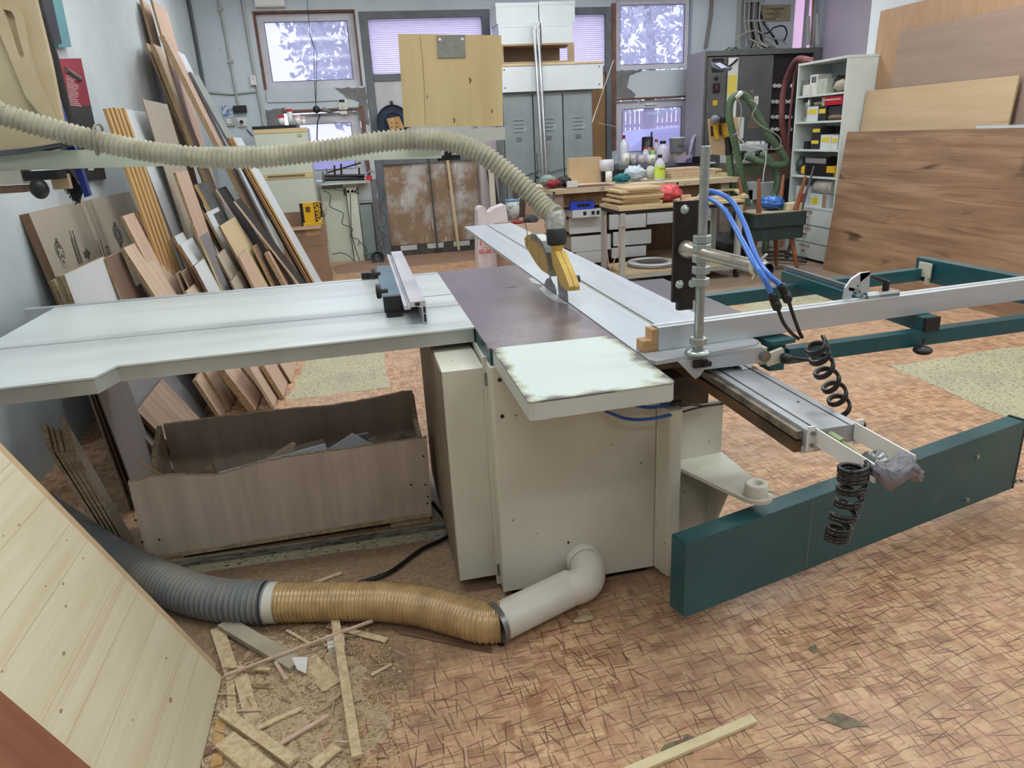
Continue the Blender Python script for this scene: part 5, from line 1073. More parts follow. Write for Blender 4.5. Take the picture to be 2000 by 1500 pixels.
wbox(434, 206, 456, 228, .02, mat('blue_leaflet', (92, 120, 170), (200, 205, 215), .6, sc1=22, contrast=(.45, .55)), 'blue_leaflet', 'small blue and white leaflet stuck on the back wall beside the boards', 'leaflet', bev=0)
wbox(436, 228, 458, 246, .03, M_cond, 'round_plate', 'grey square plate with a round cover left of the wall socket', 'plate', ((.3, .25, .7, .8, M_whitep, 'round_cover'),))
wbox(496, -14, 555, 13, .08, M_whitep, 'fuse_box', 'white box on the back wall above the top left window', 'box', ((.03, .04, .97, .1, M_frame, 'seam'),))
wbox(661, 194, 678, 214, .03, M_whitep, 'alarm_keypad', 'white alarm keypad between the two left windows', 'keypad', ((.1, .72, .75, .98, M_black, 'display'), (.15, .1, .85, .65, mat('keypad_keys', (150, 176, 150), (214, 214, 208), .5, sc1=60, contrast=(.48, .52)), 'keys')))
wbox(665, 214, 678, 223, .006, M_whitep, 'paper_note', 'small white note stuck below the alarm keypad', 'note', bev=0)
ca = thing('wall_camera', 'black camera on a short bracket above the low left window', 'camera', onY(618, 214, 9.7))
q = onY(618, 214, 9.62); MB().lathe(q, [(0, -.03), (.04, -.03), (.045, 0), (.04, .04), (0, .04)], (0, -1, 0), 14).build('camera_body', M_black, ca); MB().tube([onY(630, 214, 9.66), onY(640, 217, 9.66), onY(651, 221, 9.7)], [.03, .022, .008], 8).build('bracket', mat('grey_bracket', (110, 122, 128), None, .5, .3), ca)
for i, (pts, r, lab) in enumerate((([(600, -12), (601, 20), (606, 70), (613, 95), (614, 150), (617, 212)], .004, 'left strand of the dark cable hanging over the top left window'), ([(606, 70), (619, 103), (618, 150), (617, 185), (617, 212)], .004, 'right strand of the dark cable hanging over the top left window'), ([(625, 224), (620, 238), (619, 275)], .008, 'thick black cable hanging from the camera over the low window'), ([(481, 252), (494, 266)], .006, 'short black cable from the plug to the fridge'))):
    tag(MB().tube([onY(p[0], p[1], 9.742 if p[0] < 500 else 9.66) for p in pts], r, 6).build('hanging_cable', M_blk), lab, 'cable')
# white boxed cladding, pipe cover, glass pane and clamps below the low left window
a, b, c, d = fb(632, 355, 662, 522, 9.66); MB
cl = thing('white_cladding', 'white boxed panel under the low left window beside the cartons', 'panel', (-.25, 9.66, 0)); MB().box(-.44, -.13, 9.66, 9.73, 0, .93).build('panel', M_fridge, cl, bevel=.003); MB().box(-.42, -.15, 9.655, 9.66, .12, .8).build('inset', M_fridge, cl, bevel=.002)
pc = thing('pipe_cover', 'tall narrow cream boxed cover right of the white cladding', 'cover', (-.07, 9.6, 0)); MB().box(-.12, .01, 9.60, 9.72, 0, .93).build('box', M_fridge, pc, bevel=.003); MB().cyl((-.0, 9.63, .88), (-.0, 9.60, .88), .02, 10).build('knob', M_whitep, pc)
gpn = thing('framed_glass', 'grey framed glass pane leaning beside the cream boxed cover', 'pane', (.1, 9.6, 0)); MB().par((.025, 9.55, .02), (.155, 0, 0), (0, .012, 0), (0, .1, .70)).build('pane', mat('grey_green_glass', (122, 134, 130), (108, 120, 118), .2, sc1=2), gpn); MB().par((.175, 9.545, .02), (.018, 0, 0), (0, .02, 0), (0, .1, .71)).build('edge_strip', M_blackm, gpn); MB().par((.025, 9.64, .715), (.168, 0, 0), (0, .02, 0), (0, 0, .015)).build('edge_strip', M_blackm, gpn)
sh_ = tag(MB().box(-.42, .19, 9.50, 9.745, .985, 1.005).build('window_ledge', M_fridge), 'narrow pale ledge below the low left window', 'ledge')
for i, (p0, p1, r, lab) in enumerate((((630, 344), (712, 343), .018, 'upper long black bar clamp lying on the ledge'), ((630, 351), (712, 349), .02, 'lower long black bar clamp lying on the ledge'), ((637, 338), (705, 318), .010, 'dark bar clamp slanting up across the low left window'))):
    t = thing('bar_clamp', lab, 'clamp', onY(*p0, 9.52), 'bar clamps by the low left window'); a, b = onY(*p0, 9.52), onY(*p1, 9.52); MB().tube([a, b], r, 4).build('bar', M_black if i < 2 else M_darksteel, t)
    MB().cbox(a + V((.01, 0, .01)), .03, .04, .09).build('jaw', M_steel, t)
for i, (x, y0, y1) in enumerate(((653, 323, 341), (666, 320, 341), (701, 327, 342))):
    tag(MB().cyl(onY(x + 1, y1, 9.53), onY(x, y0, 9.53), .012, 8).build('clamp_bar', M_darksteel), ['left upright dark clamp handle on the ledge', 'middle upright dark clamp handle on the ledge', 'right upright dark clamp handle on the ledge'][i], 'handle')
t = thing('spring_clamp', 'red plastic clamp at the right end of the ledge', 'clamp', onY(720, 348, 9.5)); a, b, c, d = fb(714, 344, 727, 351, 9.5); MB().box(a, b, 9.48, 9.54, c, d).build('body', M_red, t, bevel=.006); MB().tube([onY(716, 340, 9.5), onY(724, 332, 9.5), onY(731, 338, 9.5)], .012, 6).build('handle', M_steel, t)
t = thing('power_strip', 'dark brown socket strip hanging under the ledge', 'socket strip', onY(686, 374, 9.6)); a, b, c, d = fb(671, 367, 700, 380, 9.62); MB().box(a, b, 9.62, 9.66, c, d).build('housing', mat('maroon_plastic', (66, 44, 48), None, .4), t, bevel=.006)
for k in (.3, .6): MB().cyl((a + (b - a) * k, 9.62, (c + d) / 2), (a + (b - a) * k, 9.60, (c + d) / 2), .018, 12).build('socket', M_whitep if k > .5 else M_black, t)
wbox(669, 354, 699, 369, .05, M_whitep, 'white_box', 'white box above the dark socket strip', 'box', y=9.70)
M_wire = mat('dark_teal_wire', (60, 78, 82), None, .5)
for pts, lab in (([(632, 372), (645, 381), (644, 402), (660, 411), (671, 418), (668, 436), (680, 442), (689, 448), (684, 462), (700, 468), (700, 480)], 'dark wire curling down over the white cladding'), ([(642, 360), (655, 370), (671, 372)], 'short dark wire between ledge and socket strip'), ([(650, 497), (668, 494), (685, 503), (700, 519)], 'dark wire arching over the foot of the cladding'), ([(700, 470), (716, 486), (712, 500), (725, 494), (735, 498)], 'dark wire lying by the foot of the glass pane'), ([(684, 378), (686, 440), (690, 470), (703, 512)], 'grey wire hanging from the socket strip to the floor'),
                 ([(733, 350), (751, 378), (741, 410), (752, 419), (754, 440), (738, 446), (752, 460), (738, 475), (748, 486), (736, 500)], 'curly grey wire on the bare plaster beside the steel door')):
    tag(MB().tube(spline([onY(p[0], p[1], 9.53) for p in pts], 6), .006, 6).build('wire', M_wire), lab, 'wire')
q = onY(738, 507, 9.3); mb = MB()
for k in range(7): mb.tube([V((q.x + (.085 - k * .008) * math.cos(a_), 9.3 + .012 * k, q.z + .02 + (.085 - k * .006) * math.sin(a_))) for a_ in [i * math.pi / 10 for i in range(20)]], .006, 5, closed=True)
tag(mb.build('cable_coil', M_wire), 'coil of blue grey cable behind the rip fence', 'cable coil')
# cartons with the yellow tool box
ct_ = thing('carton', 'tall brown cardboard carton with open top standing before the fridge', 'carton', (-.55, 8.5, 0))
x0, x1, y0, y1 = -.86, -.385, 8.32, 8.62
mb = MB(); mb.box(x0, x1, y0, y0 + .008, 0, .62); mb.box(x0, x1, y1 - .008, y1, 0, .76); mb.box(x0, x0 + .008, y0 + .008, y1 - .008, 0, .74); mb.box(x1 - .008, x1, y0 + .008, y1 - .008, 0, .74); mb.box(x0 + .008, x1 - .008, y0 + .008, y1 - .008, .40, .41); mb.build('walls', M_card, ct_)
MB().par((x0, y0, .62), (x1 - x0 - .04, 0, 0), (0, -.05, -.03), (0, .004, .004)).build('flap', M_card, ct_); MB().par((x1, y0, .68), (0, y1 - y0, 0), (.04, 0, .12), (.004, 0, 0)).build('flap', M_card, ct_)
MB().box(x0 + .26, x1 - .06, y0 - .001, y0, .52, .60).build('tape', mat('brown_tape', (186, 156, 104), (160, 134, 108), .5, sc1=18, contrast=(.48, .55)), ct_); MB().box(x0, x1, y0 - .0012, y0, .398, .402).build('seam', M_brownply, ct_)
MB().box(x1, x1 + .001, y0 + .08, y0 + .2, .15, .40).build('paper_label', M_whitep, ct_)
M_yel = mat('tool_box_yellow', (222, 176, 30), None, .5)
yb = thing('yellow_tool_box', 'yellow and black tool carton standing in the open cardboard carton', 'box', (-.56, 8.5, .42)); Yy = 8.42; a, b, c, d = fb(587, 396, 630, 440, Yy); c = .412
MB().box(a, b, Yy, Yy + .12, c, d).build('box', M_yel, yb, bevel=.003)
MB().box(a - .0008, a + .035, Yy - .0012, Yy, c, d).build('black_side', M_black, yb); bs = MB().box(b - .085, b + .0008, Yy - .0012, Yy, c, d).build('black_band', M_black, yb)
MB().box(a + .06, a + .11, Yy - .0012, Yy, d - .10, d - .04).build('picture', mat('tool_picture', (70, 48, 30), (120, 80, 40), .5, sc1=40), yb)
letters('DEWALT', .075, (b - .072, Yy - .002, d - .008), (0, 0, -1), (1, 0, 0), M_yel, bs, 'lettering', .0004, bold=.003, squash=.95)
t = tag(MB().par((a + .02, Yy - .07, .622), (b - a - .02, 0, 0), (0, .05, .0), (0, .004, .03)).build('yellow_flap', M_yel), 'yellow lid flap lying on the front edge of the carton', 'flap')
tag(MB().cyl(onY(620, 446, 8.38), onY(632, 426, 8.40), .022, 14).build('paper_roll', mat('cream_paper_roll', (214, 190, 150), None, .7)), 'cream cardboard roll sticking out in front of the yellow tool box', 'roll')
# hose reel on the door
hr = thing('hose_reel', 'blue cable reel hanging on the steel door behind the plywood board', 'reel', onY(765, 236, 9.66)); q = onY(768, 238, 9.66)
mb = MB(); mb.lathe(q, [(.20, .05), (.205, 0), (.19, -.01), (.12, 0), (.11, .04)], (0, -1, 0), 36); mb.build('rim', mat('reel_blue', (46, 84, 140), (36, 66, 112), .4, sc1=5), hr); MB().lathe(q, [(0, .0), (.19, .0)], (0, -1, 0), 30).build('drum', MC['navy_collar'], hr)
MB().cbox(q + V((0, 0, .215)), .04, .03, .06).build('hook', M_black, hr); MB().cyl(q, V((q.x, BY - .001, q.z)), .03, 10).build('wall_mount', M_steel, hr)
c = onY(772, 243, 9.58); MB().prism([onY(x, y, 9.59) for x, y in ((755, 232), (780, 227), (789, 250), (763, 256))], (0, .02, 0)).build('wooden_plate', M_pineb, hr)
for k in range(4): q2 = onY(765 + (k % 2) * 10, 240 + (k // 2) * 8, 9.585); MB().cyl(q2, q2 - V((0, .006, 0)), .008, 8).build('hole', M_black, hr)

# ------------------------------------------------------------------ lockers and the boxes above them
M_lock = mat('grey_locker_paint', (140, 150, 152), (126, 136, 138), .5, sc1=3, c3=(160, 168, 168), c3sc=6, c3rng=(.62, .75))
lk = thing('locker', 'grey three door steel locker with louvres standing by the workbench', 'locker', (2.42, 9.3, 0))
MB().box(1.86, 3.02, 9.12, 9.6, .0, 1.95).build('carcass', M_lock, lk, bevel=.004)
for i in range(3):
    a = 1.875 + i * .382; dd_ = MB().box(a, a + .365, 9.10, 9.12, .08, 1.92).build('door', M_lock, lk, bevel=.004)
    mb = MB(); mb.box(a - .006, a, 9.103, 9.118, .08, 1.92); mb.build('door_gap', M_black, lk)
    mb = MB()
    for k in range(4): mb.par((a + .12, 9.10, 1.50 + k * .045), (.13, 0, 0), (0, -.008, -.006), (0, 0, .008))
    mb.build('louvres', M_lock, dd_)
    MB().box(a + .15, a + .22, 9.096, 9.10, 1.38, 1.43).build('number_plate', M_greyframe, dd_); MB().cyl((a + .02, 9.10, .94), (a + .02, 9.07, .94), .012, 8).build('lock', M_darksteel, dd_)
letters('ZZ', .035, (1.875 + .16, 9.094, 1.39), (1, 0, 0), (0, 0, 1), M_lock, lk, 'number', .0004)
tag(MB().tube([(2.05, 9.09, .95), (2.3, 9.085, 1.04), (2.45, 9.088, 1.0), (2.7, 9.085, 1.05), (2.95, 9.09, 1.06)], .008, 5, squash=.3).build('tape_strip', M_steel), 'torn silver tape strip across the locker doors', 'tape')
wbx = thing('white_tray_box', 'long white box with screws on top of the grey locker', 'box', (2.45, 9.2, 1.951)); a, b, c, d = fb(987, 132, 1180, 182, 9.05)
MB().box(1.86, 3.14, 9.05, 9.5, 1.951, 2.24).build('panel', M_white, wbx, bevel=.002); MB().box(1.85, 3.16, 9.04, 9.52, 2.24, 2.262).build('top_board', M_mapleb, wbx); 
for (x, z) in ((1.9, 2.0), (1.9, 2.2), (3.09, 2.0), (3.09, 2.2)): MB().cyl((x, 9.051, z), (x, 9.045, z), .008, 8).build('screw', M_darksteel, wbx)
wt = thing('wooden_tray', 'open wooden frame box lying on its side under the white boxes', 'box', (2.3, 9.2, 2.263))
mb = MB(); mb.box(1.88, 2.78, 9.06, 9.45, 2.263, 2.285); mb.box(1.88, 2.78, 9.06, 9.45, 2.46, 2.48); mb.box(1.88, 1.905, 9.06, 9.45, 2.285, 2.46); mb.box(2.70, 2.78, 9.06, 9.08, 2.285, 2.46); mb.box(1.905, 2.70, 9.42, 9.45, 2.285, 2.46); mb.build('frame', [mat('tray_wood', (170, 146, 118), (146, 122, 96), .7, sc1=9, stretch=(.2, 1, 1))], wt, bevel=.002)
for i, (x0, x1, z0, z1, lab) in enumerate(((1.86, 2.36, 2.481, 2.70, 'lower left white box over the locker'), (2.38, 2.77, 2.481, 2.70, 'lower right white box over the locker'), (1.84, 2.35, 2.701, 2.92, 'upper left white box over the locker'), (2.362, 2.80, 2.701, 2.93, 'upper right white box over the locker'))):
    t = thing('white_box', lab, 'box', ((x0 + x1) / 2, 9.2, z0), 'white boxes over the locker'); MB().box(x0, x1, 9.07, 9.45, z0, z1 - .04).build('box', M_white, t, bevel=.002); MB().box(x0 - .003, x1 + .003, 9.067, 9.453, z1 - .04, z1).build('lid', M_white, t, bevel=.002)
for i, px in enumerate((1042.3, 1050)):
    tag(MB().cyl(onY(px, 45, 8.98), (onY(px, 45, 8.98).x + .01, 8.72, .02), .021, 14).build('chrome_tube', mat('chrome', (190, 192, 194), None, .15, .9)), ['left of the two tall chrome tubes leaning before the locker', 'right of the two tall chrome tubes leaning before the locker'][i], 'tube')
tag(MB().tube([onY(1198, 118, 9.5), onY(1180, 170, 9.3), onY(1156, 240, 9.08)], .006, 5).build('white_string', M_whitep), 'taut white cord between window frame and locker', 'cord')
tag(MB().tube([onY(1168, 240, 9.5), onY(1215, 250, 9.69), onY(1250, 195, 9.7)], .004, 5).build('white_string', M_whitep), 'thin pale cord crossing the low right window', 'cord')
# things leaning left of the locker
tag(MB().par((1.62, 8.9, .02), (.07, 0, 0), (0, .03, 0), (.08, .5, 1.18)).build('wooden_plank', M_beige), 'narrow pale plank leaning left of the locker', 'plank')
for i, x in enumerate((1.72, 1.78)): tag(MB().cyl((x, 8.95, .02), (x - .02, 9.53, 1.2), .018, 8).build('dark_pole', M_black), ['left dark pole leaning beside the pale plank', 'right dark pole leaning beside the pale plank'][i], 'pole')
tag(MB().box(1.90, 2.10, 8.88, 8.90, 0, .98).build('dark_board', mat('dark_brown_board', (84, 70, 62), None, .6)), 'dark brown board standing before the locker behind the suction hose', 'board')
tag(MB().box(1.62, 1.855, 9.56, 9.7, 0, 2.2).build('pale_sheet', mat('pinkish_panel', (196, 184, 190), None, .7)), 'pale pinkish panel between the steel door and the locker', 'panel')
# plastic bag with red print
bgm = mat('white_plastic_bag', (226, 216, 220), (206, 196, 202), .35, sc1=7, bump=.5, bsc=14)
Yb = 6.9; bgt = thing('plastic_bag', 'white plastic carrier bag with red lettering standing behind the slide table', 'bag', (1.3, Yb, 0))
pts = [(938, 545), (934, 500), (934, 410), (938, 404), (947, 404), (953, 418), (965, 408), (988, 399), (992, 430), (990, 500), (985, 548)]
zb = onY(960, 545, Yb).z; mb = MB(); P = [onY(x, y, Yb) for x, y in pts]; mb.prism([V((p.x, p.y, max(p.z, .005))) for p in P], (0, .20, 0)); o = mb.build('bag', bgm, bgt, bevel=.02, seg=3)
M_rt = mat('red_print', (214, 88, 84), None, .6)
letters('ПО', .085, onY(937, 480, Yb) - V((0, .003, 0)), (1, 0, 0), (0, 0, 1), M_rt, bgt, 'lettering', .0005, bold=.002); letters('50-00 кг', .055, onY(935, 496, Yb) - V((0, .003, 0)), (1, 0, 0), (0, 0, 1), M_rt, bgt, 'lettering', .0005, bold=.0015)
letters('с.м.м.', .03, onY(940, 486, Yb) - V((0, .003, 0)), (1, 0, 0), (0, 0, 1), M_rt, bgt, 'lettering', .0005)
# cardboard box with bucket, glove and board on it
Yc = 6.6; a, b = onY(1003, 445, Yc).x, onY(1072, 445, Yc).x; zt = onY(1035, 438, Yc).z
cb2 = thing('cardboard_box', 'brown cardboard box standing behind the blade guard', 'carton', ((a + b) / 2, Yc + .2, 0)); MB().box(a - .12, b + .05, Yc, Yc + .62, 0, zt).build('box', M_card, cb2, bevel=.006); MB().par((a - .05, Yc, zt), (b - a, 0, 0), (0, -.09, -.08), (0, .003, .004)).build('flap', M_card, cb2)
Yk = 7.0; q = onY(1007, 425, Yk); bk = thing('paint_bucket', 'paint splashed clear bucket with blue rim on the cardboard box', 'bucket', (q.x, Yk + .1, zt)); h = onY(1007, 391, Yk).z - zt
MB().lathe((q.x, Yk + .1, zt + .001), [(0, 0), (.058, 0), (.068, h), (.062, h), (.054, .01)], n=24).build('bucket', mat('splashed_bucket', (190, 198, 196), (120, 130, 110), .4, sc1=16, contrast=(.5, .62)), bk); MB().lathe((q.x, Yk + .1, zt + h - .012), [(.069, 0), (.073, 0), (.073, .014), (.060, .014)], n=24).build('rim', mat('bucket_blue', (90, 140, 205), None, .4), bk); MB().cyl((q.x + .05, Yk + .1, zt + h - .02), (q.x + .11, Yk + .1, zt + h + .055), .005, 6).build('brush_stick', M_mapleb, bk)
tag(MB().blob(onY(1036, 430, 6.78) + V((0, 0, .0)), .075, .06, .05, 18, 10, .2, 3, 5).build('work_glove', mat('black_glove', (48, 50, 54), (70, 70, 72), .8, sc1=30)), 'black work glove lying on the cardboard box', 'glove')
tag(MB().blob(onY(1010, 434, 6.74), .06, .05, .022, 14, 8, .15, 3, 9).build('red_cloth', mat('dark_red_cloth', (130, 38, 44), None, .8)), 'small dark red cloth beside the black glove', 'cloth')
tag(MB().prism([onY(x, y, 7.1) for x, y in ((1026, 396), (1064, 392), (1080, 430), (1026, 425))], (0, .012, 0)).build('brown_card', M_card), 'brown panel propped behind the black glove', 'panel')

# ------------------------------------------------------------------ workbench with drawers
M_bench = mat('worn_bench_top', (186, 166, 136), (204, 190, 164), .6, sc1=4, stretch=(.3, 2, 1), contrast=(.35, .65), c3=(120, 98, 76), c3sc=5, c3rng=(.6, .75)); M_benchleg = mat('bench_leg', (152, 136, 124), (134, 118, 106), .7, sc1=6)
wb = thing('workbench', 'long worn wooden workbench with white drawers beside the locker', 'workbench', (3.1, 7.9, 0))
MB().box(2.0, 4.15, 7.42, 8.45, .85, .90).build('bench_top', M_bench, wb, bevel=.004)
for (x, y) in ((2.04, 7.46), (3.95, 7.46), (2.04, 8.33), (3.95, 8.33)): MB().box(x, x + .10, y, y + .08, 0, .85).build('leg', M_benchleg, wb, bevel=.003)
MB().box(2.14, 3.95, 7.55, 7.58, .70, .85).build('apron', M_brownply, wb)
MB().box(2.14, 3.95, 8.30, 8.33, .02, .70).build('back_board', M_brownply, wb)
for i, (x, y) in enumerate(((1082, 377), (1323, 358))): q = onY(x, y, 7.42); MB().cyl(q + V((0, .002, 0)), q - V((0, .003, 0)), .014, 10).build('dog_hole', M_darksteel, wb)
for i, (x0, y0, x1, y1, lab) in enumerate(((1112, 424, 1178, 455, 'top left white drawer box under the workbench'), (1116, 460, 1193, 490, 'middle left white drawer box under the workbench, slightly open'), (1125, 491, 1180, 514, 'bottom left white drawer box under the workbench'), (1190, 417, 1262, 446, 'white drawer box under the bench behind the front leg of the cart'), (1264, 414, 1330, 436, 'white drawer box under the bench behind the middle of the cart'), (1198, 451, 1272, 478, 'lower white drawer box behind the cart'), (1195, 482, 1262, 502, 'bottom white drawer box behind the cart'), (1384, 404, 1410, 430, 'rightmost white drawer box under the bench'), (1342, 366, 1400, 380, 'grey flat box on the shelf under the bench end'))):
    a, b, c, d = fb(x0, y0, x1, y1, 7.62); t = thing('drawer_box', lab, 'drawer', ((a + b) / 2, 7.8, c), 'white drawer boxes under the bench'); MB().box(a, b, 7.62, 7.64, c, d).build('front', M_white if i < 8 else M_grey, t, bevel=.002); MB().box(a + .02, b - .02, 7.64, 8.1, c + .01, d - .03).build('box', M_beige, t)
MB().box(2.14, 3.95, 7.66, 8.29, .66, .675).build('under_shelf', M_brownply, wb)
a, b, c, d = fb(1118, 409, 1178, 424, 7.5); t = thing('carton_flat', 'flat white and black carton under the left end of the workbench', 'box', ((a + b) / 2, 7.6, c)); MB().box(a, b, 7.5, 7.85, c, d).build('box', M_white, t); 
for k in (.35, .62, .78): MB().box(a + (b - a) * k, a + (b - a) * (k + .1), 7.498, 7.5, c + .02, d - .02).build('print', M_black, t)
a, b, c2, d2 = fb(1115, 392, 1162, 410, 7.5); t = thing('blue_crate', 'bright blue plastic tray on the flat white carton', 'tray', ((a + b) / 2, 7.6, d)); z = d + .001; mb = MB(); mb.box(a, b, 7.52, 7.84, z, z + .015)
for (u0, u1, v0, v1) in ((a, b, 7.52, 7.53), (a, b, 7.83, 7.84), (a, a + .01, 7.53, 7.83), (b - .01, b, 7.53, 7.83)): mb.box(u0, u1, v0, v1, z + .015, z + .085)
mb.build('tray', mat('bright_blue_plastic', (40, 70, 200), None, .35), t, bevel=.003); MB().box(a + .08, b - .05, 7.515, 7.52, z + .03, z + .06).build('grip_slot', M_black, t)
def small(nm, x0, y0, x1, y1, Y, dep, m, lab, cat, grp=None, z=None, bev=.004, kind='box'):
    a, b, c, d = fb(x0, y0, x1, y1, Y); c = c if z is None else z
    if kind == 'box': o = MB().box(a, b, Y, Y + dep, c, d).build(nm, m, bevel=bev)
    elif kind == 'cyl': o = MB().lathe(((a + b) / 2, Y + (b - a) / 2, c), [(0, 0), ((b - a) / 2, 0), ((b - a) / 2, d - c), (0, d - c)], n=20).build(nm, m)
    else: o = MB().blob(((a + b) / 2, Y + dep / 2, (c + d) / 2 + .005), (b - a) / 2, dep / 2, (d - c) / 2, 32, 20, (kind if isinstance(kind, float) else .15) * .9, 4.2, int(x0), flat=.1).build(nm, m)
    return tag(o, lab, cat, grp)
bz = .901
small('mdf_box', 1112, 308, 1175, 353, 8.1, .1, M_mdf, 'upright mdf box on the workbench before the locker', 'box', z=bz)
small('grey_bag', 1060, 344, 1090, 359, 7.62, .2, mat('grey_cloth', (150, 158, 156), (100, 140, 130), .8, sc1=9), 'crumpled grey green cloth at the left end of the workbench', 'cloth', z=bz, kind=.18)
small('red_glove', 1070, 352, 1100, 361, 7.52, .12, mat('red_cloth', (170, 40, 48), (60, 40, 44), .8, sc1=12), 'red and black glove on the left end of the workbench', 'glove', z=bz, kind=.2)
small('peaked_hat', 1092, 346, 1120, 359, 7.6, .16, M_blackm, 'dark cap lying behind the red glove', 'cap', z=bz, kind=.12)
small('white_mouse', 1109, 354, 1128, 361, 7.5, .06, M_whitep, 'small white plastic case on the dark red mat', 'case', z=bz + .004)
tag(MB().box(2.16, 2.72, 7.46, 7.75, bz, bz + .003).build('red_mat', mat('maroon_mat', (110, 62, 64), (90, 50, 54), .8, sc1=9)), 'dark red mat on the left end of the workbench', 'mat')
small('white_mug', 1176, 312, 1203, 336, 8.0, .12, mat('milky_cup', (206, 206, 210), (190, 188, 194), .4, sc1=5), 'milky plastic measuring jug right of the mdf box', 'jug', z=1.02, kind='cyl')
small('paint_cup', 1185, 335, 1198, 350, 7.95, .1, M_whitep, 'small white cup with red side under the milky jug', 'cup', z=bz, kind='cyl')
small('jug_stand', 1176, 334, 1204, 348, 8.06, .12, M_black, 'dark stand under the milky jug', 'stand', z=bz)
small('clear_bag', 1227, 326, 1268, 349, 7.75, .22, mat('pale_blue_bag', (196, 208, 220), (178, 190, 206), .35, sc1=8, bump=.4, bsc=20), 'crumpled pale blue plastic bag on the workbench', 'bag', z=bz, kind=.2)
small('teal_cloth', 1203, 341, 1234, 353, 7.6, .14, mat('teal_cloth', (40, 124, 132), (30, 96, 108), .8, sc1=14), 'crumpled teal cloth before the pale blue bag', 'cloth', z=bz, kind=.25)
small('cord_ball', 1266, 325, 1285, 349, 7.75, .14, mat('white_cord_ball', (212, 210, 204), (178, 176, 170), .8, sc1=30), 'ball of white cord between the bag and the green bottle', 'ball', z=bz, kind=.05)
def bottle(x0, y0, x1, y1, Y, body_m, cap_m, lab, label_m=None, neck=.3, z=None, txt=None):
    a, b, c, d = fb(x0, y0, x1, y1, Y); c = c if z is None else z; r = (b - a) / 2; h = d - c; cxx = (a + b) / 2; t = thing('bottle', lab, 'bottle', (cxx, Y + r, c))
    MB().lathe((cxx, Y + r, c), [(0, 0), (r * .96, 0), (r, h * .03), (r, h * .62), (r * .8, h * .74), (r * neck, h * .86), (r * neck, h * .9)], n=20).build('body', body_m, t)
    MB().cyl((cxx, Y + r, c + h * .88), (cxx, Y + r, d), r * neck * 1.25, 14).build('cap', cap_m, t)
    if label_m: lb = MB().lathe((cxx, Y + r, c), [(r * 1.01, h * .10), (r * 1.01, h * .58)], n=20).build('label', label_m, t)
    if txt: letters(txt, r * .55, (cxx - r * .5, Y - .004, c + h * .42), (1, 0, 0), (0, 0, 1), M_text, t, 'lettering', .0003)
    return t
M_clear = mat('clear_plastic', (206, 208, 222), (190, 192, 206), .2, sc1=5)
bottle(1283, 302, 1302, 351, 7.62, M_clear, M_black, 'bottle with yellow green label standing at the front of the workbench', mat('lime_label', (206, 226, 92), (190, 214, 80), .5, sc1=6), .34, bz, 'JAVEL')
# window sill shelf with bottles and cans
sl = tag(MB().box(3.30, 4.62, 8.9, 9.72, .98, 1.02).build('sill_shelf', M_greyframe), 'grey shelf crowded with bottles under the low right window', 'shelf'); zs = 1.021
tag(MB().box(3.35, 4.60, 8.6, 8.9, .901, .979).build('cluttered_ledge', mat('dusty_ledge', (140, 136, 134), (110, 108, 108), .8, sc1=20)), 'dusty grey ledge at the back of the workbench', 'ledge') if False else None
bottle(1212, 264, 1232, 326, 9.2, M_clear, mat('dark_red_cap', (140, 40, 60), None, .4), 'tall clear bottle with red cap at the left of the window sill', None, .25, zs)
bottle(1287, 275, 1313, 324, 9.0, mat('milky_jug', (204, 196, 216), (188, 180, 204), .35, sc1=5), M_black, 'milky plastic canister beside the white bucket', None, .35, zs)
bottle(1270, 288, 1284, 322, 9.1, mat('greenish_bottle', (130, 170, 100), None, .4), M_red, 'green spray bottle with black trigger on the window sill', None, .4, zs)
bottle(1257, 287, 1270, 322, 9.05, M_clear, M_red, 'small clear bottle with red cap in the middle of the sill', M_whitep, .5, zs)
bottle(1279, 272, 1288, 300, 9.3, M_clear, M_red, 'slim bottle with red cap behind the canister', None, .5, zs)
for i, (x0, y0, x1, y1, m_, lab) in enumerate(((1217, 299, 1232, 323, M_whitep, 'tin with white label leftmost on the sill'), (1232, 300, 1247, 324, mat('tin_grey', (150, 148, 156), (190, 188, 196), .4, .3, sc1=16), 'grey metal tin second on the sill'), (1246, 302, 1266, 325, mat('lilac_tin', (190, 180, 196), (160, 150, 168), .4, sc1=14), 'lilac tin in the middle of the sill'), (1267, 302, 1284, 323, M_whitep, 'white labelled tin before the green spray bottle'), (1258, 267, 1279, 296, M_black, 'black pot standing behind the red capped bottle'))):
    a, b, c, d = fb(x0, y0, x1, y1, 9.0 if i < 4 else 9.4); t = thing('paint_tin', lab, 'tin', ((a + b) / 2, 9.05, zs), 'tins on the sill'); r = (b - a) / 2; Yt = 9.0 if i < 4 else 9.4
    MB().lathe(((a + b) / 2, Yt + r, zs), [(0, 0), (r, 0), (r, d - zs - .01), (r * .9, d - zs - .01), (r * .9, d - zs), (0, d - zs)], n=18).build('can', m_, t); MB().box((a + b) / 2 - r * .4, (a + b) / 2 + r * .4, Yt - .004, Yt + .01, zs + .03, zs + (d - zs) * .6).build('label', M_beige, t)
q = onY(1272, 262, 9.42); tag(MB().cyl(q - V((0, 0, .10)), q + V((.005, 0, .03)), .012, 8).build('brush_stick', M_darksteel), 'dark brush handle standing in the black pot', 'handle')
wbk = thing('white_bucket', 'white bucket with handwritten letters standing on the window sill', 'bucket', onY(1328, 296, 9.2)); a, b, c, d = fb(1314, 270, 1343, 298, 9.2); r = (b - a) / 2; cxx = (a + b) / 2
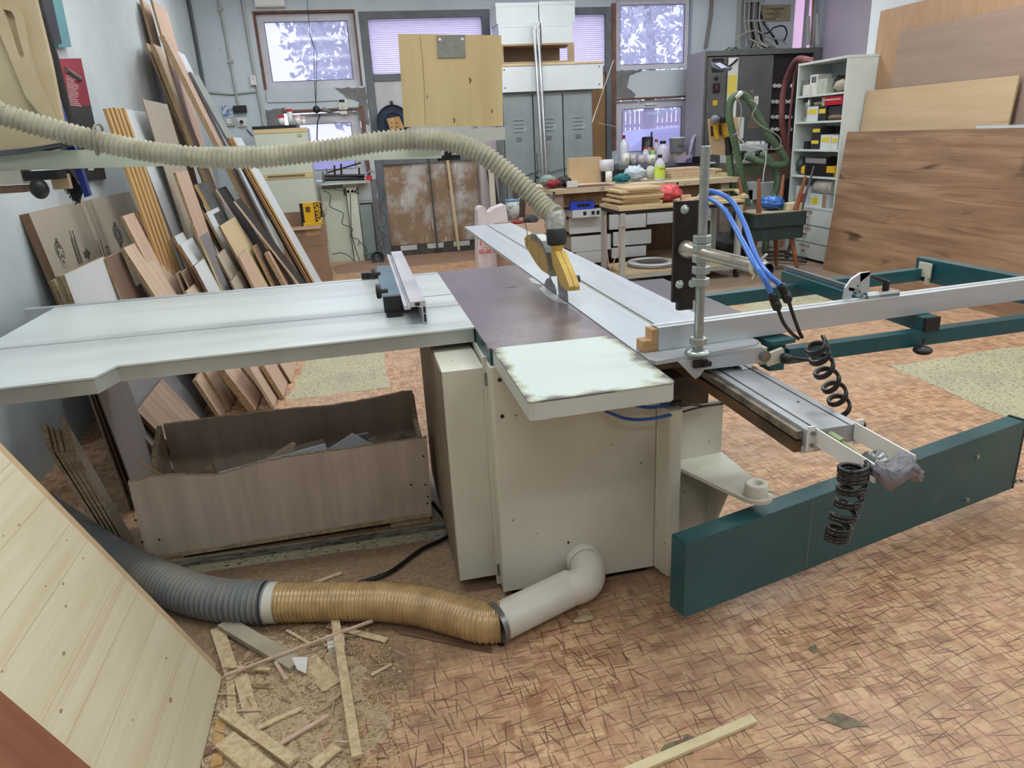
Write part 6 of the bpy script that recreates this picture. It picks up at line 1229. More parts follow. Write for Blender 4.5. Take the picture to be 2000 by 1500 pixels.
MB().lathe((cxx, 9.2 + r, c), [(0, 0), (r * .82, 0), (r * .97, d - c), (r, d - c), (r, d - c + .012), (r * .9, d - c + .012), (r * .78, .01)], n=24).build('bucket', M_whitep, wbk); letters('DB', .055, (cxx - .03, 9.2 - .004, c + .06), (1, 0, 0), (0, 0, 1), M_text, wbk, 'lettering', .0004)
small('carton_stand', 1316, 298, 1340, 322, 9.25, .2, M_beige, 'pale box under the white bucket', 'box', z=zs)
small('violet_box', 1326, 304, 1352, 322, 8.8, .1, mat('violet_box', (176, 160, 190), (80, 70, 130), .5, sc1=14, contrast=(.5, .6)), 'small violet printed box near the threaded rod', 'box', z=1.021)
small('black_case', 1347, 306, 1380, 322, 8.85, .15, M_black, 'black case right of the violet printed box', 'case', z=1.021)
mb = MB(); mb.tube([onY(1362, 215, 9.3), onY(1362, 250, 9.25), onY(1352, 275, 9.2), onY(1345, 305, 9.15)], [.05, .06, .05, .03], 8, squash=.2); tag(mb.build('clear_sleeve', mat('clear_sleeve', (190, 182, 196), (160, 152, 168), .25, sc1=14)), 'crumpled clear plastic sleeve hanging beside the electric cabinet', 'sleeve')
for i, (x0, y0, x1, y1, rz, lab) in enumerate(((1300, 323, 1372, 331, .02, 'topmost board of the pile on the right of the workbench'), (1302, 331, 1405, 338, -.03, 'second board of the pile on the right of the workbench'), (1303, 338, 1390, 345, .04, 'third board of the pile on the right of the workbench'), (1305, 345, 1425, 352, 0, 'lowest board of the pile on the right of the workbench'))):
    a, b, c, d = fb(x0, y0, x1, y1, 7.8); z = bz + (3 - i) * .029; tag(MB().cbox(((a + b) / 2, 7.9, z + .013), b - a, .26 + .05 * i, .026, rz).build('bench_board', M_mapleb if i % 2 else M_pinkoak), lab, 'board', 'board pile on the workbench')
small('white_towel', 1380, 318, 1405, 334, 7.95, .2, mat('white_bag2', (206, 212, 220), None, .5), 'white plastic bag on the board pile', 'bag', z=bz + .118, kind=.15)

# ------------------------------------------------------------------ cart with boards and a wheel
ctm = mat('grey_cart_paint', (166, 170, 164), (146, 150, 144), .5, sc1=4); crt = thing('work_cart', 'grey steel cart with wooden shelves on casters in front of the workbench', 'cart', (3.0, 6.7, 0))
X0, X1, Y0, Y1 = 2.40, 3.66, 6.45, 7.02
for (x, y) in ((X0, Y0), (X1 - .05, Y0), (X0, Y1 - .05), (X1 - .05, Y1 - .05)):
    lg = MB().box(x, x + .05, y, y + .05, .09, .715).build('leg', ctm, crt, bevel=.002)
    mb = MB(); mb.cyl((x + .012, y + .025, .045), (x + .038, y + .025, .045), .042, 16); mb.box(x + .005, x + .045, y + .01, y + .04, .06, .09); mb.build('caster', M_blackm, crt)
MB().box(X0 - .01, X1 + .01, Y0 - .01, Y1 + .01, .738, .762).build('top_board', mat('cart_top', (196, 176, 140), (178, 156, 120), .6, sc1=5, stretch=(.3, 2, 1)), crt, bevel=.002)
MB().box(X0, X1, Y0 + .01, Y1 - .01, .70, .736).build('top_frame', M_black, crt)
MB().box(X0 + .05, X1 - .05, Y0 + .002, Y1 - .002, .13, .15).build('shelf_board', MC['cart_top'], crt); MB().box(X0 + .05, X1 - .05, Y0, Y0 + .03, .09, .129).build('lower_rail', ctm, crt); MB().box(X0 + .05, X1 - .05, Y1 - .03, Y1, .09, .129).build('lower_rail', ctm, crt)
for i in range(8):
    w_ = (.44, .40, .42, .38, .42, .40, .38, .36)[i]; z = .763 + i * .0215; dx = (-.02, .03, -.03, .02, .0, .03, -.02, .04)[i]
    if i == 7: z = .763 + 7 * .0215
    tag(MB().cbox((2.63 + dx, 6.70 + .02 * ((i * 3) % 4 - 1), z + .0105), w_, .42, .0205, (.01, -.02, .05, .0, .03, -.02, .01, .04)[i]).build('mdf_sheet', M_mdf if i % 3 else M_mapleb, bevel=.0008, seg=1), ['lowest', 'second', 'third', 'fourth', 'fifth', 'sixth', 'seventh', 'topmost'][i] + ' panel counted from below in the panel pile on the cart', 'panel', 'panel pile on the cart')
small('red_bag', 1283, 364, 1342, 392, 6.62, .3, mat('coral_bag', (226, 92, 96), (206, 74, 80), .35, sc1=8, bump=.4, bsc=14), 'coral red plastic bag on the cart', 'bag', z=.763, kind=.2)
small('yellow_tube', 1332, 381, 1350, 389, 6.6, .05, mat('orange_tube', (200, 130, 90), (220, 210, 190), .5, sc1=12), 'small orange and white tube beside the coral bag', 'tube', z=.763)
mb = MB(); fr0 = [onZ(1358, 392, .765), onZ(1462, 386, .765), onZ(1440, 371, .765), onZ(1370, 374, .765)]
for k in range(4):
    a, b = fr0[k], fr0[(k + 1) % 4]; d = b - a; n_ = V((-d.y, d.x, 0)).normalized() * .05; mb.par(V((a.x, a.y, .7625 + .0 * k)), V((d.x, d.y, 0)), n_, (0, 0, .02))
tag(mb.build('wooden_surround', M_mapleb), 'empty wooden frame lying on the right end of the cart', 'frame')
wh = thing('edging_coil', 'large flat coil of white edging tape lying on the cart shelf', 'coil', (2.84, 6.73, .151)); MB().lathe((2.84, 6.73, .151), [(.16, 0), (.245, 0), (.245, .035), (.16, .035), (.16, 0)], n=44).build('tape_coil', M_grey, wh); MB().lathe((2.84, 6.73, .187), [(.16, 0), (.245, 0), (.245, .004), (.16, .004), (.16, 0)], n=44).build('top_face', M_whitep, wh); MB().lathe((2.84, 6.73, .151), [(0, 0), (.13, 0), (.13, .01), (0, .01)], n=30).build('core_plate', M_steel, wh)
mb = MB(); q = V((2.425, 6.43, .60)); mb.tube([q + V((.034 * math.cos(a_), .034 * math.sin(a_) + .045, 0)) for a_ in [i * math.pi / 8 for i in range(16)]], .007, 6, closed=True); mb.tube(spline([q + V((-.03, 0, 0)), q + V((-.04, 0, -.15)), q + V((-.10, 0, -.33)), q + V((-.12, .05, -.40)), q + V((-.15, .06, -.2)), q + V((-.15, .1, .10))], 6), .006, 6)
tag(mb.build('pinkish_string', mat('pinkish_cord', (176, 150, 146), None, .7)), 'pinkish cord tied round the left front leg of the cart', 'cord')

# ------------------------------------------------------------------ electric cabinet, sign and cables
M_ecab = mat('grey_cabinet_paint', (92, 94, 92), (80, 82, 80), .5, sc1=5, fine=(70, (150, 150, 150), .74, .78))
Ye = 9.0; ec = thing('electric_cabinet', 'large dark grey electrical cabinet with open fuse section by the bookshelf', 'cabinet', (5.2, 9.2, 0)); xa, xb = onY(1377, 98, Ye).x, onY(1608, 92, Ye).x; ze = onY(1490, 96, Ye).z
MB().box(xa, xb, Ye + .06, Ye + .5, 0, ze).build('carcass', M_ecab, ec, bevel=.004); MB().box(xa - .003, xa, Ye, Ye + .5, 0, ze).build('side_panel', mat('window_lit_side', (156, 150, 160), None, .6), ec)  # side panel has the window light put into its lilac colour
mb = MB(); mb.box(xa, xb, Ye, Ye + .06, ze - .06, ze); mb.box(xb - .12, xb, Ye, Ye + .06, 0, ze - .06); mb.box(xa, xa + .035, Ye, Ye + .06, 0, ze - .06); mb.build('front_frame', M_ecab, ec, bevel=.003)
xd1 = onY(1416, 200, Ye).x; xd2 = onY(1505, 200, Ye).x
MB().box(xa + .04, xd1 - .004, Ye - .01, Ye + .05, .3, ze - .075).build('narrow_door', M_ecab, ec, bevel=.003); dmain = MB().box(xd1 + .004, xd2, Ye - .012, Ye + .05, .3, ze - .075).build('main_door', M_ecab, ec, bevel=.003)
MB().box(xd2 + .005, xb - .125, Ye + .05, Ye + .058, .2, ze - .065).build('fuse_recess', mat('fuse_recess', (22, 18, 20), (34, 30, 32), .7, sc1=30), ec)
M_fuse = mat('porcelain_fuse', (206, 202, 194), None, .4)
for r_i, zy in enumerate((168, 199, 229, 253, 287)):
    for c_i in range(5):
        if (r_i, c_i) in ((0, 3), (3, 3), (4, 3), (4, 4)): continue
        q = onY(1508 + c_i * 8.6 + (4 if r_i == 0 else 0), zy, Ye + .05); MB().lathe(q, [(0, .0), (.012, .0), (.012, .03), (.022, .03), (.026, .0)], (0, -1, 0), 12).build('fuse', M_fuse, ec)
for (px, py, m_) in ((1398, 152, M_black), ): q = onY(px, py, Ye - .01); MB().lathe(q, [(0, .02), (.025, .018), (.027, 0)], (0, -1, 0), 14).build('push_button', m_, ec)
a, b, c, d = fb(1392, 163, 1405, 180, Ye - .01); MB().box(a, b, Ye - .03, Ye - .01, c, d).build('rotary_switch', M_black, ec, bevel=.004); MB().box((a + b) / 2 - .006, (a + b) / 2 + .006, Ye - .036, Ye - .03, c + .03, d - .02).build('switch_lever', M_red, ec)
a, b, c, d = fb(1391, 114, 1413, 141, Ye - .01); MB().box(a, b, Ye - .014, Ye - .01, c, d).build('meter_window', M_black, ec)
a, b, c, d = fb(1392, 196, 1401, 206, Ye - .01); ws = MB().box(a, b, Ye - .012, Ye - .01, c, d).build('warning_sticker', mat('yellow_sticker', (206, 176, 40), None, .5), ec)
a, b, c, d = fb(1473, 188, 1481, 204, Ye - .012); w2 = MB().box(a, b, Ye - .014, Ye - .012, c, d).build('warning_label', M_whitep, ec); MB().prism([((a + b) / 2 - .018, Ye - .015, d - .05), ((a + b) / 2 + .018, Ye - .015, d - .05), ((a + b) / 2, Ye - .015, d - .015)], (0, .001, 0)).build('warning_triangle', mat('warn_yellow', (200, 180, 60), None, .5), ec)
a, b, c, d = fb(1421, 113, 1440, 205, Ye - .012); MB().box(a, b, Ye - .018, Ye - .0125, c - .4, d).build('taped_paper', M_whitep, ec); MB().box(a + .002, b - .01, Ye - .0195, Ye - .018, c + .12, d - .2).build('yellow_note', mat('yellow_note', (220, 200, 90), None, .6), ec)
for i, (y_, w_) in enumerate(((217, 4), (221, 7), (225, 9), (229, 11), (233, 8), (238, 13), (243, 14), (247, 14))):
    a, b, c, d = fb(1475 - w_, y_, 1475 + w_, y_ + 2.2, Ye - .012); rr_ = random.Random(i); mb = MB(); x = a
    while x < b: l = rr_.uniform(.01, .035); mb.box(x, min(x + l, b), Ye - .0135, Ye - .012, c, d); x += l + .008
    mb.build('worn_gold_lettering', mat('worn_gold', (150, 130, 84), None, .6), dmain)
for (px, py) in ((1450, 178), (1466, 177)): a, b, c, d = fb(px, py, px + 5, py + 2.5, Ye - .012); MB().box(a, b, Ye - .0135, Ye - .012, c, d).build('orange_mark', mat('orange_mark', (190, 120, 60), None, .6), dmain)
# LED panel lamp in front of the cabinet
q = onY(1412, 128, 8.5); lmp = thing('work_lamp', 'small dark flat work lamp floating on its arm before the electric cabinet', 'lamp', onY(1430, 120, 8.8)); MB().prism([onY(1388, 121, 8.45), onY(1407, 119, 8.45), onY(1431, 132, 8.5), onY(1427, 138, 8.5), onY(1409, 138, 8.45), onY(1390, 130, 8.45)], (0, .04, .0)).build('lamp_head', M_greyframe, lmp, bevel=.004)
MB().prism([onY(1396, 124, 8.44), onY(1406, 122, 8.44), onY(1421, 131, 8.46), onY(1409, 134, 8.44)], (0, .004, 0)).build('glass', mat('lamp_glass', (196, 190, 220), (220, 220, 240), .1, sc1=4), lmp); MB().tube([onY(1424, 130, 8.5), onY(1432, 124, 8.75), onY(1440, 116, 8.97)], .014, 6).build('lamp_arm', M_black, lmp)
# sign
a, b, c, d = fb(1489, 9, 1544, 41, BY - .02); sg = thing('warning_sign', 'old tan warning sign in Cyrillic letters above the electric cabinet', 'sign', ((a + b) / 2, BY, c)); MB().box(a, b, BY - .018, BY - .002, c, d).build('plate', mat('tan_sign', (164, 152, 118), (146, 140, 116), .7, sc1=7), sg)
h = (d - c)
for i, (txt, ox) in enumerate((('За електропроводи', .12), ('табло', .40), ('и силови части', .12), ('е опасно!', .34), ('разрешение', .10))): letters(txt, h * .20, (a + (b - a) * ox, BY - .020, d - h * (.30 + .155 * i)), (1, 0, -.0), (0, 0, 1), mat('sign_ink', (70, 56, 34), None, .8), sg, 'lettering', .0004, squash=.72)
# bundle of cables coming down on the cabinet
M_cab1 = mat('grey_cable', (150, 146, 140), None, .7); rr = random.Random(4); X_ = [onY(1448 + k * 2.9, 60, 9.62).x for k in range(12)]
cbn = thing('cable_bundle', 'thick bundle of grey and black cables coming down onto the electric cabinet', 'cables', (5.35, 9.6, ze))
for k in range(12):
    x = X_[k]; y = 9.55 + .05 * (k % 3); MB().tube([(x, y, 3.7), (x + rr.uniform(-.02, .02), y, 3.2), (x + rr.uniform(-.02, .02), y - .02, 2.75), (x + rr.uniform(-.06, .06), y - .1, 2.5), (x + rr.uniform(-.22, .18), y - .35, ze + .02)], .013, 5).build('cable', M_blk if k in (4, 10) else M_cab1, cbn)
for z in (2.72, 2.95): MB().box(X_[0] - .03, X_[-1] + .03, 9.52, 9.535, z, z + .02).build('tie', M_cab1, cbn)
tag(MB().box(5.27, 5.31, 9.68, 9.74, ze, 3.7).build('cable_duct', M_cond), 'grey vertical cable duct behind the cable bundle', 'duct')
tag(MB().tube(spline([onY(1483, -10, 9.6), onY(1484, 20, 9.6), onY(1492, 45, 9.58), onY(1508, 68, 9.5), onY(1519, 86, 9.4)], 6), .014, 6).build('black_cable', M_blk), 'thick black cable curving past the tan sign', 'cable')
tag(MB().tube(spline([onY(1480, 66, 9.5), onY(1500, 64, 9.45), onY(1512, 54, 9.45), onY(1530, 51, 9.45), onY(1537, 64, 9.45), onY(1530, 82, 9.4)], 6), .010, 6).build('black_cable', M_blk), 'black cable looping on top of the electric cabinet', 'cable')
tag(MB().tube(spline([onY(1438, 80, 9.4), onY(1448, 68, 9.4), onY(1475, 60, 9.4), onY(1500, 72, 9.4), onY(1528, 80, 9.4), onY(1536, 86, 9.4)], 6), .010, 6).build('grey_cable', M_cab1), 'grey cable looping over the top of the electric cabinet', 'cable')
mb = MB(); rr = random.Random(8)
for k in range(10): x = rr.uniform(xa + .3, xa + .95); mb.tube([(x, 9.2, ze + .012), (x + .05, 9.15, ze + .05), (x + .1, 9.2, ze + .03), (x + .14, 9.1, ze + .01)], .006, 4)
tag(stuff(mb.build('wire_tangle', mat('green_grey_wire', (100, 116, 100), None, .7))), 'tangle of thin green grey wires on top of the electric cabinet', 'wires')
tag(MB().tube([onY(1391, -10, BY - .05), onY(1389, 30, BY - .05), onY(1379, 92, BY - .05)], .022, 8).build('wall_pipe', mat('brown_grey_pipe', (120, 112, 108), None, .6)), 'brown grey pipe coming down right of the top right window', 'pipe')
tag(MB().tube([onY(1588, -12, 9.5), onY(1587, 20, 9.5), onY(1585, 88, 9.5)], .012, 6).build('orange_pipe', mat('orange_pipe', (196, 130, 96), (150, 128, 116), .6, sc1=3, stretch=(1, 1, 1))), 'thin rusty orange pipe before the pink window', 'pipe')
for i, (x, y0, y1) in enumerate(((1578, 32, 88), (1596, 26, 88))): tag(MB().cyl(onY(x, y1, 9.3), onY(x, y0, 9.3), .03, 10).build('pipe_length', M_cond), ['left white grey pipe length standing on the electric cabinet', 'right grey pipe length standing on the electric cabinet'][i], 'pipe')
# red brown hoses
M_rh = mat('red_brown_hose', (122, 72, 70), (106, 60, 58), .6, sc1=6)
hose('red_hose', [onY(1588, 120, 7.6), onY(1570, 116, 7.7), onY(1556, 118, 8.0), onY(1540, 145, 8.3), onY(1530, 180, 8.4), onY(1527, 230, 8.4), onY(1532, 270, 8.4), onY(1542, 310, 8.4)], .036, M_rh, 'thick red brown hose hanging beside the bookshelf')
hose('red_hose', [onY(1590, 121, 7.5), onY(1575, 119, 7.6), onY(1562, 124, 7.8), onY(1552, 150, 8.0), onY(1546, 200, 8.0), onY(1541, 260, 8.0), onY(1539, 312, 8.0)], .014, M_rh, 'thin red brown hose hanging beside the bookshelf')
# spray guns on a board, vacuum with green hoses
Ym = 7.9; M_gh = mat('green_vacuum_hose', (88, 112, 84), (74, 98, 72), .5, sc1=6); M_gh2 = M_gh
tb = thing('tool_board', 'brown upright board with yellow glue guns hanging on it', 'board', onY(1410, 300, 8.1)); MB().prism([onY(x, y, 8.1) for x, y in ((1384, 232), (1448, 228), (1444, 305), (1390, 302))], (0, .03, 0)).build('panel', M_mdf, tb)
for i, (x, y, lab) in enumerate(((1396, 232, 'left yellow and grey spray gun hanging on the brown board'), (1412, 230, 'right yellow and black spray gun hanging on the brown board'))):
    t = thing('spray_gun', lab, 'spray gun', onY(x, y + 20, 8.0), 'guns on the brown board'); 
    MB().tube([onY(x - 1, y + 3, 8.05), onY(x + 2, y + 20, 8.06), onY(x + 6, y + 38, 8.07)], [.05, .035, .028], 10).build('handle', mat('gun_yellow', (216, 170, 50), None, .5), t); MB().blob(onY(x, y + 2, 7.96), .055, .05, .05, 12, 8, .1, 3, i).build('head', M_blackm if i else mat('gun_grey', (120, 122, 134), None, .5), t); MB().tube([onY(x - 6, y + 14, 8.0), onY(x - 5, y + 34, 8.0)], .014, 6).build('trigger', M_black, t)
t = thing('vacuum_nozzle', 'black vacuum nozzle with grey sleeve hanging before the brown board', 'nozzle', onY(1424, 290, 7.7)); MB().tube([onY(1420, 268, 7.7), onY(1424, 285, 7.7), onY(1423, 302, 7.7)], [.035, .042, .04], 12).build('nozzle', M_black, t)
ribbed([onY(1425, 300, 7.7), onY(1426, 325, 7.7), onY(1430, 360, 7.7), onY(1436, 392, 7.75)], .043, .02, .004, 12).build('short_hose', M_gh, t)
vg = thing('green_hose', 'long green vacuum hose looping high over the vacuum cleaner', 'hose', onY(1450, 350, 7.6))
ribbed([onY(1460, 400, 7.6), onY(1452, 360, 7.6), onY(1442, 310, 7.6), onY(1431, 262, 7.6), onY(1424, 225, 7.6), onY(1428, 196, 7.6), onY(1442, 185, 7.6), onY(1460, 192, 7.6), onY(1480, 225, 7.55), onY(1500, 262, 7.5), onY(1520, 290, 7.5), onY(1534, 310, 7.5), onY(1532, 320, 7.5), onY(1510, 322, 7.5), onY(1480, 314, 7.55), onY(1455, 304, 7.7)], .042, .02, .004, 14).build('hose', M_gh, vg)
MB().tube([onY(1455, 304, 7.7), onY(1448, 303, 7.75)], .05, 14).build('cuff', M_black, vg); MB().tube([onY(1441, 183, 7.56), onY(1444, 187, 7.56)], .047, 12).build('white_tie', M_whitep, vg)
vh = thing('green_hose', 'short green vacuum hose bending down towards the dark stools', 'hose', onY(1510, 330, 7.6)); ribbed([onY(1484, 302, 7.75), onY(1496, 308, 7.7), onY(1512, 325, 7.65), onY(1519, 350, 7.6), onY(1514, 375, 7.6), onY(1503, 395, 7.6), onY(1496, 425, 7.6), onY(1497, 455, 7.6), V((onY(1497, 455, 7.6).x, 7.6, .004))], .042, .02, .004, 14).build('hose', M_gh, vh); MB().tube([onY(1486, 302, 7.74), onY(1479, 303, 7.78)], .052, 14).build('cuff', M_black, vh)
for pts, lab in (([(1440, 192), (1448, 215), (1442, 255), (1432, 265)], 'thin grey wire hanging inside the green hose loop'), ([(1465, 195), (1478, 205), (1470, 225), (1485, 245), (1515, 262), (1525, 275), (1520, 290), (1490, 292), (1462, 300), (1450, 318)], 'grey power lead wound round the green hose'), ([(1445, 270), (1460, 285), (1490, 292), (1496, 310), (1492, 335), (1490, 355)], 'cream power lead hanging before the white machine')):
    tag(MB().tube(spline([onY(p[0], p[1], 7.45) for p in pts], 6), .007, 5).build('power_lead', M_cab1 if 'grey' in lab else M_whitep), lab, 'lead')
vc = thing('dust_extractor', 'white machine with hose sockets standing between workbench and bookshelf', 'vacuum', (4.7, 8.1, 0)); a, b, c, d = fb(1446, 282, 1500, 318, 7.9); MB().box(a, b, 7.9, 8.4, c, d).build('head', M_white, vc, bevel=.02); a2, b2, c2, d2 = fb(1450, 318, 1520, 365, 7.95); MB().box(a, b2, 7.95, 8.4, c2, c - .001).build('tank', mat('brownish_tank', (124, 110, 96), (110, 98, 86), .6, sc1=5), vc, bevel=.01); MB().box(a + .02, a + .3, 7.945, 7.95, c - .12, c - .04).build('green_label', mat('dull_green', (96, 120, 84), None, .6), vc)
MB().box(a + .05, b + .30, 8.0, 8.4, 0, c2 - .001).build('base', M_white, vc, bevel=.01)
tag(MB().prism([onY(x, y, 8.02) for x, y in ((1495, 300), (1548, 297), (1540, 350), (1490, 352))], (0, .02, 0)).build('brown_board', M_brownply), 'brown board behind the short green hose', 'board')
for i, x in enumerate((1463, 1477, 1484)): small('small_pack', x, 276, x + 10, 284, 7.95, .08, (M_white, M_whitep, M_white)[i], ['left small white pack on the white machine', 'middle small white pack on the white machine', 'right small white pack on the white machine'][i], 'pack')
small('white_handle_case', 1446, 229, 1453, 270, 8.05, .06, M_white, 'upright white plastic part behind the green hose loop', 'part')
for i, (x0, y0, x1, y1, lab) in enumerate(((1455, 356, 1480, 390, 'left white box behind the upside down stool'), (1484, 356, 1530, 392, 'right white box behind the upside down stool'), (1440, 372, 1470, 400, 'low white box beside the cart'))):
    small('white_carton', x0, y0, x1, y1, 7.85, .1, M_white, lab, 'box', 'white boxes behind the stools')
small('black_bag', 1395, 462, 1480, 505, 6.9, .5, M_blackm, 'black bag lying on the floor behind the threaded rod', 'bag', z=.003, kind=.2)
for i, (y0, r) in enumerate(((492, .06), (500, .05), (508, .05))):
    a = onZ(1490, y0, .03); b = onZ(1575, y0 + 4, .03); tag(MB().tube([a, a.lerp(b, .5) + V((0, .05, .01)), b], r * .5, 8, squash=.5).build('dark_shoe_roll', M_blackm), ['back black roll on the floor under the stools', 'middle black roll on the floor under the stools', 'front black roll on the floor under the stools'][i], 'roll')

# ------------------------------------------------------------------ stools
M_seat = mat('dark_green_velvet', (44, 60, 58), (34, 48, 46), .85, sc1=20); M_sleg = mat('brown_stool_leg', (150, 92, 62), (128, 76, 50), .45, sc1=8, stretch=(1, 1, .2))
def stool(cx_, cy_, z0, up, lab, rz=0):
    t = thing('stool', lab, 'stool', (cx_, cy_, z0), 'dark green stools')
    s = 1 if up else -1; zt = z0
    base = .345 if up else 0.0
    MB().box(cx_ - .29, cx_ + .29, cy_ - .22, cy_ + .22, z0 + base, z0 + base + .13).build('seat', M_seat, t, bevel=.03, seg=3)
    MB().box(cx_ - .25, cx_ + .25, cy_ - .18, cy_ + .18, z0 + (base - .006 if up else .13), z0 + (base if up else .136)).build('underside', mat('pale_underside', (176, 160, 136), None, .8), t)
    for sx in (-1, 1):
        for sy in (-1, 1):
            if up: MB().cyl((cx_ + sx * .20, cy_ + sy * .14, z0 + base), (cx_ + sx * .27, cy_ + sy * .20, z0), .026, 12, r2=.016).build('leg', M_sleg, t)
            else: MB().cyl((cx_ + sx * .20, cy_ + sy * .14, z0 + .136), (cx_ + sx * .25, cy_ + sy * .19, z0 + .46), .026, 12, r2=.014).build('leg', M_sleg, t)
    return t
stool(4.05, 6.66, 0.0, True, 'dark green upholstered stool standing on its legs'); stool(4.06, 6.64, .477, False, 'dark green upholstered stool turned upside down on the other one')
small('blue_bag', 1502, 386, 1540, 420, 6.55, .25, mat('blue_plastic_bag', (60, 120, 200), (40, 90, 170), .3, sc1=10, bump=.4, bsc=20), 'crumpled blue plastic bag between the legs of the upturned stool', 'bag', z=.615, kind=.2)
small('patterned_box', 1537, 397, 1566, 420, 6.52, .12, mat('cream_patterned_box', (222, 212, 176), (190, 180, 150), .6, sc1=14), 'cream patterned box between the legs of the upturned stool', 'box', z=.615)
tag(MB().tube([onZ(1536, 505, .004), onX(1566, 405, 4.66), onX(1578, 365, 4.69), onX(1590, 325, 4.725)], [.022, .022, .014, .010], 10).build('drill_bit', M_steel), 'long steel rod with a dark handle leaning on the bookshelf', 'rod')


# ------------------------------------------------------------------ white bookshelf
M_sh = mat('white_shelf_paint', (212, 220, 218), (202, 210, 208), .5, sc1=3); bs_ = thing('bookshelf', 'tall white open bookshelf with drawers standing against the right wall', 'bookshelf', (4.9, 6.98, 0)); x0, x1, y0, y1 = 4.75, 5.145, 6.58, 7.40
MB().box(x0, x1, y0, y0 + .02, 0, 2.0).build('side_board', M_sh, bs_); MB().box(x0, x1, y1 - .02, y1, 0, 2.0).build('side_board', M_sh, bs_); MB().box(x0 - .002, x1, y0 - .004, y1, 2.0, 2.022).build('top_board', M_sh, bs_); MB().box(x1 - .01, x1, y0 + .02, y1 - .02, 0, 2.0).build('back_board', M_sh, bs_)
LV = [1.70, 1.44, 1.16, .89, .575]
for z in LV: MB().box(x0 + .002, x1 - .01, y0 + .02, y1 - .02, z - .02, z).build('shelf_board', M_sh, bs_)
for z0_, z1_ in ((.385, .55), (.20, .375), (.03, .19)):
    dw = MB().box(x0, x0 + .02, y0 + .024, y1 - .024, z0_, z1_).build('drawer', M_sh, bs_, bevel=.002); MB().lathe((x0, (y0 + y1) / 2 + .02, (z0_ + z1_) / 2), [(.006, 0), (.006, .02), (.014, .026), (.012, .036), (0, .038)], (-1, 0, 0), 12).build('knob', M_sleg, dw)
    MB().box(x0 - .001, x0, (y0 + y1) / 2 - .06, (y0 + y1) / 2 + .14, z1_ - .05, z1_ - .015).build('label_strip', M_beige, dw)
def onshelf(nm, px0, px1, pt_, lev, m, lab, cat, dep=.16, off=.03, kind='box', z=None, grp='things on the white bookshelf', pe=()):
    zz = LV[lev] if z is None else z; X = x0 + off; py = 180
    ya, yb = onX(px1, {0: 170, 1: 225, 2: 280, 3: 330, 4: 390}[lev], X).y, onX(px0, {0: 170, 1: 225, 2: 280, 3: 330, 4: 390}[lev], X).y
    zt_ = onX((px0 + px1) / 2, pt_, X).z; zt_ = max(zt_, zz + .02)
    t = thing(nm, lab, cat, (X, (ya + yb) / 2, zz + .001), grp)
    if kind == 'box': MB().box(X, X + dep, ya, yb, zz + .001, zt_).build('body', m, t, bevel=.002)
    elif kind == 'cyl': r = (yb - ya) / 2; MB().lathe((X + r, (ya + yb) / 2, zz + .001), [(0, 0), (r, 0), (r, zt_ - zz - .01), (r * .8, zt_ - zz), (0, zt_ - zz)], n=18).build('body', m, t)
    elif kind == 'roll': r = (zt_ - zz) / 2; MB().cyl((X + r, ya, zz + r + .001), (X + r, yb, zz + r + .001), r, 20).build('body', m, t)
    else: MB().blob((X + dep / 2, (ya + yb) / 2, (zz + zt_) / 2 + .004), dep / 2, (yb - ya) / 2, (zt_ - zz) / 2, 14, 9, .15, 3, int(px0), flat=.1).build('body', m, t)
    for (v0, v1, w0, w1, m2, n2) in pe: MB().box(X - .002, X, yb + (ya - yb) * v1, yb + (ya - yb) * v0, zz + (zt_ - zz) * w0, zz + (zt_ - zz) * w1).build(n2, m2, t)
    return zt_
M_yl = mat('yellow_label', (226, 206, 60), None, .6); M_dkbox = mat('dark_box', (44, 42, 50), None, .5); YL = ((.1, .9, .5, .8, M_yl, 'yellow_label'),)
onshelf('tool_case', 1563, 1578, 157, 0, mat('grey_green_case', (120, 128, 122), (90, 96, 92), .5, sc1=9), 'grey green plastic case at the left of the top shelf', 'case')
onshelf('white_camera_box', 1569, 1580, 166, 0, M_whitep, 'small white device before the grey green case', 'device', off=.0, dep=.03)
onshelf('open_carton', 1581, 1596, 146, 0, M_whitep, 'white open carton in the middle of the top shelf', 'box', pe=((.2, .8, .6, .9, M_greyframe, 'print'),))
onshelf('glass_box', 1596, 1614, 154, 0, mat('pale_green_box', (190, 200, 186), (170, 180, 168), .4, sc1=14), 'pale green box right of the open carton on the top shelf', 'box', off=.01)
onshelf('black_tool', 1614, 1640, 148, 0, M_blackm, 'black tool lump at the right of the top shelf', 'tool', kind='blob', dep=.2, off=.08)
onshelf('sandpaper_stack', 1622, 1650, 156, 0, M_beige, 'beige folded sheets at the right of the top shelf', 'sheets', kind='blob', off=.0, dep=.1)
onshelf('spray_can', 1566, 1576, 190, 1, M_zinc, 'silver spray can with black cap on the second shelf', 'can', kind='cyl', pe=((.1, .9, .78, 1.0, M_black, 'cap'),))
z = onshelf('white_yellow_box', 1576, 1597, 208, 1, M_white, 'white box with yellow label on the second shelf', 'box', pe=YL)
onshelf('abrasive_disc', 1579, 1597, 200, 1, M_beige, 'beige round pad lying on the white labelled box', 'pad', z=z, kind='blob')
z = onshelf('dark_label_box', 1598, 1613, 207, 1, M_dkbox, 'black box with yellow label on the second shelf', 'box', pe=YL)
onshelf('grey_dark_crate', 1614, 1645, 207, 1, mat('charcoal_crate', (62, 62, 68), None, .6), 'charcoal crate at the right of the second shelf', 'crate', off=.06)
onshelf('red_box', 1603, 1643, 188, 1, mat('red_tool_box', (200, 30, 50), (180, 24, 44), .4, sc1=4), 'bright red flat box lying on top of the black labelled box', 'box', z=z + .001, pe=((.1, .9, .55, .7, M_whitep, 'stripe'), (.0, .14, .0, .9, M_beige, 'end_label')))
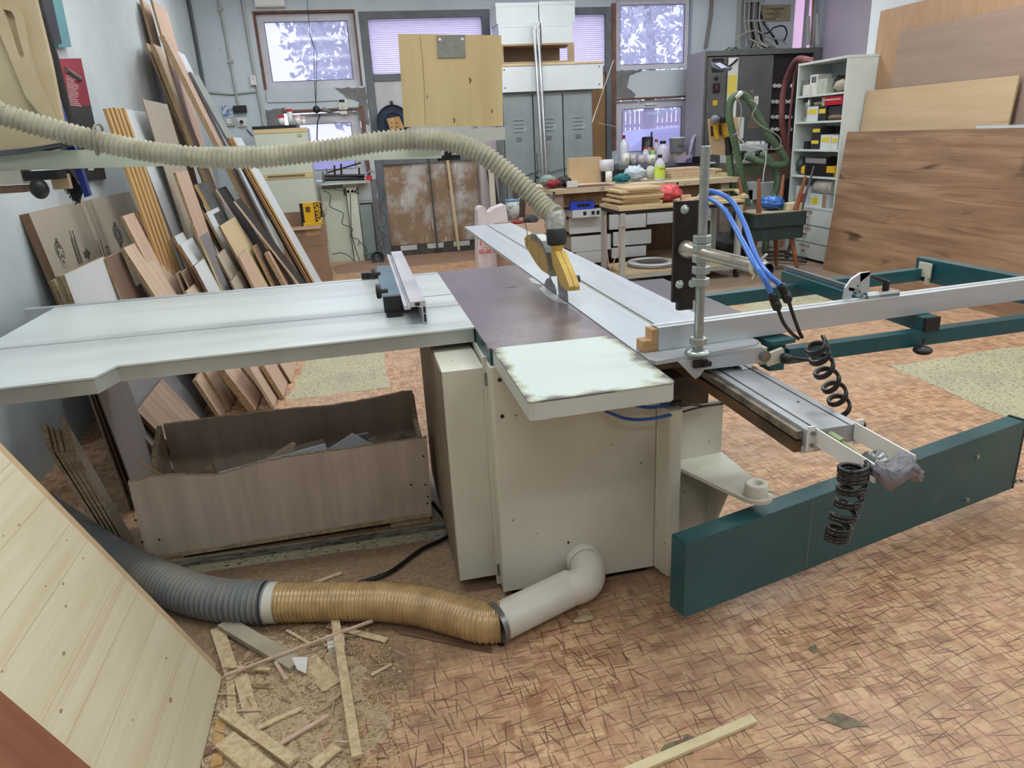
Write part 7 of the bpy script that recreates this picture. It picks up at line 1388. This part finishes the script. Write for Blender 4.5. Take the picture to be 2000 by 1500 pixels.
onshelf('leather_strap', 1613, 1646, 225, 1, M_brownply, 'brown strap lying before the charcoal crate', 'strap', kind='blob', off=.0, dep=.05)
onshelf('small_black_box', 1570, 1580, 276, 2, M_black, 'small black box at the left of the third shelf', 'box')
z = onshelf('dark_label_box', 1583, 1600, 270, 2, M_dkbox, 'lower black box with yellow label on the third shelf', 'box', pe=YL)
onshelf('dark_label_box', 1584, 1601, 247, 2, M_dkbox, 'upper black box with yellow label on the third shelf', 'box', z=z + .001, pe=YL)
z = onshelf('white_yellow_box', 1602, 1622, 263, 2, M_white, 'left white box with yellow label on the third shelf', 'box', pe=YL)
onshelf('white_yellow_box', 1623, 1636, 264, 2, M_white, 'right white box with yellow label on the third shelf', 'box', pe=YL)
onshelf('charcoal_case', 1602, 1634, 247, 2, mat('charcoal_crate', (62, 62, 68), None, .6), 'charcoal case behind the white boxes of the third shelf', 'case', off=.2, dep=.12)
onshelf('ear_defenders', 1549, 1562, 307, 3, mat('dark_green_plastic', (44, 62, 58), (70, 84, 80), .4, sc1=9), 'dark green ear defenders at the left of the fourth shelf', 'ear defenders', kind='blob', dep=.12)
onshelf('tape_measure', 1562, 1570, 324, 3, M_yel, 'small yellow and black gadget beside the ear defenders', 'gadget', kind='blob', dep=.06)
onshelf('metal_tin', 1572, 1612, 309, 3, mat('dark_metal_tin', (34, 32, 36), None, .3), 'dark tin with shiny rounded lid on the fourth shelf', 'tin', dep=.2, off=.02, pe=((0, 1, .72, 1.0, mat('shiny_lid', (190, 184, 196), None, .2, .6), 'shiny_lid'),))
onshelf('yellow_pack', 1614, 1630, 325, 3, M_yel, 'yellow and black pack at the right of the fourth shelf', 'pack', pe=((0, 1, 0, .4, M_black, 'black_band'),))
onshelf('dark_flask', 1618, 1632, 306, 3, M_blackm, 'dark flask behind the yellow pack', 'flask', off=.18)
z = onshelf('flat_white_box', 1581, 1615, 379, 4, M_white, 'flat white box with yellow mark on the bottom open shelf', 'box', pe=((.1, .5, .2, .7, M_yl, 'yellow_label'), (.75, .98, .0, 1, M_card, 'brown_end')))
onshelf('sandpaper_roll', 1586, 1620, 352, 4, mat('printed_paper_roll', (206, 204, 196), (160, 158, 150), .7, sc1=20), 'printed paper roll lying on the flat white box', 'roll', z=z + .001, kind='roll', dep=.1)
onshelf('paper_stack', 1553, 1580, 364, 4, mat('printed_sheets', (200, 206, 214), (180, 186, 196), .7, sc1=16), 'stack of printed sheets at the left of the bottom open shelf', 'sheets')

onshelf('red_grip', 1557, 1565, 378, 4, M_red, 'small red grip at the front of the bottom open shelf', 'grip', off=.0, dep=.03)

# ------------------------------------------------------------------ sheets leaning on the right wall
def sheet(ptl, ptr_y, X_top, X_bot, t, m, em, nm, lab, ynear=None):
    T = onX(ptl[0], ptl[1], X_top); yn = ynear; z = T.z; mb = MB(); d = V((X_top - X_bot, 0, z)); n_ = V((-z, 0, X_top - X_bot)).normalized()
    mb.prism([V((X_bot, yn, 0)) , V((X_bot, T.y, 0)), V((X_top, T.y, z)), V((X_top, yn, z))], -n_ * t, m=0, mside=1); o = mb.build(nm, [m, em]); o.location.z += .002; return tag(o, lab, 'board', 'sheets leaning on the right wall')
M_brmdf = mat('brown_hardboard', (178, 144, 112), (168, 134, 102), .6, sc1=5, stretch=(1, 4, 1)); M_gryply = mat('grey_brown_ply', (160, 138, 124), (150, 128, 114), .6, sc1=7, stretch=(1, .15, 2)); M_lwood = mat('light_birch_sheet', (206, 180, 146), (196, 168, 132), .5, sc1=6, stretch=(1, .12, 2), fine=(20, (180, 150, 114), .62, .75, (1, .1, 3)))
sheet((1720, 22), 0, 5.10, 4.99, .006, M_brmdf, M_brmdf, 'brown_sheet', 'large plain brown hardboard sheet rearmost against the right wall', 3.6)
sheet((1758, 62), 0, 5.05, 4.93, .010, M_gryply, M_gryply, 'grey_sheet', 'large grey brown plywood sheet before the plain brown hardboard', 3.4)
sheet((1693, 178), 0, 4.97, 4.84, .018, M_lwood, M_mapleb, 'birch_sheet', 'light birch coloured sheet standing behind the dark grained oak one', 4.86)
T = onX(1907, 246, 4.86); tag(MB().prism([(4.80, 3.0, 0), (4.80, T.y, 0), (4.86, T.y, T.z), (4.86, 3.0, T.z)], (.012, 0, .0)).build('white_sheet', M_white), 'white sheet whose top edge just shows above the dark grained oak panel', 'board', 'sheets leaning on the right wall')
M_dkoak = bpy.data.materials.new('rustic_oak_veneer'); M_dkoak.use_nodes = True; nt = M_dkoak.node_tree; N = nt.nodes; L = nt.links; b = N['Principled BSDF']; b.inputs['Roughness'].default_value = .55
tc = N.new('ShaderNodeTexCoord')
def _n(scale, st, det, dist=0.0, loc=(0, 0, 0)):
    mp = N.new('ShaderNodeMapping'); mp.inputs['Scale'].default_value = st; mp.inputs['Location'].default_value = loc; L.new(tc.outputs['Object'], mp.inputs[0]); n_ = N.new('ShaderNodeTexNoise'); n_.inputs['Scale'].default_value = scale; n_.inputs['Detail'].default_value = det; n_.inputs['Distortion'].default_value = dist; L.new(mp.outputs[0], n_.inputs['Vector']); return n_.outputs['Fac']
def _r(fac, stops):
    r = N.new('ShaderNodeValToRGB'); L.new(fac, r.inputs[0]); e = r.color_ramp.elements
    while len(e) < len(stops): e.new(.5)
    for el, (p, c) in zip(e, stops): el.position = p; el.color = lin(c)
    return r.outputs[0]
def _m(fac, A, B, a_=0., b_=1.):
    r = N.new('ShaderNodeMapRange'); r.inputs[1].default_value = a_; r.inputs[2].default_value = b_; L.new(fac, r.inputs[0]); x = N.new('ShaderNodeMix'); x.data_type = 'RGBA'; L.new(r.outputs[0], x.inputs[0])
    for s_, v_ in ((x.inputs[6], A), (x.inputs[7], B)):
        if isinstance(v_, tuple): s_.default_value = v_
        else: L.new(v_, s_)
    return x.outputs[2]
c1 = _r(_n(3.2, (1, .35, 3.4), 5, .5), [(.3, (126, 98, 76)), (.5, (152, 120, 94)), (.7, (170, 138, 110))])
c1 = _m(_n(22, (1, .09, 3), 4, .3), c1, lin((122, 92, 70)), .50, .78)
c1 = _m(_n(7, (1, .16, 2.6), 6, 1.0, (3, 1, 0)), c1, lin((84, 62, 48)), .64, .80)
c1 = _m(_n(4.2, (1, .55, 1.9), 2, .3, (5, 2, 7)), c1, lin((58, 46, 40)), .64, .80)
L.new(c1, b.inputs['Base Color'])
Tl = onX(1655, 258, 4.72); sheet((1655, 258), 0, 4.72, 4.59, .018, M_dkoak, M_brownply, 'rustic_oak_board', 'large rustic dark oak panel with knots leaning on the right wall', 3.0)

# ------------------------------------------------------------------ things hanging on the left wall and jigs on the arm
t = thing('wall_blister_pack', 'red and black blister card hanging on the left wall behind the suction hose', 'card', onX(160, 230, WX + .03)); Pq = [onX(x, y, WX + .012) for x, y in ((108, 115), (155, 114), (205, 350), (125, 355))]
P0, P1, P2, P3 = Pq
def quad(nm, ps_, m, par, t_=.01): return MB().prism(ps_, (t_, 0, 0)).build(nm, m, par)
quad('card', [P0, P1, P1.lerp(P2, .38), P0.lerp(P3, .38)], mat('card_red', (150, 30, 42), (130, 24, 36), .5, sc1=6), t); quad('card', [P0.lerp(P3, .38), P1.lerp(P2, .38), P2, P3], mat('card_black', (34, 30, 30), (56, 52, 50), .5, sc1=40, stretch=(1, .3, 3)), t)
Mq = [V((p.x + .012, p.y, p.z)) for p in Pq]; MB().tube([Mq[0].lerp(Mq[1], .2) - V((0, 0, .06)), Mq[0].lerp(Mq[1], .7) - V((0, 0, .12))], .018, 8).build('hook', M_steel, t)
rr = random.Random(2); mb = MB()
for k in range(16):
    z = .12 + k * .016; mb.par(Mq[0].lerp(Mq[3], z + .02).lerp(Mq[1].lerp(Mq[2], z + .02), .25), (0, rr.uniform(.12, .22), 0), (0, 0, .006), (.001, 0, 0))
mb.build('print_lines', mat('card_print', (196, 150, 150), None, .6), t)
for k, (u, v) in enumerate(((.35, .78), (.35, .92))):
    c = Mq[0].lerp(Mq[3], v).lerp(Mq[1].lerp(Mq[2], v), .55); mb = MB(); mb.par(c, (0, .10, 0), (0, 0, .10), (.001, 0, 0)); mb.build('white_square', M_whitep, t); mb = MB(); mb.par(c + V((.001, .012, .012)), (0, .076, 0), (0, 0, .076), (.001, 0, 0)); mb.build('red_square', M_red, t)
q0, q1, q2, q3 = [onX(x, y, WX + .02) for x, y in ((93, -10), (112, -10), (133, 92), (108, 93))]; tag(MB().prism([q0, q1, q2, q3], (.02, 0, 0)).build('teal_folder', mat('teal_card', (88, 142, 150), None, .5)), 'teal card edge hanging high on the left wall', 'card'); q0, q1, q2, q3 = [onX(x, y, WX + .045) for x, y in ((70, -10), (93, -10), (114, 86), (100, 88))]; tag(MB().prism([q0, q1, q2, q3], (.02, 0, 0)).build('black_folder', M_black), 'black case beside the teal card on the left wall', 'case')
tag(MB().tube([onY(68, -12, 3.5), onY(86, 60, 3.5), onY(104, 115, 3.5), onY(120, 180, 3.5), onY(134, 240, 3.5)], .022, 12).build('black_pipe', M_blackm), 'thick black tube hanging down behind the left end of the suction hose', 'tube')
bh_ = thing('hand_brush', 'blue hand brush with black bristles hanging upside down by the left wall', 'brush', onY(120, 240, 3.2))
MB().prism([onY(x, y, 3.192) for x, y in ((74, 108), (86, 104), (92, 118), (112, 190), (136, 265), (150, 300), (175, 382), (165, 386), (138, 310), (118, 262), (92, 190))], (0, .03, 0)).build('handle', mat('brush_blue', (38, 58, 140), (30, 46, 120), .35, sc1=4), bh_, bevel=.004)
mb = MB(); rr = random.Random(1)
for k in range(260):
    u = rr.random(); a = onY(133 + 30 * u, 330 + 42 * u, 3.192 + rr.uniform(0, .03)); b = a + V((rr.uniform(-.045, -.02), 0, rr.uniform(-.06, -.03))); mb.tube([a, b], .0012, 3, caps=False)
stuff(mb.build('bristles', M_black, bh_))
# jigs stacked on the left end of the arm
jg = [((( -60, -40), (66, -10), (98, 120), (130, 282), (-60, 302)), 3.16, .03, M_mdf, 'large pale jig board standing on the left end of the arm'), (((-40, -30), (22, 6), (48, 60), (70, 160), (60, 215), (-40, 30)), 2.57, .02, mat('pale_jig_ply', (200, 184, 150), (188, 170, 136), .6, sc1=5), 'upper slotted jig board leaning on the large pale one')]
for P_, Y_, t_, m_, lab in jg[:1]: tag(MB().prism([onY(x, y, Y_) for x, y in P_], (0, t_, 0)).build('jig_board', MC['pale_jig_ply'] if 'pale_jig_ply' in MC else m_), lab, 'jig')
P_ = [(-30, -30), (4, 8), (28, 12), (44, 28), (58, 120), (112, 250), (60, 215), (8, 60), (-30, -10)]
def xb(px, py, Y=3.138): return onY(px, py, Y)
outer = [(-30, -30), (10, 8), (36, 14), (48, 40), (60, 110), (84, 180), (110, 240), (112, 262), (62, 216), (30, 140), (0, 66), (-30, 10)]
hole = [(6, 18), (22, 22), (28, 32), (34, 62), (47, 108), (42, 113), (36, 106), (22, 60)]
mb = MB()
# frame of the slotted jig: left rim, right rim and two bridges round the long hand hole
mb.prism([xb(*p) for p in ((-30, -30), (6, 18), (22, 60), (36, 106), (42, 113), (50, 190), (30, 140), (0, 66), (-30, 10))], (0, .02, 0)); mb.prism([xb(*p) for p in ((6, 18), (22, 22), (28, 32), (34, 62), (47, 108), (42, 113), (50, 190), (112, 262), (110, 240), (84, 180), (60, 110), (48, 40), (36, 14), (10, 8))], (0, .02, 0))
tag(mb.build('slotted_jig', MC.get('pale_jig_ply')), 'slotted triangular wooden jig leaning on the pale jig board', 'jig')
tag(MB().prism([onY(x, y, 3.0) for x, y in ((-60, 300), (60, 288), (140, 275), (142, 279), (40, 300), (-60, 312))], (0, .19, 0)).build('grey_wedge', M_greyframe), 'thin dark grey plate under the pale jig board', 'plate')
kb = thing('clamping_screw', 'black round clamping knob hanging under the left end of the arm', 'knob', onY(75, 350, 3.0)); MB().blob(onY(77, 369, 2.98), .032, .026, .036, 16, 10, .03, 2, 1).build('knob', M_black, kb); a_, b_, c_, d_ = fb(44, 334, 114, 352, 3.04); MB().box(a_, b_, 3.04, 3.14, c_, d_).build('clamp_block', M_black, kb, bevel=.006); a_, b_, c_, d_ = fb(-30, 334, 43, 362, 3.04); MB().box(a_, b_, 3.04, 3.14, c_, d_).build('arm_bracket', M_cream, kb); a_, b_, c_, d_ = fb(-30, 364, 46, 378, 3.05); MB().box(a_, b_, 3.05, 3.12, c_, d_).build('wood_batten', M_brownply, kb); a_, b_, c_, d_ = fb(100, 340, 134, 370, 3.12); MB().box(a_, b_, 3.12, 3.15, c_, d_).build('wood_batten', M_mdf, kb)
